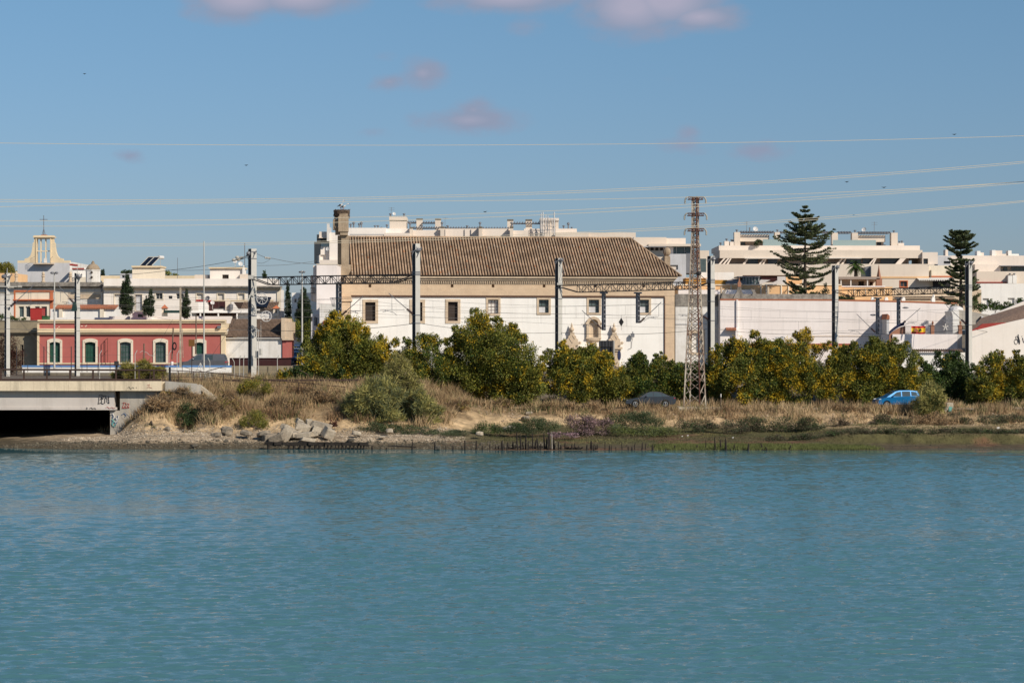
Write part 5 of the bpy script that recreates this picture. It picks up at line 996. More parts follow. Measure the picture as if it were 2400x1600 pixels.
# ---------------------------------------------------------------- right hand winery: wall, concrete roof volume, lettering
XF, r = house("winery_building", "big off-white gabled winery wall with black script lettering", "building", 2277, 262)
m = MB(XF); T = [XF.q(x, y) for x, y in ((2268, 778), (2300, 770.5), (2350, 758.5), (2400, 747), (2470, 730), (2540, 713), (2640, 740))]
m.prism([(T[0][0], 4.5), (T[-1][0], 4.5)] + T[::-1], 0, .6); m.build("gable_wall", "warmwhite", r)
m = MB(XF); zb_ = [p[1] for p in T]
A = [XF.q(2268, 779, .3), XF.q(2540, 714, .3)]; B = [XF.q(2300, 745, 9), XF.q(2540, 671, 9)]
m.mi = 0; m.faces([(A[0][0], .3, A[0][1]), (A[1][0], .3, A[1][1]), (B[1][0], 9, B[1][1]), (B[0][0], 9, B[0][1])], [(0, 1, 2, 3)]); m.build("tiled_roof", "tileflat", r)
m = MB(XF); C = [XF.q(2320, 741, 9.2), XF.q(2470, 692, 9.2), XF.q(2470, 672, 9.2), XF.q(2400, 706, 9.2), XF.q(2330, 735, 9.2)]; m.prism(C, 9.2, 10); m.build("roof_parapet", "warmwhite", r)
m = MB(XF); C = [XF.q(x, y, .5) for x, y in ((2277, 777), (2350, 758.5), (2357, 757), (2357, 755.5), (2325, 757), (2301, 759), (2290, 767), (2277, 773))]; m.prism(C, .2, .62); m.build("red_flashing", "redband", r)
def letter(m, f, pts, d, w0, w1=None):
    q_ = [f.q(x, y, d) for x, y in pts]
    for i in range(len(q_) - 1): t = i / max(1, len(q_) - 2); m.bar((q_[i][0], d, q_[i][1]), (q_[i + 1][0], d, q_[i + 1][1]), w0 + ((w1 or w0) - w0) * t, .04, n=6)
m = MB(XF)
letter(m, XF, [(2382, 797), (2379, 795), (2377, 799), (2378.5, 805), (2382.5, 807), (2385.5, 803), (2385, 797), (2381, 792.5), (2381, 788)], -.03, .05)
letter(m, XF, [(2381, 790), (2384, 787), (2385.5, 789), (2387, 797), (2389.5, 806)], -.03, .05, .13); letter(m, XF, [(2389.5, 806.5), (2390.5, 800), (2388.5, 793), (2387, 788), (2386.5, 783)], -.03, .06, .09)
letter(m, XF, [(2396.8, 791.5), (2397.8, 797), (2399.5, 803), (2402, 799)], -.03, .09, .05); letter(m, XF, [(2395.3, 787.2), (2396.0, 788.4)], -.03, .12)
m.build("script_lettering", "graffitiblack", r)
ZF, r = house("concrete_volume", "rough grey concrete side building with a sloping top", "building", 2240, 285)
m = MB(ZF); C = [ZF.q(x, y) for x, y in ((2248, 765), (2310, 758), (2354, 757), (2358, 751), (2356, 747), (2318, 738), (2276, 730), (2250, 726), (2246, 730))]; m.prism(C, 0, 10); m.build("wall", "concretegrey", r)
m = MB(ZF); C = [ZF.q(x, y, -.6) for x, y in ((2233, 783), (2246, 775), (2248, 764), (2248, 728), (2243, 725.5), (2230, 729), (2233, 740))]; m.prism(C, -.6, 4); m.build("white_corner", "whitewash", r)
for x in (2299, 2350): m = MB(ZF); m.prism([ZF.q(a, b, -.1) for a, b in ((x, 758), (x - 5, 757), (x - 4, 744), (x, 741))][::-1], -.4, -.1); m.build("vent_opening", "openingdark", r); trimbox(r, ZF, (x, 741 if x < 2320 else 744, x + 5.5, 758), "greywhite", "pier", -.35, .4)
m = MB(ZF); C = [ZF.q(x, y, -.5) for x, y in ((2277, 774), (2290, 769), (2296, 762), (2290, 760), (2256, 763), (2256, 772))]; m.prism(C, -.9, 0); m.build("mossy_ledge", "grime", r)
m = MB(ZF); s, z = ZF.q(2244, 726, 1); m.blob((s, 2, z), (1.0, 1.0, .55), 12, 6); one("roof_dome_vent", m, "dish", "white rounded dome vent at the left top of the concrete volume", "vent")
# ---------------------------------------------------------------- road bridge with parapet and railing
BFc = Fac(258, 195)
br = thing("bridge", "concrete river bridge with weathered parapet, pale beam and abutment", "bridge", W(258, 1010, 195))
yt = lambda py: ZZ(py, 195)
xL = PX(-220, 195); xA = PX(258, 195); xB = PX(430, 195)
m = MB()
for i in range(22):                                     # parapet panels with open joints
    a = -220 + i * 27.2
    if a > 383: break
    b = min(a + 26.9, 389); m.box(PX(a, 194.4), PX(b, 194.4), 194.35, 194.8, ZZ(915.5, 194.4), ZZ(893 + .0 * i, 194.4))
m.box(xL, PX(389, 194.4), 194.8, 196, ZZ(915.3, 194.4), ZZ(894, 194.4)); m.build("parapet", "concrete", br)
m = MB(); m.box(xL, PX(268, 195), 195.2, 196, yt(932), yt(915.7)); m.box(xL, PX(268, 195), 194.9, 196.2, yt(956), yt(931.5)); m.box(xL, PX(273, 195), 194.75, 196.3, yt(960.3), yt(954)); m.build("beam", "concretebeam", br)
m = MB()
for d in range(198, 252, 3): m.box(xL, xA, d, d + .6, yt(960), yt(916))
m.box(xL, xB - 4, 196, 252, yt(917), 5.22); m.build("deck", "concretegrey", br)
m = MB(); m.box(PX(-360, 195), xL + .1, 195.3, 252, -2, 5.2); m.box(xL, xA, 250, 252, -1, 5); m.build("far_abutment_and_back", "grime", br)  # rear wall added to close the opening and keep it black under the deck
m = MB(); zt_ = yt(915.8)
m.prism([(xA, -.5), (PX(300, 195), -.5), (PX(470, 195), 2.5), (PX(470, 195), yt(903)), (PX(389.5, 195), yt(893.5)), (PX(389.5, 195), zt_), (PX(281, 195), zt_), (PX(281, 195), yt(962)), (xA, yt(962))], 195.05, 196.2); m.box(xA, xA + .5, 196.2, 250, -.5, yt(962)); m.box(PX(281, 195), PX(281, 195) + .5, 196.2, 250, yt(962), zt_)
m.box(xA - .15, xA + .9, 195.5, 197.5, yt(966), yt(961.5)); m.build("abutment", "concretegrey", br)
m = MB(); m.prism([(PX(389.6, 195), zt_), (PX(462, 195), yt(925)), (PX(462, 195), yt(899)), (PX(389.6, 195), yt(893))], 194.5, 195.04); m.build("wing_wall", "concretegrey", br)
m = MB()                                                # triangular end block
A = W(462, 903, 196); B = W(500, 930, 196); C_ = W(462, 930, 196)
m.prism([(A.x, C_.z - .3), (C_.x + .25, C_.z - .3), (A.x + .35, A.z - .2), (A.x, A.z)], 195.2, 196.6); m.bar((A.x + .1, 195.9, A.z), (B.x, 195.9, B.z), 1.2, .28); m.box(A.x - .3, B.x + .3, 195.0, 196.8, ZZ(942, 195), ZZ(929.8, 195)); m.build("end_block", "slab", br)
rnd = random.Random(11)
def scribble(x0, y0, x1, y1, n, mt_, w, d, loops=True):
    m = MB(); X = []
    for i in range(n):
        t = i / (n - 1); X.append((x0 + (x1 - x0) * t + rnd.uniform(-3, 3), rnd.uniform(y0, y1)))
    P = [W(x, y, d) for x, y in X]; m.path(P, w, n=5); return m.build("graffiti", mt_, br)
def strokes(lst, mt_, w, d):
    m = MB()
    for s_ in lst: m.path([W(x, y, d) for x, y in s_], w, n=5)
    m.build("graffiti", mt_, br)
strokes([[(232, 926), (232, 938), (230, 946), (236, 944)], [(232, 926), (238, 925), (243, 929), (242, 934), (235, 935)], [(237, 928), (240, 933), (237, 934), (238, 929)], [(238, 935), (238, 945), (242, 946), (246, 943)], [(246, 932), (246, 944)], [(246, 932), (251, 933), (251, 942)], [(243, 927), (249, 928), (247, 930)], [(254, 930), (256, 945), (252, 943)], [(253, 928), (257, 931)]], "graffitiblack", .055, 194.86)
strokes([[(203, 954), (205, 957), (202, 958)], [(210, 957), (214, 955), (217, 958), (221, 956), (225, 958)]], "graffitiblack", .05, 194.72)
strokes([[(248, 955), (252, 953), (256, 957), (262, 954), (266, 957), (270, 955)]], "graffitired", .04, 194.72)
strokes([[(287, 944), (292, 943), (289, 949), (287, 954), (292, 955)], [(294, 943), (297, 948), (293, 951), (296, 955)], [(299, 945), (303, 947), (299, 951), (303, 954)], [(286, 956), (303, 955)]], "graffitired", .05, 195.0)
strokes([[(260, 972), (266, 970), (263, 978), (270, 982), (276, 974)], [(263, 984), (262, 995), (270, 988), (272, 996)], [(266, 1000), (274, 990), (277, 980)], [(285, 972), (291, 968), (296, 973), (293, 976)]], "graffitiblue", .07, 195.0)
strokes([[(262, 982), (268, 988), (262, 992), (265, 999)], [(270, 992), (268, 1000)]], "graffititeal", .08, 194.98); strokes([[(264, 968), (268, 976), (265, 982)], [(272, 978), (275, 986), (270, 990)], [(278, 974), (276, 982)]], "graffitiwhite", .1, 194.99)
strokes([[(397, 908), (402, 911), (407, 906), (412, 911)], [(415, 902), (419, 904), (417, 908)], [(399, 913), (409, 912)]], "graffitiblack", .045, 194.87); strokes([[(345, 902), (351, 901), (348, 905)], [(344, 908), (350, 907), (356, 909)]], "graffitired", .03, 194.33)
strokes([[(299, 909), (303, 906), (306, 912), (311, 907), (314, 910)], [(319, 907), (320, 909)]], "graffitiblack", .03, 194.33)
def railing(pts, ybot, D, label, w=.09, lower=None, post=.085):
    r = thing("railing", label, "railing", W(pts[0][0], pts[0][1] + 20, D)); m = MB(); m.path([W(x, y, D) for x, y in pts], w, n=6); m.build("top_rail", "railbrown", r)
    return r
r = railing([(-220, 862), (0, 865.5), (390, 867.5)], 893, 195.4, "dark brown post and rail railing along the bridge parapet", .16)
for x in list(range(-214, 380, 54)) + [361]:
    xx = x + 0.0; m = MB(); m.bar(W(xx, 893, 195.4), W(xx, 866 + .004 * xx, 195.4), .14); m.build("post", "railbrown", r)
m = MB(); m.path([W(-220, 877, 195.6), W(390, 883, 195.6)], .035); m.path([W(352, 870, 195.4), W(352, 893, 195.4)], .05); m.path([W(352, 880, 195.4), W(361, 880, 195.4)], .05); m.path([W(382, 868, 195.4), W(382, 893, 195.4)], .05); m.build("mid_rail", "railbrown", r)
r = railing([(398, 868), (480, 871), (530, 877), (620, 889), (700, 896), (812, 907)], 0, 199, "thin sloping handrail running down the grassy bank", .07)
for x, y0, y1 in ((418, 869, 897), (454, 870, 897), (524, 877, 900), (590, 886, 906), (655, 893, 912), (700, 897, 915), (756, 902, 918), (808, 907, 920)): m = MB(); m.bar(W(x, y1, 199), W(x, y0, 199), .06); m.build("post", "railbrown", r)
m = MB(); m.path([W(398, 883, 199), W(480, 884, 199), (W(620, 902, 199)), W(812, 917, 199)], .035); m.build("mid_rail", "railbrown", r)
m = MB(); m.bar(W(398, 899, 197), W(398, 860, 197), .16); one("marker_post", m, "black", "short thick black post at the right end of the bridge parapet", "post")
m = MB(); m.box(PX(-260, 200), PX(430, 200), 196.6, 251, 5.19, 5.25); tag(m.build('track_bed', 'ballast'), kind='structure')
for i, yy in enumerate((200.2, 201.8, 206.0, 207.6)):
    m = MB(); m.bar((-48, yy, 5.33), (-14, yy + 3, 5.36), .10, .16); tag(m.build('rail', 'railbrown'), kind='structure')
# blue and white boundary wall behind the tracks
SF = Fac(52, 236); r = thing("striped_wall", "low white wall with a blue top band behind the railway", "wall", W(300, 875, 236))
m = MB(SF); m.pb(52, 860.3, 542, 873, .25); m.build("white_wall", "whitewash", r); m = MB(SF); m.pb(51, 856, 542.5, 860.2, .31, -.03); m.build("blue_band", "bluestripe", r); m = MB(SF); m.pb(52, 873, 542, 885, .3, -.02); m.build("wall_foot", "grime", r)
# ---------------------------------------------------------------- railway portals
def Rz(a): return Matrix.Rotation(a, 4, "Z")
def mast(root, px, ytop, D, zb=5.0, w=.46, ang=None, name="mast", mt_=("galv", "steeldark")):
    c = W(px, 0, D); c.z = zb; h = ZZ(ytop, D) - zb; a = math.radians(40) if ang is None else ang
    m = MB(); m.mx = Matrix.Translation(c) @ Rz(a); hw = w / 2; fl = .05
    # H section: galvanised flange looks right; dark steel web paints in the shaded left side
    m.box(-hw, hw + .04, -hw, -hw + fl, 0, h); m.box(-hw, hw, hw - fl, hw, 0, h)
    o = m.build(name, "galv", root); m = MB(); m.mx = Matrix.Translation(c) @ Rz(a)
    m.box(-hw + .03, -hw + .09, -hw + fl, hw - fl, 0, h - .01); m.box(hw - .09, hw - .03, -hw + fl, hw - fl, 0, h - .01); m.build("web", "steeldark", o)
    return c, h
def truss(root, P, Q, hgt, n, name="beam", w=.09, drop=1.6, mt_="steeldark", y0frac=0.08):
    P, Q = Vector(P), Vector(Q); m = MB(); ax = (Q - P); L_ = ax.length; u = ax.normalized(); side = Vector((-u.y, u.x, 0)).normalized() * .35
    f0 = 2.2 / L_; f1 = 1 - f0
    for s_ in (-1, 1):
        o = side * s_
        m.bar(P + o, Q + o, w); lo = Vector((0, 0, -hgt))
        m.bar(P.lerp(Q, f0) + o + lo, P.lerp(Q, f1) + o + lo, w); m.bar(P + o - Vector((0, 0, .15)), P.lerp(Q, f0) + o + lo, w); m.bar(Q + o - Vector((0, 0, .15)), P.lerp(Q, f1) + o + lo, w)
        for i in range(n + 1):
            t = f0 + (f1 - f0) * i / n; m.bar(P.lerp(Q, t) + o, P.lerp(Q, t) + o + lo, w * .75)
            if i < n:
                t2 = f0 + (f1 - f0) * (i + 1) / n
                if s_ < 0: m.bar(P.lerp(Q, t) + o + (lo if i % 2 else Vector()), P.lerp(Q, t2) + o + (Vector() if i % 2 else lo), w * .6)
                else: m.bar(P.lerp(Q, t) + o + (Vector() if i % 2 else lo), P.lerp(Q, t2) + o + (lo if i % 2 else Vector()), w * .5)
    for i in range(n + 1): t = f0 + (f1 - f0) * i / n; m.bar(P.lerp(Q, t) + side, P.lerp(Q, t) - side, w * .5); m.bar(P.lerp(Q, t) + side - Vector((0, 0, hgt)), P.lerp(Q, t) - side - Vector((0, 0, hgt)), w * .5)
    return m.build(name, mt_, root)
def drop_post(root, px, y0, y1, D, w=.34):
    m = MB(); a, b = W(px, y0, D), W(px, y1, D); m.mx = Matrix.Translation((a.x, D, b.z)) @ Rz(math.radians(40)); h = a.z - b.z; hw = w / 2
    m.box(-hw, -hw + .05, -hw, hw, 0, h); m.box(hw - .05, hw, -hw, hw, 0, h)
    n = int(h / .5)
    for i in range(n): z = h * (i + .5) / n; m.box(-hw + .05, hw - .05, -hw - .01, -hw + .03, z - .09, z + .05); m.box(-hw + .05, hw - .05, hw - .03, hw + .01, z - .09, z + .05)
    m.mx = None; m.box(a.x - .45, a.x + .45, D - .3, D + .3, a.z - .05, a.z + .12); return m.build("drop_post", "metalgrey", root)
def cantilever(root, p0, p1, steady, D, flip=1):
    """p0 insulator foot at the post, p1 outer top end; steady=(x,y) of the wire clamp"""
    a, b, c = W(*p0, D), W(*p1, D), W(*steady, D); m = MB(); u = (b - a).normalized()
    m.bar(a + u * .75, b, .075, n=6); rt = a.lerp(b, .35); m.bar((rt.x, D, c.z + .1), c + Vector((-.5 * flip, 0, .1)), .05, n=5); m.bar(b - u * .4, (b.x - u.x * .4, D, c.z + .1), .03); m.bar(c + Vector((0, 0, .1)), c + Vector((0, 0, -.12)), .05)
    m.path([c + Vector((-.25 * flip, 0, -.12)), c + Vector((.2 * flip, 0, 0)), c + Vector((.75 * flip, 0, -.15)), c + Vector((1.1 * flip, 0, -.42))], .045); o = m.build("cantilever_arm", "metalgrey", root)
    m = MB()
    for i in range(6): q0 = a + u * (.06 + i * .12); m.bar(q0, q0 + u * .075, .26, n=10); m.bar(q0 + u * .075, q0 + u * .12, .12, n=8)
    m.build("insulator", "insul", o)
def bands(root, px, ys, D, w=.55):
    m = MB(); c = W(px, 0, D); m.mx = Matrix.Translation((c.x, D, 0)) @ Rz(math.radians(40))
    for y in ys: z = ZZ(y, D); m.box(-w / 2, w / 2, -w / 2, w / 2, z - .035, z + .035)
    m.build("clamp_band", "metalgrey", root)
def head(root, px, y, D, s=1):
    m = MB(); c = W(px, y, D); rr = random.Random(int(px))
    m.blob((c.x + .25 * s, D - .3, c.z), (.28, .2, .2), 8, 5, .2, rr); m.bar(c + Vector((-.5, -.2, -.2)), c + Vector((.6, -.3, .15)), .07); m.bar(c + Vector((-.4, -.3, -.5)), c + Vector((.1, -.3, .3)), .05); m.bar(c + Vector((.1, -.3, -.7)), c + Vector((.55, -.35, .3)), .06); m.build("wire_bracket", "metalgrey", root)
zr = 5.2
P1 = thing("railway_portal", "nearest railway portal whose left mast carries two white tension wheels", "railway portal", W(590, 885, 225), "railway portals across the tracks")
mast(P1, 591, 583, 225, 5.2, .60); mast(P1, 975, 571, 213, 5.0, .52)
truss(P1, W(595, 650, 225), W(968, 654, 213) + Vector((0, 0, 0.45)), .78, 19)
m = MB(); p = W(590, 672, 225); m.box(p.x - .32, p.x + .32, 224.5, 225.4, ZZ(654, 225), ZZ(645, 225)); m.build("beam_seat", "galv", P1)
bands(P1, 591, (590, 606, 740, 767, 775), 225, .68); bands(P1, 975, (637, 640.5, 644, 738, 757), 213, .62); head(P1, 975, 586, 213); head(P1, 589, 594, 225, -1)
drop_post(P1, 794, 665, 742, 219, .42); m = MB(); m.pb if False else None
bs = W(780, 698, 219); m = MB(); m.box(bs.x - .02, bs.x + .04, 218.7, 219.2, bs.z - .1, bs.z + .0)
for i in range(6): m.bar((bs.x - .25 + .1 * i, 218.8, bs.z), (bs.x - .02 + .04 * i, 218.8, bs.z - .85), .03)
m.bar((bs.x - .28, 218.8, bs.z), (bs.x + .5, 218.8, bs.z), .05); m.bar((bs.x, 218.8, bs.z - .85), (bs.x + .5, 218.8, bs.z - .85), .05); m.build("climb_guard", "metalgrey", P1)
cantilever(P1, (799, 740), (851, 694), (833, 731), 219, -1); cantilever(P1, (968, 736), (911, 687), (903, 728), 213, 1)
# tension wheels and weights
def wheel(root, x, y, rp, D, label=None):
    c = W(x, y, D); R = rp * D / F; m = MB(); n = 28
    for i in range(n):
        t0, t1 = 2 * math.pi * i / n, 2 * math.pi * (i + 1) / n; m.bar(c + Vector((R * math.cos(t0), 0, R * math.sin(t0))), c + Vector((R * math.cos(t1), 0, R * math.sin(t1))), .085, n=5)
    for i in range(8): t = 2 * math.pi * i / 8 + .2; m.bar(c, c + Vector((R * math.cos(t), 0, R * math.sin(t))), .04, n=4)
    m.bar(c + Vector((0, -.1, 0)), c + Vector((0, .25, 0)), .2, n=10); m.bar(c + Vector((0, .2, 0)), W(594, y - 4, D + .3), .07); return m.build("tension_wheel", "dish", root)
wheel(P1, 614, 700, 12.5, 223.5); wheel(P1, 624, 741, 12, 223.2)
m = MB(); m.bar(W(602, 822, 224), W(602, 838, 224), .30, n=12); m.build("counterweight", "galv", P1); m = MB(); m.bar(W(611.5, 817, 223.6), W(611.5, 832, 223.6), .30, n=12); m.build("counterweight", "galv", P1)
m = MB(); m.bar(W(602, 772, 224), W(602, 822, 224), .035); m.bar(W(611.5, 752, 223.6), W(611.5, 817, 223.6), .035); m.bar(W(606, 776, 223.5), W(606, 883, 223.5), .06); m.path([W(597, 768, 224), W(609, 775, 224), W(597, 776, 224)], .09); m.build("guide_rod", "galv", P1)
m = MB(); m.bar(W(581, 706, 224.4), W(597, 668, 224.4), .12); m.bar(W(583, 693, 224.4), W(600, 688, 224.4), .10); m.build("brace", "galv", P1)
P2 = thing("railway_portal", "middle railway portal with two hanging posts in front of the church wall", "railway portal", W(1310, 880, 251), "railway portals across the tracks")
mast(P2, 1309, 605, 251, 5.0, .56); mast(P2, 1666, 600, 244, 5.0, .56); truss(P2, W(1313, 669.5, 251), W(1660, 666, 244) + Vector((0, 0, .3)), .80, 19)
m = MB(); p = W(1312, 0, 250.5); m.box(p.x - .3, p.x + .3, 250, 250.7, ZZ(668, 250.5), ZZ(663, 250.5)); m.build("beam_seat", "galv", P2)
bands(P2, 1309, (675, 700), 251, .62); bands(P2, 1666, (655, 658.5, 662, 676, 706, 751), 244, .66); head(P2, 1666, 606, 244); head(P2, 1309, 610, 251, 1)
m = MB(); m.path([W(1316, 614, 250.4), W(1322, 636, 250.4), W(1314, 660, 250.4)], .04); m.path([W(1318, 608, 250.4), W(1330, 628, 250.4)], .04); m.build("hanging_cable", "metalgrey", P2)
drop_post(P2, 1415, 687, 774, 249, .34); drop_post(P2, 1495, 687, 757, 247.5, .34)
cantilever(P2, (1411, 771), (1364, 727), (1372, 762), 249, 1); cantilever(P2, (1499, 756), (1550, 708), (1532, 744), 247.5, -1); cantilever(P2, (1661, 749), (1640, 736), (1600, 739), 244, 1)
P3 = thing("railway_portal", "farthest railway portal in front of the blank white warehouse wall", "railway portal", W(1957, 880, 275), "railway portals across the tracks")
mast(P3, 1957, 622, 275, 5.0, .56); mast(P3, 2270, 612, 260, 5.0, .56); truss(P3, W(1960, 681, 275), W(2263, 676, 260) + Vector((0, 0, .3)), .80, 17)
bands(P3, 1957, (680, 702, 742), 275, .62); bands(P3, 2270, (668, 671, 674, 678, 718, 761), 260, .62); head(P3, 2270, 616, 260); head(P3, 1957, 626, 275)
drop_post(P3, 2057, 699, 783, 270, .34); drop_post(P3, 2106, 699, 764, 268, .34)
cantilever(P3, (2052, 779), (2008, 736), (1997, 775), 270, 1); cantilever(P3, (2111, 762), (2157, 722), (2140, 756), 268, -1); cantilever(P3, (2264, 759), (2219, 717), (2213, 751), 260, 1)
for (x, y, D) in ((2044, 738, 270), (2114, 721, 268)):
    m = MB(); a, b = W(x, y, D - .3), W(x + 10, y, D - .3); m.bar(a, b, .06); c = W(x + (2 if x < 2100 else 9), y, D - .3); m.blob(c, (.36, .18, .12), 10, 6); m.build("lamp_arm", "metalgrey", P3)
# lattice masts by the bridge at the left
for (x, yt_, lab) in ((17, 640, "pale steel mast with painted-in shade at the far left behind the bridge railing"), (181, 640, "steel mast in front of the second green window of the pink building")):
    D = 232; r = thing("railway_mast", lab, "railway mast", W(x, 876, D), "single steel masts behind the bridge")
    m = MB(); c = W(x, 0, D); c.z = 4.9; m.mx = Matrix.Translation(c) @ Rz(math.radians(40)); h = ZZ(yt_, D) - 4.9; hw = .21
    m.box(-hw, hw, -hw, -hw + .06, 0, h)
    m.box(-hw, hw, hw - .06, hw, 0, h); o = m.build("flange", "galv", r)
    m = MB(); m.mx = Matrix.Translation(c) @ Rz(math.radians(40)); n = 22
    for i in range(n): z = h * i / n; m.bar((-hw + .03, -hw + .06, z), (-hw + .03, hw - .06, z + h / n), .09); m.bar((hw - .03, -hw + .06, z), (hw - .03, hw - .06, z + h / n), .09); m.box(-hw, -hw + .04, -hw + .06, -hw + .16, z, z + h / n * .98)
    m.build("lacing", "steeldark", r)  # dark steel lacing also paints in the mast's shaded side
    head(r, x, 648, D, -1 if x < 100 else 1); bands(r, x, (676 if x < 100 else 696, 702, 722, 745), D, .5)
    m = MB(); m.bar(W(x, 628, D), W(x, 642, D), .05); m.build("top_rod", "galv", r)
    if x < 100:
        m = MB(); m.bar(W(-10, 671, D - .4), W(46, 672, D - .4), .09); m.bar(W(-4, 660, D - .3), W(24, 655, D - .3), .05); o = m.build("cross_arm", "galv", r); m = MB(); m.bar(W(42, 672, D - .4), W(51, 672, D - .4), .26, n=8); m.bar(W(22, 673, D - .4), W(32, 673.5, D - .4), .22, n=8); m.build("insulator", "insulpale", o)
        cantilever(r, (24, 719), (79, 668), (88, 711), D - .4, -1)
    else: cantilever(r, (175, 712), (136, 668), (156, 710), D - .4, 1); m = MB(); m.pb if 0 else None; b_ = W(174, 717, D - .6); m.prism([(b_.x - .28, b_.z - .5), (b_.x + .28, b_.z - .5), (b_.x + .18, b_.z + .4), (b_.x - .1, b_.z + .4)], D - .8, D - .4); m.build("bundle", "greenawn", r)
# ---------------------------------------------------------------- overhead lines
def span(m, a, b, sag, w, n=14):
    a, b = Vector(a), Vector(b); pts = [a.lerp(b, i / n) - Vector((0, 0, 4 * sag * (i / n) * (1 - i / n))) for i in range(n + 1)]; m.path(pts, w, n=3); return pts
def overhead(label, nodes, hm=1.35):
    r = thing("overhead_line", label, "overhead line", W(nodes[0][0], nodes[0][1], nodes[0][2]), "overhead lines above the tracks"); mc, mm, md = MB(), MB(), MB()
    for (a, b) in zip(nodes[:-1], nodes[1:]):
        A, B = W(*a), W(*b); pc = span(mc, A, B, .05, .026); pm = span(mm, A + Vector((0, 0, hm)), B + Vector((0, 0, hm)), .55, .026)
        for k in range(2, 13, 3): dm_ = MB(); dm_.bar(pc[k], pm[k], .022, n=3); dm_.build('dropper', 'wire', r)
    mc.build("contact_wire", "wire", r); mm.build("messenger_wire", "wire", r)
overhead("overhead wires ending at the clamp beside the second mast of the nearest portal", [(-260, 716, 190), (150, 711, 203), (903, 729, 213), (1600, 739, 244), (2213, 752, 260), (2500, 756, 270)])
overhead("overhead wires held by the arm on the nearest portal's hanging post", [(-200, 716, 210), (88, 713, 220), (833, 732, 219), (1372, 762, 249), (1997, 776, 270), (2520, 782, 292)])
overhead("overhead wires held by the right hanging posts of the portals", [(610, 742, 223), (1532, 745, 247.5), (2140, 757, 268), (2500, 762, 282)], 1.6)
def cable(label, nodes, w=.04, mt_="wire", sag=.4, group="dark cables along the railway"):
    m = MB()
    for a, b in zip(nodes[:-1], nodes[1:]): span(m, W(*a), W(*b), sag, w, 10)
    one("cable", m, mt_, label, "cable", W(*nodes[0]), group)
cable("dark feeder cable sagging across the convent wall between the mast feet", [(-200, 760, 215), (591, 772, 225), (980, 757, 213), (1309, 779, 251), (1669, 770, 244), (1957, 779, 275), (2274, 770, 260), (2560, 796, 275)], .05)
cable("thin cable from the left mast head up to the tension mast", [(255, 645, 231), (400, 633, 230), (562, 608, 226), (590, 596, 225)], .05, sag=.1); cable("cable crossing the sky from the tension mast to the balcony block", [(594, 590, 225), (640, 606, 228), (740, 618, 270)], .05, sag=.15)
cable("second cable crossing the sky right of the tension mast", [(395, 633, 260), (594, 622, 225), (742, 611, 270)], .04, sag=.2); cable("slack loop of cable beside the tension mast head", [(597, 612, 225), (612, 617, 225), (626, 612, 225), (635, 604, 226)], .035, sag=.05)
cable("slanting stay wire from the left mast to the courtyard wall", [(182, 700, 232), (400, 750, 245)], .03, sag=.1); cable("long slanting guy wire crossing in front of the tiled shed", [(566, 728, 236), (478, 862, 236)], .035, sag=.02)
cable("guy wire leaning across the left window of the pink building", [(40, 745, 228), (145, 862, 228)], .03, sag=.02); cable("dotted guy wire leaning in front of the fourth window", [(405, 748, 228), (350, 845, 228)], .03, sag=.02)
m = MB()
for (x, y) in ((556, 603), (559, 608), (566, 604), (548, 609)): c = W(x, y, 226); m.blob(c, (.22, .15, .16), 8, 5)
m.bar(W(546, 611, 226), W(590, 596, 225), .08); one("strain_insulator", m, "insulpale", "cluster of pale strain insulators left of the tension mast", "insulator", W(562, 608, 226))
m = MB(); c = W(628, 605, 226); 
for i in range(4): m.blob(W(622 + 3.4 * i, 604 + .3 * i, 226), (.09, .09, .11), 8, 5)
one("strain_insulator", m, "insulpale", "short string of pale insulators right of the tension mast", "insulator", c)
# high voltage conductors, pale against the sky
HV = [([335.5, 340.5, 338.5, 330, 318.5], "topmost pale power line crossing the open sky alone"), ([468, 464, 449, 412, 379], "upper wire of the pale pair rising to the right edge under the topmost line"), ([473, 468, 454, 416, 383], "lower wire of the pale pair rising to the right edge under the topmost line"),
      ([484, 477, 462, 455.5, 424], "pale power line passing just above the storks"), ([517, 512.5, 491, 458.5, 425.5], "pale power line crossing behind the top of the nest pier, upper of two"), ([530, 523, 500, 463, 429], "pale power line crossing behind the nest pier, lower of two"),
      ([573, 565.5, 546, 505, 471], "pale power line grazing the ridge of the brown roof, upper of two"), ([578, 569.5, 551, 509, 474], "pale power line grazing the ridge of the brown roof, lower of two")]
for ys, lab in HV:
    cf = np.polyfit([0, 700, 1360, 1960, 2400], ys, 3); cq = np.polyfit([0, 700, 1360, 1960, 2400], ys, 2)
    xs = np.arange(-600, 3001, 60); m = MB(); m.path([W(x, float(np.polyval(cf if -50 < x < 2450 else cq, x)) if -50 < x < 2450 else float(np.polyval(cf, min(max(x, -50), 2450)) + (x - min(max(x, -50), 2450)) * (cf[2] if x < 0 else (cf[2] + 2 * cf[1] * 2450 + 3 * cf[0] * 2450 ** 2))), 172) for x in xs], .031, n=4)
    one("power_line", m, "wirepale", lab, "power line", W(1200, ys[2], 172), "pale power lines across the sky")
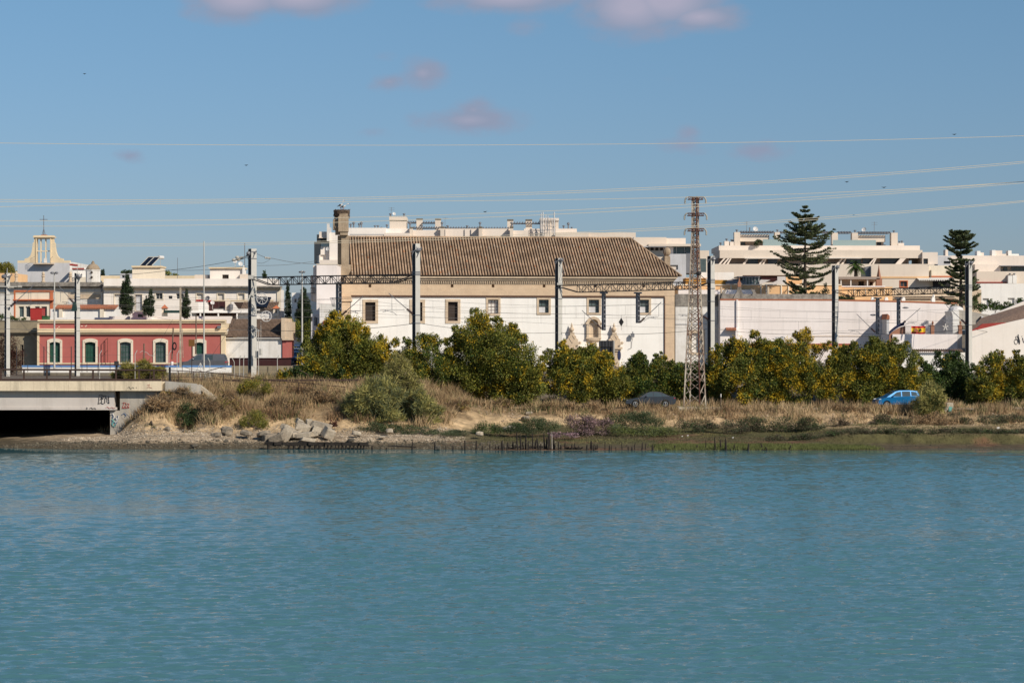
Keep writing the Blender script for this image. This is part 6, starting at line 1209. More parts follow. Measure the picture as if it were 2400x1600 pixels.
# ---------------------------------------------------------------- lattice pylon
pc = W(1628.5, 951, 207); zb = tz(pc.x, 207) - .1; py_ = thing("lattice_pylon", "tall tapering rusty lattice pylon with three short crossarms", "pylon", (pc.x, 207, zb))
def corner(i, z):                                   # four legs, tapering
    zt_ = ZZ(462, 207); t = (z - zb) / (zt_ - zb); k = F / 207
    r0, r1 = 28.5 / k, 8.2 / k; tt = min(1, t / .84); R = r0 + (r1 - r0) * tt; a = math.radians(20) + i * math.pi / 2
    return Vector((pc.x + (.04 * t) + R * math.cos(a), 207 + R * math.sin(a), z))
ztop = ZZ(461, 207)
for i in range(4):
    m = MB(); zs = [zb + (ztop - zb) * j / 20 for j in range(21)]
    for a, b in zip(zs[:-1], zs[1:]): m.bar(corner(i, a), corner(i, b), .115)
    m.build("leg", "rustmix" if i != 3 else "rust", py_)
m = MB(); zs = [zb + .3]; 
while zs[-1] < ztop - .3: k_ = (corner(0, zs[-1]) - corner(1, zs[-1])).length; zs.append(zs[-1] + max(.42, k_ * .72))
zs[-1] = ztop
for i in range(4):
    for j, (a, b) in enumerate(zip(zs[:-1], zs[1:])):
        i2 = (i + 1) % 4
        if j < 2: m.bar(corner(i, a), corner(i2, b), .06); continue
        m.bar(corner(i, a), corner(i2, b), .055); m.bar(corner(i2, a), corner(i, b), .055)
m.build("bracing", "rustmix", py_)
m = MB(); 
for x0, x1, y in ((1612, 1648, 462), (1611, 1650, 500), (1611, 1649, 536)):
    m = MB()
    for dy in (-.25, .25):
        for dz in (0, -.22): m.bar(W(x0, y, 207) + Vector((0, dy, dz)), W(x1, y, 207) + Vector((0, dy, dz)), .07)
    for i in range(10): xa = x0 + (x1 - x0) * i / 10; m.bar(W(xa, y, 207) + Vector((0, -.25, -.22 * (i % 2))), W(xa + (x1 - x0) / 10, y, 207) + Vector((0, -.25, -.22 * ((i + 1) % 2))), .05)
    o = m.build("crossarm", "rust", py_)
    for s_, xe in ((-1, x0), (1, x1)):
        m = MB(); n = 11
        for i in range(n):
            t = i / n; dx = s_ * 6.5 * math.sin(min(1, t * 1.6) * 1.57) ; p = W(xe + dx, y + 18 * max(0, t - .1) ** 1.1, 207); m.blob(p, (.09, .09, .055), 6, 4)
        m.build("insulator_string", "insulpale", o)
m = MB(); m.blob(W(1638, 640, 206.5), (.25, .2, .2), 8, 5); m.bar(W(1636, 640, 206.5), W(1660, 660, 206.8), .05); m.build("junction_box", "steeldark", py_)
m = MB(); b_ = W(1628, 955, 206); m.faces([(b_.x - 1.9, 204.9, zb - .5), (b_.x + 2.1, 204.9, zb - .5), (b_.x + 2.1, 209, zb - .5), (b_.x - 1.9, 209, zb - .5), (b_.x - 1.5, 205.3, zb + .28), (b_.x + 1.8, 205.2, zb + .22), (b_.x + 1.8, 208.7, zb + .25), (b_.x - 1.5, 208.7, zb + .3)], [(0, 3, 2, 1), (4, 5, 6, 7), (0, 1, 5, 4), (1, 2, 6, 5), (2, 3, 7, 6), (3, 0, 4, 7)]); m.build("footing", "slab", py_)
# ---------------------------------------------------------------- poles, lamps, signs, fences
def pole(name, x, y0, y1, D, w, mt_, label, cat, w2=None, top=None, n=8, x2=None, group=None):
    r = thing(name, label, cat, W(x, y1, D), group); m = MB(); m.bar(W(x, y1, D), W(x2 or x, y0, D), w, n=n, w2=w2 or w); m.build("shaft", mt_, r)
    if top == "twin":
        c = W(x, y0 + 3, D); m = MB(); m.bar(c - Vector((.3, 0, 0)), c + Vector((.3, 0, 0)), .06)
        m.build("bracket", "galv", r)
        for s_ in (-1, 1): m = MB(); m.blob(c + Vector((s_ * .22, -.05, -.02)), (.19, .2, .12), 10, 6); m.build("lamp_head", "metalgrey", r)
    return r
pole("lamp_post", 127.5, 636, 866, 222, .20, "galv", "slim twin headed lamp post left of the second green window", "lamp post", .12, "twin"); pole("lamp_post", 708, 634, 857, 262, .26, "galv", "slim twin headed lamp post at the street entrance", "lamp post", .14, "twin")
r = pole("telemetry_mast", 478, 565, 868, 215, .16, "galv", "tall thin grey mast standing on a tripod behind the handrail", "mast", .10)
for (a, b) in ((446, 897), (470, 898), (489, 900)): m = MB(); m.bar(W(a, b, 214), W(470, 850, 214.6), .06, n=6); m.build("tripod_leg", "galv", r)
m = MB(); m.path([W(432, 860, 214), W(445, 864, 214), W(462, 866, 214), W(478, 872, 214), W(495, 866, 214), W(512, 862, 214), W(530, 864, 214)], .045, n=4); m.path([W(432, 872, 214), W(478, 872, 214), W(530, 858, 214)], .04); m.build("wire_bracing", "railbrown", r)
pole("concrete_post", 423, 674, 860, 228, .20, "slab", "square pale concrete pole in front of the pink building", "pole", .17, n=4); pole("wooden_pole", 459.5, 740, 830, 240, .13, "woodpole", "thin grey wooden pole beside the fifth window", "pole")
r = pole("wooden_pole", 403, 768, 842, 224, .14, "woodpole", "leaning wooden pole with a black cable coil beside the fourth window", "pole", x2=406); m = MB(); c = W(409, 811, 223.6)
for k in range(3):
    for i in range(14): t0, t1 = 6.283 * i / 14, 6.283 * (i + 1) / 14; R = .20 + .03 * k; m.bar(c + Vector((R * .75 * math.cos(t0), -.03 * k, R * 1.5 * math.sin(t0))), c + Vector((R * .75 * math.cos(t1), -.03 * k, R * 1.5 * math.sin(t1))), .07)
m.build("cable_coil", "black", r); m = MB(); m.bar(W(403, 847, 224), W(403, 855, 224), .30, n=8); m.build("pale_can", "pinkwhite", r)
r = pole("wooden_pole", 337.5, 805, 858, 228, .15, "woodpole", "short wooden pole between the third and fourth windows", "pole"); m = MB(); m.path([W(328, 826, 228), W(333, 822, 228), W(345, 826, 228), W(350, 832, 228), W(362, 834, 228)], .04); m.build("loose_wires", "galv", r)
pole("stay_pole", 429, 770, 838, 226, .07, "slab", "thin leaning prop right of the square concrete pole", "pole", x2=427)
r = pole("sign_post", 449.5, 810, 875, 214, .07, "railbrown", "square brown-orange sign plate on a thin post", "sign", top=None); m = MB(Fac(449, 214)); m.pb(442, 795.5, 456.5, 811.5, .05, -.08); m.build("plate", "signorange", r)
m = MB(); c = W(273, 853, 222); m.box(c.x - .2, c.x + .2, 221.8, 222.2, c.z - .15, c.z + .3); m.bar((c.x, 222, c.z - .9), (c.x, 222, c.z - .1), .12); one("signal_box", m, "steeldark", "small dark lineside box on a short post under the third window", "signal box")
def fence(label, xs, D, y0, y1, mt_, bent=0, w=.07, wires=3, group=None):
    r = thing("fence", label, "fence", W(xs[0], y1, D), group)
    for x in xs:
        m = MB(); a, b = W(x, y1, D), W(x, y0, D); m.bar(a, b, w, n=6)
        if bent: m.bar(b, b + Vector((bent * .25, 0, .38)), w, n=6)
        m.build("post", mt_, r)
    m = MB()
    for k in range(wires): y = y0 + 2 + (y1 - y0) * k / wires; m.bar(W(xs[0], y, D), W(xs[-1], y, D), .018, n=3)
    m.build("wires", "wire", r); return r
fence("wire fence of dark straight posts behind the bridge railing", [39, 103, 167, 230], 214, 812, 880, "steeldark", 0, .09)
fence("wire fence of pale bent-top posts right of the green bush", [233.5, 316.5, 396, 415], 208, 830, 892, "galv", .8, .065); fence("row of pale bent-top fence posts in front of the grey van", [492, 549], 212, 848, 888, "galv", -.8, .06, 2)
fence("pale bent-top fence posts beside the tension mast", [561.5, 571, 650], 214, 842, 888, "galv", .5, .07, 2); fence("short dark lineside stakes in front of the blue striped wall", [65, 204, 258, 427, 192, 110], 222, 846, 872, "steeldark", 0, .06, 1)
r = thing("road_sign", "back of a tall grey ribbed road sign board above the bushes", "road sign", W(1421, 900, 222)); f = Fac(1403, 222, -6); m = MB(f); m.pb(1403.5, 798, 1438, 853, .06); m.build("board", "signback", r)
m = MB(f)
for x in (1403.5, 1411.5, 1418.5, 1426, 1432.5): m.pb(x, 798, x + 1.2, 853, .06, -.062)
for y in (811, 832): m.pb(1404.7, y, 1438, y + 1.2, .05, -.12)
m.build("ribs", "steeldark", r); m = MB(f); m.pb(1437, 798.5, 1440.5, 862, .12, .01); m.build("side_post", "galv", r); m = MB(f); m.pb(1433.5, 812, 1436, 930, .1, -.2); m.pb(1406, 850, 1408, 930, .1, -.2); m.build("post", "steeldark", r)
m = MB(); c = W(1451.5, 832.5, 221); m.mx = Matrix.Translation(c) @ Rz(math.radians(68)); pts = [(.5 * math.cos(i * .3927), 0, .5 * math.sin(i * .3927)) for i in range(16)]; m.faces(pts + [(p[0], .04, p[2]) for p in pts], [tuple(range(15, -1, -1)), tuple(range(16, 32))] + [(i, (i + 1) % 16, 16 + (i + 1) % 16, 16 + i) for i in range(16)]); m.mx = None
r = thing("round_sign", "round dark blue sign seen almost edge on beside the ribbed board", "road sign", c); m.build("disc", "signblue", r); m = MB(); m.bar((c.x, 221.1, 3), (c.x, 221.1, c.z - .3), .07, n=6); m.build("post", "galv", r)
m = MB(); c = W(1456, 754.5, 246); m.prism([(c.x - .28, c.z), (c.x, c.z - .5), (c.x + .28, c.z), (c.x, c.z + .5)], 245.97, 246.03); m.bar((c.x, 246, c.z + .5), (c.x, 246, c.z + .75), .03); m.bar((c.x, 246, c.z - .5), (c.x, 246, c.z - .9), .03); one("diamond_sign", m, "black", "black diamond plate hanging between the overhead wires", "sign")
m = MB(); b_ = W(1689.5, 966, 205.5); r = thing("marker_stake", "thin brown roadside stake with a white top band", "stake", b_); m.bar(b_, W(1689.5, 923, 205.5), .085, n=6); m.build("stake", "woodpole", r); m = MB(); m.bar(W(1689.5, 930, 205.5), W(1689.5, 922.5, 205.5), .11, n=6); m.build("white_band", "shutterwhite", r)
r = thing("bench", "old green and grey slatted bench seen end on beside the road", "bench", W(2218, 968, 205)); m = MB(); m.bar(W(2213, 966, 204.6), W(2221, 953, 204.9), .28, .08); m.bar(W(2219, 949.5, 205), W(2234, 949.5, 205), .16, .5); m.build("seat_frame", "slab", r); m = MB(); m.bar(W(2225, 968, 204.8), W(2228.5, 953, 204.8), .30, .1); m.bar(W(2222.5, 966, 205.3), W(2224, 954, 205.3), .1); m.build("green_support", "graffititeal", r)
# ---------------------------------------------------------------- vehicles
def rims(root, x, y, z, R, W_=.2, side=-1):
    m = MB(); pr = [(R * .55, 0), (R * .93, .01), (R, .05), (R, W_ - .05), (R * .93, W_)]; n = 20; pts = []
    for (a, d) in pr:
        for i in range(n): t = 6.28319 * i / n; pts.append((x + a * math.cos(t), y - side * d * -1 if side > 0 else y + d, z + a * math.sin(t)))
    m.faces(pts, [(j * n + i, j * n + (i + 1) % n, (j + 1) * n + (i + 1) % n, (j + 1) * n + i) for j in range(4) for i in range(n)] + [tuple(range(n))]); return m
def car(name, label, cat, base, L_, W_, body_prof, gh, wheels, R, paint, rot=0, pillars=(), lights=True, extra=None, scale=1):
    """nose towards -x. body_prof / gh: outlines in (x from nose, z)"""
    r = thing(name, label, cat, base); b0 = Vector(base); T = Matrix.Translation(b0) @ Rz(rot)
    def loft(prof, ws, ins, nm, mt_):
        m = MB(); m.mx = T; n = len(prof); cx_ = sum(p[0] for p in prof) / n; cz = sum(p[1] for p in prof) / n; pts = []
        for (y, k, kz) in ws:
            for (x, z) in prof: pts.append((cx_ + (x - cx_) * k - L_ / 2, y, cz + (z - cz) * kz))
        fs = [(j * n + i, j * n + (i + 1) % n, (j + 1) * n + (i + 1) % n, (j + 1) * n + i) for j in range(len(ws) - 1) for i in range(n)] + [tuple(range(n - 1, -1, -1)), tuple(range((len(ws) - 1) * n, len(ws) * n))]
        m.faces(pts, fs); return m.build(nm, mt_, r)
    hw = W_ / 2
    # wheel arches cut into the outline
    P = list(body_prof); low = []
    for wx in sorted(wheels):
        for i in range(9): t = math.pi * (1 - i / 8) ; low.append((wx + (R + .06) * math.cos(t), max(.2, R + (R + .06) * math.sin(t))))
    outline = P + [(x, z) for x, z in low[::-1]]
    bd = loft(outline, [(-hw, .985, .97), (-hw + .06, 1, 1), (hw - .06, 1, 1), (hw, .985, .97)], 0, "body", paint)
    g = gh["out"]; zs = [p[1] for p in g]; z0, z1 = min(zs), max(zs)
    m = MB(); m.mx = T; pts = []; n = len(g)
    for s_ in (-1, 1):
        for (x, z) in g: pts.append((x - L_ / 2, s_ * (hw - .06 - .22 * (z - z0) / (z1 - z0)), z))
    m.faces(pts, [tuple(range(n)), tuple(range(2 * n - 1, n - 1, -1))] + [(i, n + i, n + (i + 1) % n, (i + 1) % n) for i in range(n)]); cab = m.build("cabin", paint, r)
    for wn_ in gh["win"]:
        for s_ in (-1, 1):
            m = MB(); m.mx = T; f3 = lambda x, z, e: (x - L_ / 2, s_ * (hw - .06 - .22 * (z - z0) / (z1 - z0) + e), z)
            k = len(wn_); m.faces([f3(x, z, .012) for x, z in wn_] + [f3(x, z, -.01) for x, z in wn_], [tuple(range(k)), tuple(range(2 * k - 1, k - 1, -1))] + [(i, (i + 1) % k, k + (i + 1) % k, k + i) for i in range(k)]); m.build("side_window", "carglass", cab)
    for nm, (pa, pb_) in (("windscreen", gh["ws"]), ("rear_window", gh["rw"])):
        m = MB(); m.mx = T; dx, dz = pb_[0] - pa[0], pb_[1] - pa[1]; l = math.hypot(dx, dz); nx, nz_ = (-dz / l, dx / l) if nm == "windscreen" else (dz / l, -dx / l)
        nx, nz_ = nx * .012, abs(nz_) * .012; q_ = []
        for (x, z) in (pa, pb_):
            hh_ = hw - .06 - .22 * (z - z0) / (z1 - z0) - .08; q_ += [(x - L_ / 2 + nx, -hh_, z + nz_), (x - L_ / 2 + nx, hh_, z + nz_)]
        m.faces([q_[0], q_[1], q_[3], q_[2]], [(0, 1, 2, 3)]); m.build(nm, "carglass", cab)
    for wx in wheels:
        for s_ in (-1, 1):
            y = s_ * (hw - .02) ; w0, w1 = sorted((y, y - s_ * .2)); m = MB(); m.mx = T; n = 20; pts = []
            for (a, d) in ((R * .62, w0), (R * .95, w0), (R, w0 + .04), (R, w1 - .04), (R * .95, w1), (R * .62, w1)):
                for i in range(n): t = 6.28319 * i / n; pts.append((wx - L_ / 2 + a * math.cos(t), d, R + a * math.sin(t)))
            m.faces(pts, [(j * n + i, j * n + (i + 1) % n, (j + 1) * n + (i + 1) % n, (j + 1) * n + i) for j in range(5) for i in range(n)]); tyre = m.build("wheel", "tyre", r)
            m = MB(); m.mx = T; yy = s_ * (hw - .03)
            for i in range(5): t = 6.28319 * i / 5 + .3; m.bar((wx - L_ / 2, yy, R), (wx - L_ / 2 + R * .62 * math.cos(t), yy, R + R * .62 * math.sin(t)), .075, .03, w2=.05)
            for i in range(16): t0, t1 = 6.28319 * i / 16, 6.28319 * (i + 1) / 16; m.bar((wx - L_ / 2 + R * .62 * math.cos(t0), yy, R + R * .62 * math.sin(t0)), (wx - L_ / 2 + R * .62 * math.cos(t1), yy, R + R * .62 * math.sin(t1)), .035, .04)
            m.build("rim", "rim", tyre)
    for s_ in (-1, 1):
        hx, hz = gh["hl"]; m = MB(); m.mx = T; m.blob((hx - L_ / 2, s_ * (hw - .16), hz), (.22, .16, .085), 10, 6); m.build("headlight", "lampclear", r)
        tx, tz_ = gh["tl"]; m = MB(); m.mx = T; m.blob((tx - L_ / 2, s_ * (hw - .12), tz_), (.14, .14, .11), 10, 6); m.build("tail_light", "lampred", r)
        mx_, mz = gh["mir"]; m = MB(); m.mx = T; m.blob((mx_ - L_ / 2, s_ * (hw + .08), mz), (.10, .11, .075), 8, 6); m.build("mirror", paint, r)
    m = MB(); m.mx = T
    for s_ in (-1, 1):
        for dx in gh["doors"]: m.box(dx - L_ / 2, dx - L_ / 2 + .018, s_ * (hw + .001) - .004, s_ * (hw + .001) + .004, .35, .92)
        m.box(gh["doors"][0] - L_ / 2, gh["doors"][-1] - L_ / 2, s_ * (hw + .004) - .008, s_ * (hw + .004) + .008, .42, .46)
    m.build("door_seams", "black", bd); return r
sedan = [(0.02, .35), (0, .55), (.08, .68), (.5, .80), (1.35, .93), (1.5, .95), (3.9, 1.0), (4.55, 1.02), (4.78, .95), (4.82, .6), (4.75, .3), (4.2, .22)][::1]
gh1 = dict(out=[(1.35, .94), (2.1, 1.36), (2.45, 1.46), (3.0, 1.47), (3.4, 1.41), (4.25, 1.04), (4.3, .92), (1.4, .9)], win=[[(1.85, 1.0), (2.25, 1.34), (2.62, 1.38), (2.62, 1.0)], [(2.70, 1.0), (2.70, 1.39), (3.1, 1.38), (3.45, 1.2), (3.45, 1.0)], [(3.52, 1.02), (3.52, 1.3), (3.95, 1.08), (3.9, 1.02)]],
           ws=((1.42, .97), (2.12, 1.36)), rw=((4.28, 1.05), (3.55, 1.38)), hl=(.32, .66), tl=(4.66, .86), mir=(1.95, 1.02), doors=(1.6, 2.66, 3.6))
zc = lambda x, D: tz(x, D) + .0
cx0 = PX(1521, 207.5)
car("parked_car", "black saloon car half hidden by dry grass left of the pylon", "car", (cx0, 207.5, zc(cx0, 207.5) + .16), 4.82, 1.8, sedan, gh1, (.95, 3.8), .33, "carblack", math.radians(8))
mpv = [(.02, .35), (0, .6), (.12, .78), (.6, .92), (.95, 1.02), (4.1, 1.12), (4.3, 1.1), (4.38, .8), (4.36, .35), (4.2, .24)]
gh2 = dict(out=[(.85, 1.0), (1.75, 1.52), (2.2, 1.62), (3.2, 1.63), (3.9, 1.56), (4.28, 1.1), (4.2, 1.0), (.95, .95)], win=[[(1.35, 1.08), (1.9, 1.46), (2.3, 1.53), (2.3, 1.08)], [(2.4, 1.08), (2.4, 1.54), (3.2, 1.54), (3.2, 1.1)], [(3.3, 1.12), (3.3, 1.53), (3.75, 1.48), (3.95, 1.14)]],
           ws=((.95, 1.03), (1.72, 1.50)), rw=((4.25, 1.16), (3.93, 1.53)), hl=(.3, .78), tl=(4.25, .98), mir=(1.45, 1.12), doors=(1.15, 2.35, 3.25))
cx1 = PX(2103, 207.5)
car("parked_car", "bright blue people carrier partly behind a tamarisk bush", "car", (cx1, 207.5, zc(cx1, 207.5) + .15), 4.38, 1.78, mpv, gh2, (.85, 3.5), .33, "carblue", math.radians(10))
van = [(.05, .4), (0, .8), (.15, 1.05), (1.35, 1.25), (1.6, 1.3), (5.35, 1.3), (5.4, .9), (5.38, .4), (5.2, .3)]
gh3 = dict(out=[(1.2, 1.2), (2.2, 1.92), (2.45, 2.0), (5.0, 2.0), (5.15, 1.9), (5.38, 1.25), (5.3, 1.15), (1.3, 1.15)], win=[[(1.75, 1.35), (2.35, 1.86), (2.75, 1.88), (2.75, 1.35)], [(2.95, 1.35), (2.95, 1.87), (3.95, 1.87), (3.95, 1.35)]],
           ws=((1.32, 1.27), (2.18, 1.9)), rw=((5.33, 1.4), (5.18, 1.85)), hl=(.25, .95), tl=(5.3, 1.1), mir=(1.85, 1.45), doors=(1.5, 2.85, 4.05))
cx2 = PX(474, 240)
car("parked_van", "grey van with dark side windows behind the blue striped wall", "van", (cx2, 240, ZZ(829, 240) - 2.0), 5.4, 1.9, van, gh3, (1.1, 4.3), .36, "cargrey", 0)
st = [(697, 822, 300, "cardkblue", "nearest dark blue car parked up the side street"), (703, 806, 308, "carblack", "second car parked up the side street behind the nearest one"), (699, 795, 318, "carwhite", "pale car parked up the side street beside the lamp post"), (706, 786, 328, "cardkblue", "farthest dark car parked at the top of the side street")]
for (x, y, D, c_, lab) in st: X_ = PX(x, D); car("parked_car", lab, "car", (X_, D, tz(X_, D) + .03), 4.38, 1.78, mpv, gh2, (.85, 3.5), .33, c_, math.radians(75))
# street surface and the gravel road on the right
def strip(name, pts, mt_, lift=.03):
    m = MB()
    for (a, b, c, d) in zip(pts[:-1], pts[1:], pts[:-1], pts[1:]):
        (xa, xb, D0), (xc, xd, D1) = a, b; m.poly([(xa, D0, tz((xa + xb) / 2, D0) + lift), (xb, D0, tz((xa + xb) / 2, D0) + lift), (xd, D1, tz((xc + xd) / 2, D1) + lift), (xc, D1, tz((xc + xd) / 2, D1) + lift)])
    return tag(m.build(name, mt_), kind="structure")
strip("road", [(PX(655, 262), PX(800, 262), 262), (PX(655, 285), PX(775, 285), 285), (PX(668, 320), PX(750, 320), 320), (PX(672, 360), PX(745, 360), 360), (PX(676, 420), PX(735, 420), 420)], "asphalt", .05)
xs = np.arange(0, 62, 4.0); m = MB()
for a, b in zip(xs[:-1], xs[1:]): m.poly([(a, 205.6, tz(a, 205.6) + .03), (b, 205.6, tz(b, 205.6) + .03), (b, 209.5, tz(b, 209.5) + .03), (a, 209.5, tz(a, 209.5) + .03)])
tag(m.build("gravel_road", "sandroad"), kind="structure")
# birds in the air
for i, (x, y, s_, lab) in enumerate(((2072, 440, .3, "tiny dark bird high between the power lines at the right"), (1985, 427, .25, "tiny bird under the upper power line right of the pylon"), (1137, 497, .25, "tiny bird above the apartment roofs"), (198, 174, .2, "tiny bird in the upper left sky"), (2237, 316, .28, "tiny bird touching the topmost power line at the right"), (577, 388, .22, "tiny bird alone in the left middle sky"))):
    c = W(x, y, 170); m = MB(); m.faces([c + Vector((0, -.12, 0)) * s_ * 2, c + Vector((0, .15, 0)) * s_ * 2, c + Vector((s_ * .7, .05, s_ * .3)), c + Vector((-s_ * .7, .05, s_ * .2)), c + Vector((0, 0, -.03)), c + Vector((0, 0, .05))], [(0, 5, 2), (5, 1, 2), (0, 2, 4), (4, 2, 1), (0, 3, 5), (5, 3, 1), (0, 4, 3), (4, 1, 3)]); one("bird", m, "black", lab, "bird", c, "small birds in the sky")
# ================================================================ vegetation
def leaf_cloud(name, parent, lobes, mats, seed, dens=150, size=(.13, .2), asp=.38, mixw=(.45, .4, .15), sub=.36, droop=0.0, flower_noise=0.5, needle=False, shell=.30, zfloor=None, loc=None):
    """lobes: (centre, (rx, ry, rz)); leaves fill many small clumps spread through each lobe, leaving gaps"""
    R = np.random.RandomState(seed); C_, N_, K_ = [], [], []; mats = list(mats)
    for (c, r) in lobes:
        r = np.array(r); rm = float((r[0] * r[1] * r[2]) ** (1 / 3)); area = 12.57 * rm * rm
        ns = int(max(6, 9 * (1 / sub) ** 2 * .22)); u = R.normal(size=(ns, 3)); u /= np.linalg.norm(u, axis=1)[:, None]
        cen = u * (R.uniform(.35, 1.0, ns) ** .55)[:, None] * (1 - sub * .35); sr = sub * R.uniform(.65, 1.25, ns)
        n = int(dens * area); w = sr ** 2; idx = R.choice(ns, n, p=w / w.sum()); d = R.normal(size=(n, 3)); d /= np.linalg.norm(d, axis=1)[:, None]
        rad = sr[idx] * (1 + shell * R.normal(size=n)); P = (cen[idx] + d * rad[:, None]) * r + np.array(c); C_.append(P); N_.append(d * .6 + cen[idx] * .7); K_.append(np.stack([idx + 100 * len(K_), rad / sr[idx]], 1))
    P, Nn, K = np.concatenate(C_), np.concatenate(N_), np.concatenate(K_)
    if zfloor is not None: k = P[:, 2] > zfloor; P, Nn, K = P[k], Nn[k], K[k]
    n = len(P); A = Nn + R.normal(size=(n, 3)) * .55; A[:, 2] += .25 - droop; A /= np.linalg.norm(A, axis=1)[:, None]
    B = np.cross(A, R.normal(size=(n, 3))); B /= np.linalg.norm(B, axis=1)[:, None]; L_ = R.uniform(size[0], size[1], n)[:, None]; w = L_ * asp
    q = np.stack([P - A * L_ * .5, P + B * w * .5, P + A * L_ * .5, P - B * w * .5], 1)
    nf = vn(P[:, 0] * 1.1 + seed, P[:, 2] * 1.1) * .6 + .4 * vn(P[:, 0] * 2.7, P[:, 2] * 2.7 + P[:, 1])
    ck = _R[(K[:, 0].astype(int) * 7) & 255, seed & 255]; t = R.rand(n) * .45 + ck * .35 + np.clip(K[:, 1] - .75, 0, .5) * .7 - .1
    mi = np.zeros(n, int)
    if len(mats) > 1: mi[t > 1 - mixw[1] - mixw[2] - .12] = 1
    if len(mats) > 2: mi[(nf > .99 - flower_noise) & (R.rand(n) < mixw[2] * 3.4 * np.clip((nf - .99 + flower_noise) * 6, 0, 1.2)) & (K[:, 1] > .85)] = 2
    return raw_mesh(name, q, 4, parent, loc, mats, mi)
def lob(lst, D, dd=.8, seed=0, ky=.85):
    R = random.Random(seed * 13 + int(D)); out = []
    for l in lst:
        x, y, rx = l[:3]; ry = l[3] if len(l) > 3 else rx; d = D + R.uniform(-dd, dd); k = d / F; out.append((tuple(W(x, y, d)), (rx * k, max(rx, ry) * k * ky, ry * k)))
    return out
def limbs(name, root, base, lobes, w, mt_="bark", n=6):
    m = MB(); b0 = Vector(base); R = random.Random(int(b0.x * 7) & 1023); zt_ = min(l[0][2] for l in lobes); fork = b0 + Vector((R.uniform(-.1, .1), 0, max(.35, (zt_ - b0.z) * .55)))
    m.bar(b0 - Vector((0, 0, .3)), fork, w, n=n, w2=w * .8)
    for (c, r) in lobes:
        c = Vector(c); mid = fork.lerp(c, .5) + Vector((R.uniform(-.2, .2), R.uniform(-.2, .2), .1)); m.bar(fork, mid, w * .55, n=5, w2=w * .38); m.bar(mid, c, w * .38, n=5, w2=w * .2)
        for j in range(4): m.bar(c.lerp(mid, R.uniform(0, .4)), c + Vector((R.uniform(-r[0], r[0]), R.uniform(-r[1], r[1]), R.uniform(-.2, r[2]))) * 1.0, w * .2, n=4, w2=.015)
    return m.build(name, mt_, root)
def bush(name, label, cat, lst, D, mats, seed, group=None, w=.22, grow=0, **kw):
    if grow: lst = [(l[0], l[1], l[2] * grow) for l in lst]; q0 = random.Random(seed); lst = lst + [(l[0] + l[2] * math.cos(a) * q0.uniform(.9, 1.15), l[1] - l[2] * math.sin(a) * q0.uniform(.9, 1.15), l[2] * q0.uniform(.16, .3)) for l in lst for a in (q0.uniform(.1, 1.0), q0.uniform(1.0, 2.0), q0.uniform(2.0, 3.0))]
    L_ = lob(lst, D, kw.pop("dd", .8), seed); cx_ = sum(l[0][0] for l in L_) / len(L_); zb = tz(cx_, D); r = thing(name, label, cat, (cx_, D, zb), group)
    leaf_cloud("foliage", r, L_, mats, seed, zfloor=zb - .15, **kw); limbs("trunk", r, (cx_, D, zb), L_[:9], w); return r
WM = ["leafgreen", "leafolive", "leafflower"]; G1 = "yellow flowering wattle bushes along the railway"
k = dict(dens=215, sub=.29, size=(.15, .25), asp=.40, grow=1.14)
bush("wattle_bush", "large yellow flowering bush at the left end of the row, before the church corner", "bush", [(800, 800, 52), (765, 850, 52), (850, 832, 52), (897, 842, 40), (735, 872, 32), (782, 778, 32), (830, 865, 50), (882, 875, 42), (748, 812, 30), (818, 775, 24)], 207, WM, 1, G1, mixw=(.3, .45, .24), flower_noise=.5, **k)
bush("low_bush", "low dark green bush left of the large yellow bush", "bush", [(712, 890, 24), (690, 886, 22), (735, 905, 26), (765, 908, 24), (800, 905, 28)], 205, ["leafdark", "leafgreen"], 2, **k)
bush("low_bush", "small yellow bush beside the concrete wall below the tiled shed", "bush", [(668, 884, 16), (660, 892, 11), (677, 893, 12)], 206, WM, 3, mixw=(.2, .4, .4), flower_noise=.75, **k)
bush("wattle_bush", "thin green bush with gaps behind the tamarisk, its top below the third church window", "bush", [(985, 832, 36), (1012, 805, 20), (968, 872, 42), (1018, 862, 42), (1050, 858, 32), (1000, 905, 42), (955, 808, 14), (940, 850, 26), (960, 900, 40), (985, 795, 12)], 209, WM, 4, G1, mixw=(.55, .3, .14), dens=200, sub=.32, size=(.14, .23), grow=1.1, flower_noise=.5)
bush("wattle_bush", "tallest yellow green bush in the row, right of the first portal's second mast", "bush", [(1120, 790, 46), (1098, 840, 56), (1170, 832, 56), (1208, 862, 52), (1140, 885, 58), (1225, 900, 44), (1072, 880, 46), (1192, 795, 26), (1250, 890, 30), (1075, 805, 20), (1095, 915, 34), (1185, 920, 36), (1205, 778, 10), (1135, 755, 16), (1048, 905, 30)], 209, WM, 5, G1, mixw=(.4, .42, .18), flower_noise=.45, **k)
bush("wattle_bush", "rounded yellow flowering bush below the ribbed sign board", "bush", [(1332, 862, 46), (1380, 872, 50), (1430, 885, 44), (1300, 890, 32), (1352, 912, 42), (1410, 918, 38), (1452, 902, 28), (1322, 838, 22), (1388, 850, 26), (1350, 838, 18), (1300, 862, 22)], 212, WM, 6, G1, mixw=(.4, .36, .24), flower_noise=.5, **k)
bush("wattle_bush", "smaller green bush between the ribbed sign board and the pylon", "bush", [(1495, 852, 20), (1500, 880, 32), (1548, 862, 22), (1560, 895, 34), (1520, 912, 38), (1478, 895, 24), (1588, 880, 30), (1545, 842, 13), (1500, 838, 12), (1470, 915, 30)], 215, WM, 7, G1, mixw=(.6, .26, .10), flower_noise=.4, **k)
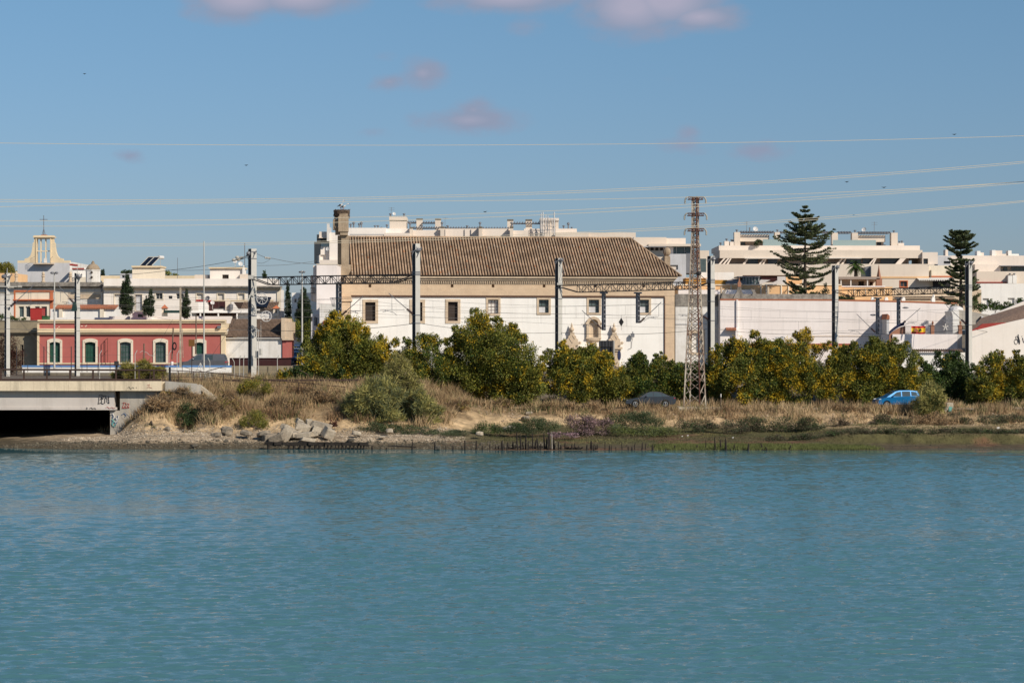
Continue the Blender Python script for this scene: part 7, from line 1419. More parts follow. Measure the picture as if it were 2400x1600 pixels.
bush("wattle_bush", "dark green bush directly behind the foot of the pylon", "bush", [(1612, 890, 32), (1642, 896, 34), (1590, 915, 30), (1665, 872, 18), (1630, 918, 30), (1668, 905, 28)], 216, WM, 8, G1, mixw=(.75, .2, .05), flower_noise=.35, **k)
bush("wattle_bush", "broad bush with bright orange yellow flowers right of the pylon", "bush", [(1712, 850, 42), (1762, 842, 46), (1812, 850, 46), (1850, 850, 44), (1740, 898, 48), (1800, 900, 48), (1860, 905, 44), (1692, 898, 30), (1722, 818, 20), (1790, 812, 18), (1892, 880, 36), (1676, 830, 12), (1690, 925, 24), (1760, 930, 24), (1830, 935, 20)], 213, WM, 9, G1, mixw=(.55, .25, .28), flower_noise=.52, **k)
bush("wattle_bush", "narrow golden bush rising like a spike above the row", "bush", [(1885, 795, 20), (1876, 822, 24), (1914, 818, 14), (1934, 812, 10), (1902, 848, 24), (1866, 785, 10), (1892, 778, 11), (1944, 802, 6)], 214, ["leafolive", "leafgold", "leafflower"], 10, G1, mixw=(.3, .3, .35), flower_noise=.7, dens=230, sub=.34, size=(.14, .22))
bush("wattle_bush", "large yellow flowering bush behind the blue car", "bush", [(2000, 862, 44), (2060, 848, 46), (2110, 852, 38), (1962, 880, 38), (2030, 902, 48), (2090, 900, 48), (2140, 900, 34), (2052, 818, 22), (2098, 818, 20), (1965, 835, 22), (2160, 920, 28), (1940, 915, 30), (2010, 925, 26)], 213, WM, 11, G1, mixw=(.42, .36, .28), flower_noise=.5, **k)
bush("wattle_bush", "dull dark green bush at the foot of the last portal mast", "bush", [(2200, 872, 34), (2240, 868, 32), (2266, 890, 32), (2190, 908, 34), (2232, 920, 34), (2232, 845, 16), (2270, 922, 28)], 216, ["leafdark", "leafgreen", "leafflower"], 12, G1, mixw=(.6, .3, .08), flower_noise=.4, **k)
bush("wattle_bush", "yellow green bush at the right edge below the script lettering", "bush", [(2330, 866, 36), (2378, 870, 38), (2422, 884, 42), (2350, 902, 44), (2302, 908, 34), (2400, 912, 42), (2340, 836, 14), (2285, 925, 24), (2395, 850, 14), (2330, 930, 24), (2300, 868, 16), (2450, 900, 50)], 212, WM, 13, G1, mixw=(.38, .42, .22), flower_noise=.5, **dict(k, grow=1.0))
bush("wattle_bush", "yellow green bush just outside the right edge", "bush", [(2520, 865, 44), (2570, 872, 42), (2610, 885, 40), (2540, 905, 40), (2590, 915, 36)], 213, WM, 14, G1, mixw=(.4, .4, .2), flower_noise=.5, **k)
# feathery tamarisks
kt = dict(dens=200, size=(.30, .70), asp=.065, droop=.15, sub=.30, shell=.5)
TM = ["leaftamarisk", "leafblue"]
bush("tamarisk_bush", "large feathery grey green tamarisk growing at the foot of the bank", "bush", [(872, 935, 44), (912, 925, 40), (842, 955, 38), (898, 975, 44), (850, 985, 30), (820, 950, 22), (870, 905, 22), (925, 985, 30)], 193, TM, 20, "feathery tamarisk bushes", w=.16, mixw=(.7, .3, 0), **kt)
bush("tamarisk_bush", "feathery tamarisk leaning right beside the larger one", "bush", [(965, 955, 36), (992, 955, 34), (1002, 985, 28), (955, 990, 32), (1025, 960, 16), (985, 925, 16)], 193.5, TM, 21, "feathery tamarisk bushes", w=.12, mixw=(.75, .25, 0), **kt)
bush("tamarisk_bush", "tall thin brownish tamarisk rising behind the two feathery ones", "bush", [(935, 862, 28), (922, 885, 26), (955, 880, 24), (940, 905, 30), (900, 900, 20), (965, 905, 22), (935, 835, 12)], 198, ["leaftamarisk", "leafbrown"], 22, "feathery tamarisk bushes", w=.12, mixw=(.75, .2, 0), **kt)
bush("tamarisk_bush", "feathery dark tamarisk hiding the rear of the blue car", "bush", [(2182, 925, 28), (2165, 948, 26), (2196, 950, 24), (2152, 968, 22), (2178, 905, 14), (2205, 930, 14)], 203, ["leaftamarisk", "leafdark"], 23, "feathery tamarisk bushes", w=.12, mixw=(.75, .2, 0), **kt)
bush("tamarisk_bush", "soft green tamarisk behind the bridge railing below the third window", "bush", [(302, 868, 20, 18), (338, 863, 24, 19), (372, 875, 18, 14), (277, 878, 15, 12), (320, 880, 26, 16), (355, 882, 22, 14)], 209, ["leaftamarisk", "leafgold"], 24, "feathery tamarisk bushes", w=.1, mixw=(.5, .5, 0), **dict(kt, dens=420))
bush("round_bush", "rounded yellow green bush on top of the grassy bank", "bush", [(575, 908, 22, 18), (604, 904, 26, 21), (626, 912, 16, 13), (560, 916, 13, 11)], 197, ["leafgreen", "leafgold", "leafflower"], 25, mixw=(.4, .5, .1), dens=210, size=(.10, .16))
bush("round_bush", "rounded light green bush low on the bank left of the slabs", "bush", [(602, 982, 24, 20), (580, 990, 20, 16), (560, 998, 14, 10), (618, 995, 14, 14)], 191.6, ["leafgold", "leafolive"], 26, dens=230, size=(.09, .15))
bush("ivy_shade_patch", "dark green creeper standing in for shade in the hollow of the bank", "creeper", [(438, 965, 24, 18), (460, 982, 16, 20), (430, 984, 16, 18), (472, 964, 12, 12), (415, 990, 12, 12)], 193.0, ["leafcypress", "leafdark"], 27, dens=220, size=(.10, .16))  # the darkest leaves put the hollow's shade into the colour
bush("round_bush", "tiny green shrub at the left foot of the bank", "bush", [(350, 1000, 11, 8), (362, 1003, 9, 6)], 190, ["leafgold", "leafblue"], 28, dens=240, size=(.07, .12))
bush("plum_tree", "dark red leaved plum tree at the left edge in front of the drab house", "tree", [(15, 812, 30), (36, 840, 24), (4, 848, 30), (-30, 830, 40), (28, 862, 22)], 246, ["leafplum"], 29, dens=110)
def plant(name, label, cat, lst, D, mats, seed, base_y, dens=100, **kw):
    L_ = lob(lst, D, .5, seed); cx_ = sum(l[0][0] for l in L_) / len(L_); b = (cx_, D, ZZ(base_y, D)); r = thing(name, label, cat, b, kw.pop("group", None)); leaf_cloud("foliage", r, L_, mats, seed, dens=dens, **kw)
    m = MB(); m.bar(b, (cx_, D, L_[0][0][2]), .18, n=6, w2=.08); m.build("trunk", "bark", r); return r
plant("potted_shrub", "leafy green plants on top of the drab house", "plant", [(40, 747, 10, 6), (56, 749, 8, 5), (20, 745, 10, 8), (0, 742, 14, 10)], 284, ["leafdark", "leafgreen"], 31, 752, 120, size=(.15, .25))
plant("distant_tree", "yellow green tree tops at the far left skyline", "tree", [(22, 640, 26, 22), (-12, 640, 30, 26), (8, 625, 16, 12), (34, 650, 12, 14)], 385, ["leafolive", "leafgold"], 32, 690, 60, size=(.25, .4))
plant("distant_tree", "small dark tree top right of the domed turret", "tree", [(242, 640, 6, 8), (238, 644, 4, 5)], 365, ["leafcypress"], 33, 660, 110, size=(.2, .35)); plant("distant_tree", "dark low tree top left of the cream rooftop room", "tree", [(297, 637, 9, 6), (308, 639, 7, 6), (288, 640, 5, 4)], 360, ["leafcypress", "leafdark"], 34, 660, 110, size=(.2, .35))
plant("distant_tree", "green tree top right of the solar collectors", "tree", [(393, 643, 13, 10), (410, 648, 9, 7), (382, 648, 9, 9)], 358, ["leafgreen", "leafolive"], 35, 670, 90, size=(.2, .35)); plant("distant_tree", "small round tree top right of the tension mast", "tree", [(620, 643, 6, 8), (621, 650, 6, 8)], 350, ["leafcypress", "leafdark"], 36, 672, 130, size=(.2, .3))
plant("roof_plant", "round shrub on the penthouse terrace beside the glass screen", "plant", [(1780, 568, 8, 6), (1773, 571, 6, 5)], 367.5, ["leafbrown", "leafdark"], 37, 576, 120, size=(.2, .3)); plant("hedge", "dark green hedge on the roofs below the white patio house", "hedge", [(2300, 722, 14, 10), (2330, 717, 14, 12), (2362, 715, 14, 8), (2283, 708, 10, 16), (2390, 706, 12, 10), (2320, 705, 6, 6), (2345, 722, 16, 8)], 301, ["leafdark", "leafgreen"], 38, 740, 110, size=(.18, .3))
plant("hedge", "bright green hedge above the parked cars in the side street", "hedge", [(695, 778, 16, 22), (718, 775, 14, 22), (680, 770, 10, 26), (732, 765, 10, 20)], 335, ["leafgreen", "leafolive"], 39, 800, 80, size=(.2, .32)); plant("thin_tree", "thin brown leaved tree right of the big pine above the warehouse wall", "tree", [(1932, 685, 12, 9), (1920, 692, 14, 10), (1945, 695, 8, 6), (1905, 695, 10, 6), (1935, 670, 5, 8)], 296, ["leafbrown", "leafcypress"], 40, 705, 70, size=(.15, .3))
plant("spiky_plant", "dark spiky agave like plant on the warehouse roof edge", "plant", [(1980, 698, 14, 7), (1995, 701, 10, 5), (1968, 700, 10, 5)], 294.5, ["leafcypress", "leafdark"], 41, 705, 90, size=(.4, .7), asp=.12); plant("creeper", "dry brown creeper on the tiled roof corner behind the white dome vent", "creeper", [(2235, 716, 10, 6), (2222, 712, 8, 4)], 289, ["leafbrown", "leafdark"], 42, 722, 120, size=(.15, .25))
# cypresses
def cypress(label, pxs, D, seed, base_y):
    r = thing("cypress", label, "tree", W(pxs[0][0], base_y, D), "dark cypresses between the houses"); L_ = []
    for (x, yt_, yb, hw) in pxs:
        n = max(4, int((yb - yt_) / (hw * .8)))
        for i in range(n): t = (i + .5) / n; rr = hw * min(1, .25 + 1.5 * t) * (1 if t < .8 else .85); L_.append((tuple(W(x, yt_ + (yb - yt_) * t, D)), (rr * D / F, rr * D / F, (yb - yt_) / n * .95 * D / F)))
    leaf_cloud("foliage", r, L_, ["leafcypress", "leafdark"], seed, dens=190, size=(.16, .3), asp=.3, sub=.4, mixw=(.8, .2, 0)); m = MB(); b = W(pxs[0][0], base_y, D); m.bar(b, (b.x, D, L_[0][0][2]), .3, n=6, w2=.06); m.build("trunk", "bark", r)
cypress("tall pointed cypress left of the twin small cypress", [(298, 642, 732, 15), (290, 660, 730, 10)], 286, 51, 738); cypress("double topped cypress between two doors of the white building", [(354, 680, 738, 10), (343, 697, 738, 9)], 286.5, 52, 742)
cypress("cypress beside the square concrete pole", [(437, 680, 742, 10), (431, 692, 742, 6)], 283, 53, 746); cypress("slim tall cypress at the left side of the street", [(675, 658, 790, 9)], 340, 54, 800); cypress("broad dark cypress at the right side of the street behind the lamp post", [(712, 678, 785, 17), (702, 700, 785, 12), (724, 705, 785, 10)], 338, 55, 800)
# Norfolk pines: whorls of level branches, tufted
def norfolk(label, px, ytop, ybot, D, prof, seed):
    b = W(px, ybot, D); top = W(px, ytop, D); r = thing("norfolk_pine", label, "tree", b); R = random.Random(seed); m = MB(); m.bar(b - Vector((0, 0, 2)), top, .62, n=8, w2=.06); m.build("trunk", "bark", r)
    P, A, S = [], [], []; mb_ = MB(); Ht = top.z - b.z
    for (y, hw) in prof:
        z = ZZ(y, D); n = 5 if hw < 20 else 7; ph = R.uniform(0, 6.28); RR = hw * D / F
        for i in range(n):
            if hw > 30 and R.random() < .07: continue
            t = ph + 6.283 * i / n + R.uniform(-.3, .3); L_ = RR * R.uniform(.78, 1.22) if hw > 12 else RR; z = ZZ(y, D) + (R.uniform(-.5, .5) if hw > 20 else 0); u = Vector((math.cos(t), math.sin(t), 0)); side = Vector((-u.y, u.x, 0)); last = Vector((px and b.x, D, z)); dq = R.uniform(-.14, .14) if hw > 20 else 0; pts = []
            for j in range(1, 11):
                s = j / 10; q_ = Vector((b.x, D, z)) + u * (L_ * s) + Vector((0, 0, (dq * s - .14 * math.sin(s * 3.0) * .6 + .16 * s ** 3) * L_ * 1.0)); pts.append(q_); mb_.bar(last, q_, .10 * (1 - s) + .035, n=4); last = q_
                if s > .25:
                    for sg in (-1, 1):
                        bl = L_ * .26 * (1.1 - .6 * s) * R.uniform(.6, 1.15)
                        for k in range(6):
                            q2 = q_ + side * (sg * bl * (k + 1) / 6) + u * (bl * .45 * (k + 1) / 6) + Vector((0, 0, .07 * k / 6 * bl + R.uniform(-.04, .06)))
                            for e in range(3): P.append(q2 + Vector((R.uniform(-.1, .1), R.uniform(-.1, .1), R.uniform(-.03, .10)))); A.append((side * sg * .6 + u * .5 + Vector((R.uniform(-.5, .5), R.uniform(-.5, .5), .45 + R.uniform(-.2, .5)))).normalized()); S.append(R.uniform(.2, .36))
                    for e in range(4): P.append(q_ + Vector((R.uniform(-.12, .12), R.uniform(-.12, .12), R.uniform(0, .15)))); A.append((u * .5 + Vector((R.uniform(-.6, .6), R.uniform(-.6, .6), .7))).normalized()); S.append(R.uniform(.22, .38))
    mb_.build("branches", "bark", r); P, A, S = np.array(P), np.array(A), np.array(S)[:, None]; Q = np.random.RandomState(seed); B = np.cross(A, Q.normal(size=A.shape)); B /= np.linalg.norm(B, axis=1)[:, None]
    q_ = np.stack([P - A * S * .3, P + B * S * .19 + A * S * .15, P + A * S * .7, P - B * S * .19 + A * S * .15], 1); raw_mesh("foliage", q_, 4, r, None, ["leafpine"], None)
norfolk("tall tiered norfolk pine rising in front of the terraced apartments", 1887, 485, 706, 297, [(487, 4), (496, 9), (508, 16), (516, 26), (530, 30), (541, 46), (548, 40), (553, 56), (566, 62), (580, 50), (596, 66), (613, 68), (632, 60), (650, 52), (668, 48), (686, 30), (700, 38)], 3)
norfolk("second smaller pine with a flat dense top at the right", 2252, 543, 712, 294, [(545, 12), (550, 24), (557, 30), (564, 26), (572, 37), (585, 22), (596, 27), (610, 26), (626, 28), (642, 32), (656, 34), (672, 42), (688, 36), (702, 46)], 4)
# palm
def palm(px, yc, yb, D, R_, label):
    c = W(px, yc, D); b = W(px, yb, D); r = thing("palm_tree", label, "tree", b); m = MB(); m.bar(b, c, .55, n=10, w2=.42); m.build("trunk", "bark", r); rr = random.Random(9); v = []; m2 = MB()
    for i in range(34):
        t = rr.uniform(0, 6.283); e = rr.uniform(-.5, 1.3); L_ = R_ * rr.uniform(.8, 1.1); u = Vector((math.cos(t) * math.cos(e), math.sin(t) * math.cos(e), math.sin(e))); prev = c
        for j in range(1, 9):
            s = j / 8; p = c + u * (L_ * s) - Vector((0, 0, .45 * L_ * s * s)); m2.bar(prev, p, .04, n=3); d = (p - prev).normalized(); sd = d.cross(Vector((0, 0, 1))); sd = sd.normalized() if sd.length > .01 else Vector((1, 0, 0))
            for sg in (-1, 1):
                for k in range(2): tip = p + sd * (sg * .42 * (1.1 - .5 * s)) + d * .3 - Vector((0, 0, .2)); a0 = prev.lerp(p, k / 2); v += [a0, a0 + d * .09, tip + d * (.1 * k), tip + d * (.1 * k)]
            prev = p
    m2.build("fronds", "leafgreen", r); raw_mesh("leaflets", np.array([tuple(x) for x in v]), 4, r, None, ["leafgreen", "leafdark"], None)
palm(2006, 622, 648, 318, 1.5, "palm tree in front of the terraced apartments")
DS = [("dry brown scrub spilling over the bridge abutment", [(345, 965, 24, 22), (368, 950, 24, 20), (325, 980, 16, 18), (395, 940, 20, 16)], 192.6), ("dry grass clump left above the dark hollow", [(400, 925, 26, 14), (430, 920, 24, 14), (455, 930, 22, 14)], 194.5), ("tangled brown scrub right of the dark hollow", [(495, 965, 24, 28), (520, 960, 22, 26), (508, 985, 22, 16), (480, 945, 18, 14)], 192.6),
      ("brown scrub between the pale boulder and the top of the bank", [(548, 950, 20, 20), (535, 930, 22, 16)], 194), ("brownish dry clump above the broken slabs", [(655, 945, 26, 16), (690, 950, 26, 16)], 195.5), ("dry scrub left of the large tamarisk", [(760, 935, 24, 18), (790, 945, 18, 18), (735, 920, 24, 14)], 196), ("dry clump on the bank crest below the handrail", [(640, 912, 26, 12), (690, 918, 26, 12), (600, 925, 24, 12)], 201),
      ("dry scrub on the slope right of the tamarisks", [(1050, 955, 22, 14), (1080, 948, 24, 14), (1030, 965, 16, 14)], 200), ("dry brown clump below the tallest yellow bush", [(1130, 948, 26, 12), (1175, 945, 24, 12)], 205), ("dry scrub fringe below the rounded yellow bush", [(1290, 952, 26, 10), (1340, 955, 28, 10), (1390, 953, 24, 10)], 205), ("dry reddish scrub in front of the black car", [(1470, 970, 24, 6), (1510, 973, 26, 6), (1552, 970, 20, 6)], 204.2),
      ("dry scrub between the pylon and the stake", [(1640, 966, 22, 9), (1670, 964, 18, 10)], 204.5), ("dry scrub verge left of the blue car", [(1950, 958, 24, 11), (1990, 960, 22, 11), (2025, 962, 20, 10)], 205), ("dry brown scrub in front of the blue car", [(2075, 972, 22, 9), (2110, 970, 24, 9), (2140, 968, 20, 12)], 204.4)]
for i, (lab, lst, D) in enumerate(DS):
    r = bush("dry_shrub", lab, "shrub", lst, D, ["leafdry", "leafbrown", "leafgold"], 300 + i, "dry scrub clumps on the bank", w=.08, dens=170, size=(.22, .5), asp=.09, sub=.34, shell=.55, dd=.3, mixw=(.8, .12, .12), flower_noise=.4)
# ---------------------------------------------------------------- salt marsh shrubs
kg = dict(dens=210, size=(.09, .17), asp=.3, sub=.4, dd=.3)
MS = [("low blue green shrub left of the two pale rocks on the marsh", [(1145, 1004, 28, 11), (1122, 1008, 16, 9), (1165, 1008, 14, 8)], 192, ["leafblue", "leafgreen"]), ("flat pale green patch of shrubs right of the tamarisks", [(1040, 1014, 40, 7), (1075, 1015, 24, 6), (1005, 1010, 24, 8)], 190.5, ["leafblue"]),
      ("dark green shrub patch left of the purple flowered one", [(1240, 1000, 42, 15), (1205, 1006, 28, 11), (1285, 1002, 30, 13), (1262, 990, 18, 10)], 192.5, ["leafblue", "leafdark"]), ("purple flowered shrub in the middle of the marsh", [(1362, 998, 30, 19), (1400, 1002, 32, 20), (1338, 990, 20, 12), (1388, 985, 26, 12), (1420, 995, 18, 13)], 194.5, ["leafpurple", "leafbrown"]),
      ("small patch of purple flowers at the water side of the marsh", [(1305, 1018, 18, 5), (1340, 1019, 20, 4)], 190, ["leafpurple"]), ("dark green shrub right of the purple flowered one", [(1442, 985, 22, 15), (1480, 990, 40, 18), (1530, 998, 32, 15), (1505, 982, 30, 12)], 197, ["leafdark", "leafblue"]),
      ("bright green low shrubs in front of the dark green shrub", [(1450, 1008, 34, 9), (1510, 1010, 44, 9), (1560, 1012, 30, 8)], 194, ["leafblue", "leafmarsh"]), ("brown tinted shrub below the pylon", [(1605, 992, 22, 12), (1640, 998, 30, 13), (1668, 1002, 20, 10)], 197, ["leafbrown", "leafdark"]),
      ("greyish shrub between the two brown tinted shrubs", [(1705, 998, 22, 9), (1735, 1002, 22, 9)], 196, ["leafblue", "leafbrown"]), ("brown shrub right of the roadside stake", [(1750, 992, 24, 13), (1775, 998, 28, 12), (1795, 1002, 16, 8)], 197.5, ["leafbrown", "leafdark"]),
      ("long dark brown shrub in the right half of the marsh", [(1835, 998, 28, 12), (1865, 993, 30, 14), (1900, 998, 32, 13), (1920, 1002, 18, 9)], 197, ["leafbrown", "leafdark"]), ("small brown shrub left of the blue car", [(1962, 995, 24, 12), (1978, 1000, 14, 9)], 197.5, ["leafbrown"]),
      ("dark shrub thicket below the blue car", [(2082, 985, 34, 12), (2110, 992, 30, 12), (2060, 995, 28, 9)], 200, ["leafdark", "leafbrown"]), ("broad brown shrub thicket below the tamarisk beside the blue car", [(2150, 992, 34, 14), (2190, 990, 34, 15), (2170, 1003, 30, 9), (2215, 1000, 26, 10)], 199, ["leafbrown", "leafdry"]),
      ("dark green shrub right of the tamarisk on the marsh", [(2242, 982, 28, 10), (2270, 992, 34, 9)], 201, ["leafdark", "leafbrown"]), ("low mixed shrubs at the right edge of the marsh", [(2330, 985, 36, 9), (2380, 985, 34, 10), (2420, 988, 30, 10), (2350, 996, 30, 7)], 201, ["leafbrown", "leafblue"]),
      ("grey green shrubs at the foot of the two tamarisks", [(870, 1002, 34, 9), (915, 1006, 26, 8), (960, 1008, 30, 9)], 190.6, ["leafblue", "leafdark"])]
for i, (x, w_2, y) in enumerate(((1815, 22, 1030), (1885, 30, 1028), (1960, 34, 1030), (2020, 26, 1033), (2080, 30, 1034), (2150, 34, 1032), (2215, 30, 1034), (2280, 30, 1033), (2340, 34, 1035), (2395, 30, 1036))):
    MS.append(("dark scrub on the marsh's cut edge, " + ["below the stake leaning steeply left", "right of the leaning stake", "below the small brown shrub", "left below the blue car", "straight below the blue car", "below the tamarisk at the blue car", "right below the tamarisk", "third from the right edge", "next to the right edge", "at the right edge"][i], [(x - w_2 * .5, y, w_2 * .7, 9), (x + w_2 * .6, y + 1, w_2 * .7, 10), (x, y - 4, w_2 * .6, 9)], 189.5, ["leafbrown", "leafdark"] if i % 3 else ["leafblue", "leafbrown"]))
for i, (lab, lst, D, mt_) in enumerate(MS):
    if i < 17: lst = [(l[0], l[1] - l[3] * .15, l[2] * 1.05, l[3] * 1.3) for l in lst]
    L_ = lob(lst, D, .3, i); cx_ = sum(l[0][0] for l in L_) / len(L_); r = thing("marsh_shrub", lab, "shrub", (cx_, D, tz(cx_, D)), "low shrubs on the salt marsh")
    zz = tz(cx_, D); L_ = [((c[0], c[1], max(c[2], tz(c[0], c[1]) + .1)), q_) for c, q_ in L_]; leaf_cloud("foliage", r, L_, mt_, 60 + i, zfloor=zz - .5, mixw=(.5, .45, 0), **{a: b for a, b in kg.items() if a != "dd"}); m = MB()
    for c, q_ in L_: m.bar((c[0], c[1], tz(c[0], c[1]) - .1), c, .05, n=5, w2=.02)
    m.build("stems", "bark", r)
# ---------------------------------------------------------------- grasses
def blades(name, label, n, x0, x1, d0, d1, dens, hf, cf, width, seed, lean=.35, cat="grass"):
    R = np.random.RandomState(seed); X = R.uniform(x0, x1, n); D = R.uniform(d0, d1, n); Z = terr(X, D); k = R.rand(n) < dens(X, D, Z); X, D, Z = X[k], D[k], Z[k]; n = len(X)
    h = hf(X, D, Z, R) * R.uniform(.6, 1.25, n); c = cf(X, D, Z, R); t = R.uniform(0, 6.283, n); w = width * R.uniform(.7, 1.4, n)
    b = np.stack([X, D, Z - .05], 1); sd = np.stack([np.cos(t), np.sin(t), 0 * t], 1) * (w / 2)[:, None]; ln = R.normal(size=(n, 2)) * lean; tip = b + np.stack([ln[:, 0] * h + .06 * h, ln[:, 1] * h, h], 1)
    q_ = np.stack([b - sd, b + sd, tip], 1); return tag(raw_mesh(name, q_, 3, None, (float(X.mean()), float(D.mean()), 0), ["blades"], None, np.repeat(c, 3, 0)), label, cat, None, "stuff")
def pick(a, b, t): return np.array(a)[None] * (1 - t[:, None]) + np.array(b)[None] * t[:, None]
straw, tan, rus, grn = (.47, .34, .19), (.33, .225, .12), (.22, .125, .065), (.14, .14, .055)
def dryc(X, D, Z, R):
    n1 = fbm(X * .35, D * .5); n2 = fbm(X * .22 + 9, D * .3 + 4); c = pick(tan, straw, sst(.35, .65, n1 + R.normal(size=len(X)) * .12)); c = c * (1 - sst(.55, .75, n2)[:, None] * .7) + np.array(rus)[None] * sst(.55, .75, n2)[:, None] * .7
    g_ = (R.rand(len(X)) < .10 + .55 * sst(.58, .75, fbm(X * .3 + 30, D * .4)))[:, None]; return np.where(g_, np.array(grn)[None] * R.uniform(.7, 1.3, (len(X), 1)), c)
blades("dry_grass", "tall dry straw coloured grass covering the bank between bridge and tamarisks", 118000, -38.5, -5, 189, 210, lambda X, D, Z: sst(1.3, 2.2, Z + 2.6 * (fbm(X * .4, D * .4) - .5)) * (.12 + .88 * sst(.32, .5, fbm(X * .7 + 2, D * .7))) * (1 - .7 * sst(206, 210, D)) * np.where((X < -34.8) & (D < 197), 0, 1), lambda X, D, Z, R: .20 + 1.0 * sst(.3, .75, fbm(X * .9, D * .9)), dryc, .06, 71, .38)
blades("dry_grass", "dry grass verge along the road on the right half", 100000, -8, 62, 199.5, 216, lambda X, D, Z: sst(1.2 + .9 * (1 - sst(3, 8, X)), 2.0 + .6 * (1 - sst(3, 8, X)), Z + 1.2 * (fbm(X * .5, D * .5) - .5)) * (.15 + .85 * sst(.3, .5, fbm(X * .7 + 2, D * .7))) * np.where((D > 206) & (D < 209.3) & (X > -1), .12, 1), lambda X, D, Z, R: .16 + .75 * sst(.3, .75, fbm(X * .9, D * .9)) + .10 * ((D > 203.6) & (D < 206)), dryc, .06, 72, .38)
blades("marsh_grass", "short green and brown marsh vegetation on the flat right shore", 110000, -6, 62, 184, 201, lambda X, D, Z: sst(.22, .4, Z) * (1 - sst(1.2, 1.8, Z)) * sst(.25, .5, fbm(X * .5 + 12, D * .8)) * sst(-6, 2, X), lambda X, D, Z, R: .10 + .12 * fbm(X * .6, D * .6),
       lambda X, D, Z, R: pick((.085, .09, .035), (.17, .15, .06), sst(.3, .7, fbm(X * .7, D * .9 + 5))) * R.uniform(.7, 1.25, (len(X), 1)) * np.where(fbm(X * .3 + 20, D * .5) > .56, 1, 0)[:, None] + pick((.15, .115, .06), (.10, .085, .045), R.rand(len(X))) * np.where(fbm(X * .3 + 20, D * .5) > .56, 0, 1)[:, None], .05, 73, .5)
blades("cord_grass", "bright green cord grass at the water's edge right of the stakes", 46000, 11, 31.5, 181.3, 186.5, lambda X, D, Z: sst(11, 13.5, X) * (1 - sst(28, 31, X)) * sst(181.4, 182.2, D + .5 * (fbm(X * .8, X * 0) - .5)) * (1 - sst(185, 186.5, D)), lambda X, D, Z, R: .26 + 0 * X, lambda X, D, Z, R: pick((.085, .105, .03), (.145, .155, .05), R.rand(len(X))), .045, 74, .25)
blades("weeds", "sparse grey green weeds growing on the railway embankment", 16000, -33, 60, 204, 224, lambda X, D, Z: .5 * sst(.45, .6, fbm(X * .4, D * .4 + 11)), lambda X, D, Z, R: .35 + .25 * fbm(X, D), lambda X, D, Z, R: pick((.14, .15, .07), (.30, .23, .12), R.rand(len(X))), .05, 75, .3)
# ---------------------------------------------------------------- shingle, rocks, slabs
def pebbles(name, label, n, x0, x1, d0, d1, dens, smin, smax, c1, c2, seed):
    R = np.random.RandomState(seed); X = R.uniform(x0, x1, n); D = R.uniform(d0, d1, n); Z = terr(X, D); k = R.rand(n) < dens(X, D, Z); X, D, Z = X[k], D[k], Z[k]; n = len(X)
    s = smin * (smax / smin) ** (R.rand(n) ** 2.2); u = np.array([(1, 0, 0), (0, 1, 0), (-1, 0, 0), (0, -1, 0), (0, 0, .7), (0, 0, -.5)], float); v = u[None] * s[:, None, None] * R.uniform(.6, 1.3, (n, 6, 1)) + np.stack([X, D, Z], 1)[:, None]
    tr_ = [(0, 1, 4), (1, 2, 4), (2, 3, 4), (3, 0, 4), (1, 0, 5), (2, 1, 5), (3, 2, 5), (0, 3, 5)]; q_ = np.stack([v[:, list(a)] for a in tr_], 1); c = pick(c1, c2, R.rand(n)) * R.uniform(.7, 1.15, (n, 1))
    return tag(raw_mesh(name, q_, 3, None, (float(X.mean()), float(D.mean()), 0), ["blades"], None, np.repeat(c, 24, 0)), label, "stones", None, "stuff")
pebbles("shingle", "pale shell and stone shingle on the beach below the bank", 15000, -39, -4, 184.5, 192.5, lambda X, D, Z: sst(.35, .6, Z) * (1 - sst(1.2, 1.9, Z)), .04, .14, (.50, .41, .30), (.30, .24, .17), 81)
pebbles("mud_stones", "dark muddy stones scattered along the waterline", 5200, -46, 4, 182.6, 188, lambda X, D, Z: sst(.0, .08, Z) * (1 - sst(.5, .8, Z)), .05, .20, (.13, .11, .075), (.07, .06, .042), 82)
pebbles("rubble", "pale rubble in the eroded sandy edge of the right shore", 9000, -9, 60, 198.5, 205, lambda X, D, Z: sst(.48, .62, fbm(X * .5, D * .8)), .04, .15, (.52, .40, .28), (.20, .15, .10), 83)
pebbles("beach_litter", "small dark debris on the mud between the old stakes", 2500, -4, 60, 181.5, 187.5, lambda X, D, Z: .6 * sst(.45, .6, fbm(X * .8, D)), .03, .14, (.10, .075, .05), (.05, .04, .03), 84)
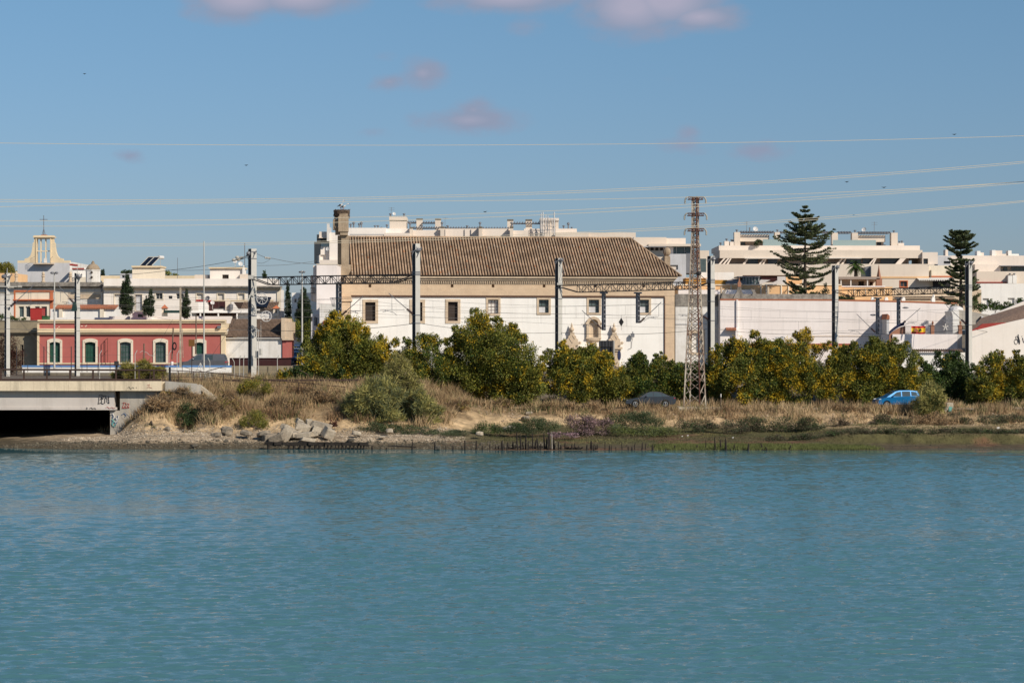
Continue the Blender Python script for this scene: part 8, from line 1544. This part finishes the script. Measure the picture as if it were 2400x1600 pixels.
def rock(name, label, px, py, w, h, D, mt_, seed, ang=0, box=True, group=None):
    """py is the foot of the rock in the photo"""
    rr = random.Random(seed); c = W(px, py, D); k = D / F; sx, sz = w * k / 2, h * k; bm_ = MB(); zt_ = tz(c.x, D); c.z = max(c.z, zt_ - .05) if abs(c.z - zt_) < .6 else c.z
    n, mm = (8, 5) if box else (10, 7); pts = []; dep = sx * rr.uniform(.7, 1.2)
    for j in range(mm + 1):
        f = j / mm; ph = math.pi * f
        for i in range(n):
            t = 6.283 * i / n + .4; e = .22 if box else .7; cs, sn = math.cos(t), math.sin(t); sp_ = max(.02, math.sin(ph)) ** (.35 if box else .7)
            x = abs(cs) ** e * (1 if cs > 0 else -1) * sp_; y = abs(sn) ** e * (1 if sn > 0 else -1) * sp_; z = -abs(math.cos(ph)) ** (e * .9) * (1 if math.cos(ph) > 0 else -1); q_ = 1 + rr.uniform(-.13, .13)
            pts.append(Vector((x * sx * q_, y * dep * q_, z * sz * .5 * q_)))
    T = Matrix.Translation(c + Vector((0, 0, sz * .42))) @ Matrix.Rotation(math.radians(ang), 4, "Y") @ Matrix.Rotation(rr.uniform(-.5, .5), 4, "Z") @ Matrix.Rotation(rr.uniform(-.2, .2), 4, "X"); bm_.mx = T
    bm_.faces(pts, [(j * n + i, j * n + (i + 1) % n, (j + 1) * n + (i + 1) % n, (j + 1) * n + i) for j in range(mm) for i in range(n)] + [tuple(range(n - 1, -1, -1)), tuple(range(mm * n, mm * n + n))]); return one(name, bm_, mt_, label, "rock" if name == "boulder" else "slab", c, group)
GS, GB = "broken slabs tipped on the shore", "boulders along the shore"
SL = [("large tilted grey slab standing at the left of the pile", 668, 1034, 26, 34, 187.6, 28), ("dark flat slab leaning under the left standing slab", 650, 1036, 40, 18, 187.3, -18), ("brown slab with ridged face left of the pile", 632, 1036, 34, 18, 187.8, -8), ("thin slab lying across the middle of the pile", 684, 1022, 36, 12, 188.3, -4), ("small wedge block behind the lying slab", 664, 1004, 10, 12, 189.6, 30),
      ("long slab sloping down to the right in the pile", 684, 1010, 34, 9, 189.2, 32), ("thick pale slab leaning in the centre of the pile", 710, 1010, 36, 20, 189.3, 22), ("small pale block on top of the centre slab", 703, 994, 20, 12, 190.2, 28), ("upright squared stone post in the pile", 725, 1008, 14, 28, 189.4, -3), ("widest brightest slab at the right of the pile", 752, 1006, 46, 18, 189.6, 12), ("grey block below the bright slab", 743, 1014, 22, 16, 188.6, 20),
      ("rounded grey slab at the right end of the pile", 769, 1026, 24, 26, 187.9, 25), ("low flat slab in front of the pile", 712, 1024, 40, 12, 187.9, -6), ("pale triangular slab lying at the water side of the pile", 722, 1035, 34, 10, 186.8, 8), ("small block wedged between the low slabs", 738, 1022, 16, 10, 188.1, -12)]
for i, (lab, x, y, w, h, D, a) in enumerate(SL): rock("broken_slab", lab, x, y, w, h, D, "slab" if i not in (1, 2) else "boulder", 100 + i, a, True, GS)
BL = [("pale boulder left of the slab pile beside the round bush", 576, 1020, 28, 13, 188.6, "boulder"), ("long low pale boulder touching the slab pile", 618, 1022, 34, 13, 188.4, "boulder"), ("pale upright boulder below the dry grass", 532, 1018, 28, 20, 189.4, "boulder"), ("brown boulder in front of the pale upright one", 506, 1024, 26, 11, 188.6, "boulder"), ("small boulder below the creeper hollow", 392, 1014, 14, 12, 189.6, "boulder"), ("small brown boulder right of the creeper hollow", 432, 1014, 12, 9, 189.4, "boulder"),
      ("ridged sandy rock right of the slab pile", 835, 1020, 24, 11, 188.7, "slab"), ("rounded rock at the foot of the large tamarisk", 913, 1014, 17, 11, 189.3, "slab"), ("flat pale stone on the shingle right of the slab pile", 895, 1026, 16, 5, 188.0, "slab"), ("dark seaweed covered lump beside the timber jetty", 823, 1034, 16, 8, 186.6, "boulderwet"), ("square white rock on the marsh", 1124, 1021, 18, 11, 189.6, "slab"), ("pale split rock between two green shrubs", 1199, 1010, 20, 15, 192.4, "slab"), ("small companion of the pale split rock", 1184, 1008, 11, 9, 192.2, "slab"),
      ("pale rock high on the sandy slope", 1240, 972, 18, 8, 203.5, "slab"), ("brownish rock below the pale one on the sandy slope", 1231, 984, 22, 10, 201.5, "boulder"), ("dark stone on the mud left of the bridge beach", 345, 1037, 10, 6, 185.2, "boulderwet"), ("dark wet stone on the muddy beach below the brown boulder", 455, 1046, 18, 6, 184.0, "boulderwet"), ("small dark rock on the beach near the slabs", 530, 1036, 12, 6, 185.6, "boulderwet"), ("dark wet rock among the short stakes", 1026, 1053, 16, 10, 182.2, "boulderwet")]
for i, (lab, x, y, w, h, D, mt_) in enumerate(BL): rock("boulder", lab, x, y, w, h, D, mt_, 200 + i, random.Random(i).uniform(-15, 15), False, GB)
# dead brown tangle of weed on the sand
m = MB(); rr = random.Random(5)
for i in range(40): c = W(780 + rr.uniform(-9, 9), 996 + rr.uniform(-5, 4), 191); m.bar(c, c + Vector((rr.uniform(-.3, .3), rr.uniform(-.2, .2), rr.uniform(-.1, .3))), .05)
one("driftwood", m, "rust", "small tangle of dead brown weed on the sandy slope above the slabs", "driftwood")
# ---------------------------------------------------------------- timber jetty and old stakes
JD = 183.4; r = thing("timber_jetty", "collapsed low timber jetty with short dark piles at the waterline", "jetty", W(745, 1052, JD)); m = MB(); rr = random.Random(8)
for i in range(12): a = 622 + i * 20; m.bar(W(a, 1038.5 + rr.uniform(-.6, .6) + i * .12, JD + rr.uniform(-.2, .2)), W(a + 20.5, 1038.8 + rr.uniform(-.6, .6) + i * .12, JD), .42, .24)
m.build("deck_beam", "wooddark", r); m = MB()
for i in range(26): a = rr.uniform(620, 860); m.bar(W(a, 1042, JD - .2), W(a + rr.uniform(6, 20), 1043 + rr.uniform(-1, 2), JD - .1), .10)
m.build("loose_planks", "wooddark", r)
for x in [628, 677, 690, 702, 715, 727, 739, 749, 760, 769, 777, 786, 794, 803, 811, 820, 829, 838, 846, 853]: m = MB(); a = W(x + rr.uniform(-1, 1), 1040, JD - .1); m.bar((a.x, a.y, -.5), a, 0.24 if x < 760 else .16, n=6); m.build("pile", "wooddark", r)
ST = [(966, 22, 0), (1020, 20, 0), (1045, 12, 1), (1062, 12, 0), (1083, 12, 0), (1090, 24, 0), (1117, 24, 0), (1130, 12, 0), (872, 12, 0), (890, 10, 1), (905, 8, 0), (1089, 16, 1), (1148, 20, 1), (1161, 15, 1), (1168, 12, 0), (1175, 21, 0), (1178, 25, 0), (1182, 16, 1), (1188, 18, 0), (1191, 20, 0), (1195, 13, 1), (1203, 22, 0), (1207, 14, 1), (1213, 46, 0), (1221, 38, 0), (1226, 20, 0), (1232, 36, 0), (1237, 22, 0), (1250, 42, 0), (1254, 26, 0), (1243, 14, 1), (1264, 30, -6), (1268, 16, 0), (1277, 42, 0), (1281, 30, 0), (1286, 34, 0), (1289, 50, 0), (1294, 44, 2), (1298, 30, 0), (1301, 18, 0),
      (1310, 21, 0), (1314, 14, 0), (1324, 20, 0), (1328, 13, 1), (1339, 15, 0), (1345, 18, 0), (1356, 12, 0), (1375, 15, 0), (1384, 21, 0), (1387, 23, 0), (1390, 15, 5), (1396, 12, 0), (1400, 14, 0), (1417, 22, 1), (1429, 13, 0), (1432, 14, 1), (1444, 9, 1), (1458, 20, 1), (1473, 10, 0), (1481, 9, 0), (1487, 20, 1), (1504, 20, 0), (1512, 18, 1), (1529, 15, 0), (1581, 13, 0), (1633, 14, 0), (1655, 26, 1), (1678, 31, -3), (1690, 25, -3), (1702, 28, -2), (1721, 15, 0), (1727, 10, 0), (1753, 17, -2), (1792, 18, -14), (1803, 9, -20), (1850, 13, 6), (1712, 6, 0), (1625, 6, 20), (1545, 8, 0), (1560, 6, 0)]
LAB = {1213: "tall leaning left stake of the big cluster", 1221: "second tall stake of the big cluster", 1232: "thin tall stake left of centre in the cluster", 1250: "thick dark stake with a forked head", 1264: "slanting stake leaning to the left in the cluster", 1277: "tall weathered stake left of the tallest one", 1289: "tallest grey stake of the whole row", 1294: "pale sun bleached stake beside the tallest one", 1655: "left one of the four separate tall stakes at the green cord grass", 1678: "tallest of the four separate stakes at the cord grass", 1690: "third of the four separate stakes at the cord grass", 1702: "right one of the four separate stakes at the cord grass", 1792: "stake leaning steeply left of the last clump", 966: "lone thin stake right of the jetty"}
rr = random.Random(12)
for i, (x, h, kd) in enumerate(ST):
    D = 181.9 + rr.uniform(-.5, .9) + (.4 if x < 1150 else 0); c = W(x, 0, D); c.z = -.35; hh = h * D / F + .35 + (ZZ(1055.5, D)); ln = kd * .025 if abs(kd) > 2 else rr.uniform(-.06, .06); w = (.11 if kd == 1 else rr.uniform(.16, .25)); m = MB()
    seg_ = 4; p = c.copy(); 
    for j in range(seg_): q_ = c + Vector((ln * hh * (j + 1) / seg_ + rr.uniform(-.02, .02), rr.uniform(-.02, .02), hh * (j + 1) / seg_)); m.bar(p, q_, w * (1 - .12 * j), n=6, w2=w * (1 - .12 * (j + 1)) if j < seg_ - 1 else w * .35); p = q_
    where = "right beside the end of the timber jetty" if x < 930 else "between the jetty and the first clump" if x < 1000 else "in the loose clump left of the low gap" if x < 1140 else "in the dense short clump left of the tall cluster" if x < 1210 else "inside the tall cluster of stakes" if x < 1305 else "beside the collapsed timber heap" if x < 1350 else "below the purple flowered shrub" if x < 1440 else "left of the cord grass on the bare mud" if x < 1535 else "at the left end of the cord grass" if x < 1600 else "near the four separate tall stakes" if x < 1740 else "at the right end of the row"
    lab = LAB.get(x, ("thin short dark stake " if kd == 1 else "dark broken stake " if h > 15 else "low dark stump ") + where)
    one("wooden_stake", m, "woodgrey" if x in (1294,) else "wooddark", lab, "stake", c, "old wooden stakes along the waterline")
m = MB()
for i in range(9): a = 1325 + i * 4; m.bar(W(a, 1050 + (i % 3), 182.4), W(a + 9, 1048 + (i % 2) * 3, 182.2), .13, n=5)
one("timber_wreck", m, "wooddark", "collapsed heap of blackened timbers in the stake row", "timber"); m = MB()
for (a, b, c, d) in ((910, 1044, 975, 1047), (1200, 1046, 1222, 1047), (1238, 1047, 1275, 1046), (1620, 1052, 1665, 1050)): m = MB(); m.bar(W(a, b, 182.6), W(c, d, 182.6), .11, n=5); one("fallen_timber", m, "wooddark", "dark fallen timber lying on the mud %s" % {910: "between the jetty and the first stakes", 1200: "left of the tallest stakes", 1238: "across the foot of the tallest stakes", 1620: "beside the four separate stakes"}[a], "timber", None, "fallen timbers on the mud")
m = MB(); n = 26; c = Vector((PX(2375, 174), 174, 0)); pts = [(c.x + 6.5 * math.cos(6.283 * i / n) * (1 + .15 * math.sin(5 * i)), 174 + .55 * math.sin(6.283 * i / n), .006) for i in range(n)]; m.faces(pts + [(c.x, 174, .05)], [(i, (i + 1) % n, n) for i in range(n)]); tag(m.build("mud_bank", "boulderwet"), kind="structure")
for i, (x, y, D, s_, lab) in enumerate(((1612, 1014, 194, .08, "tiny white scrap of litter on the marsh below the pylon"), (1599, 1019, 193, .07, "tiny white scrap beside the first one on the marsh"), (1718, 1024, 191, .07, "tiny white scrap on the mud right of the pylon"), (2340, 1014, 194, .14, "pale driftwood scrap near the right edge"))):
    m = MB(); c = W(x, y, D); c.z = tz(c.x, D) + .12; m.faces([c + Vector((-s_, 0, 0)), c + Vector((s_, 0, s_ * .2)), c + Vector((s_ * .8, s_, s_ * .8)), c + Vector((-s_ * .7, s_, s_ * .6)), c + Vector((0, .5 * s_, -.1))], [(0, 1, 2, 3), (1, 0, 4), (2, 1, 4), (3, 2, 4), (0, 3, 4)]); one("litter_scrap", m, "shutterwhite", lab, "litter", c)
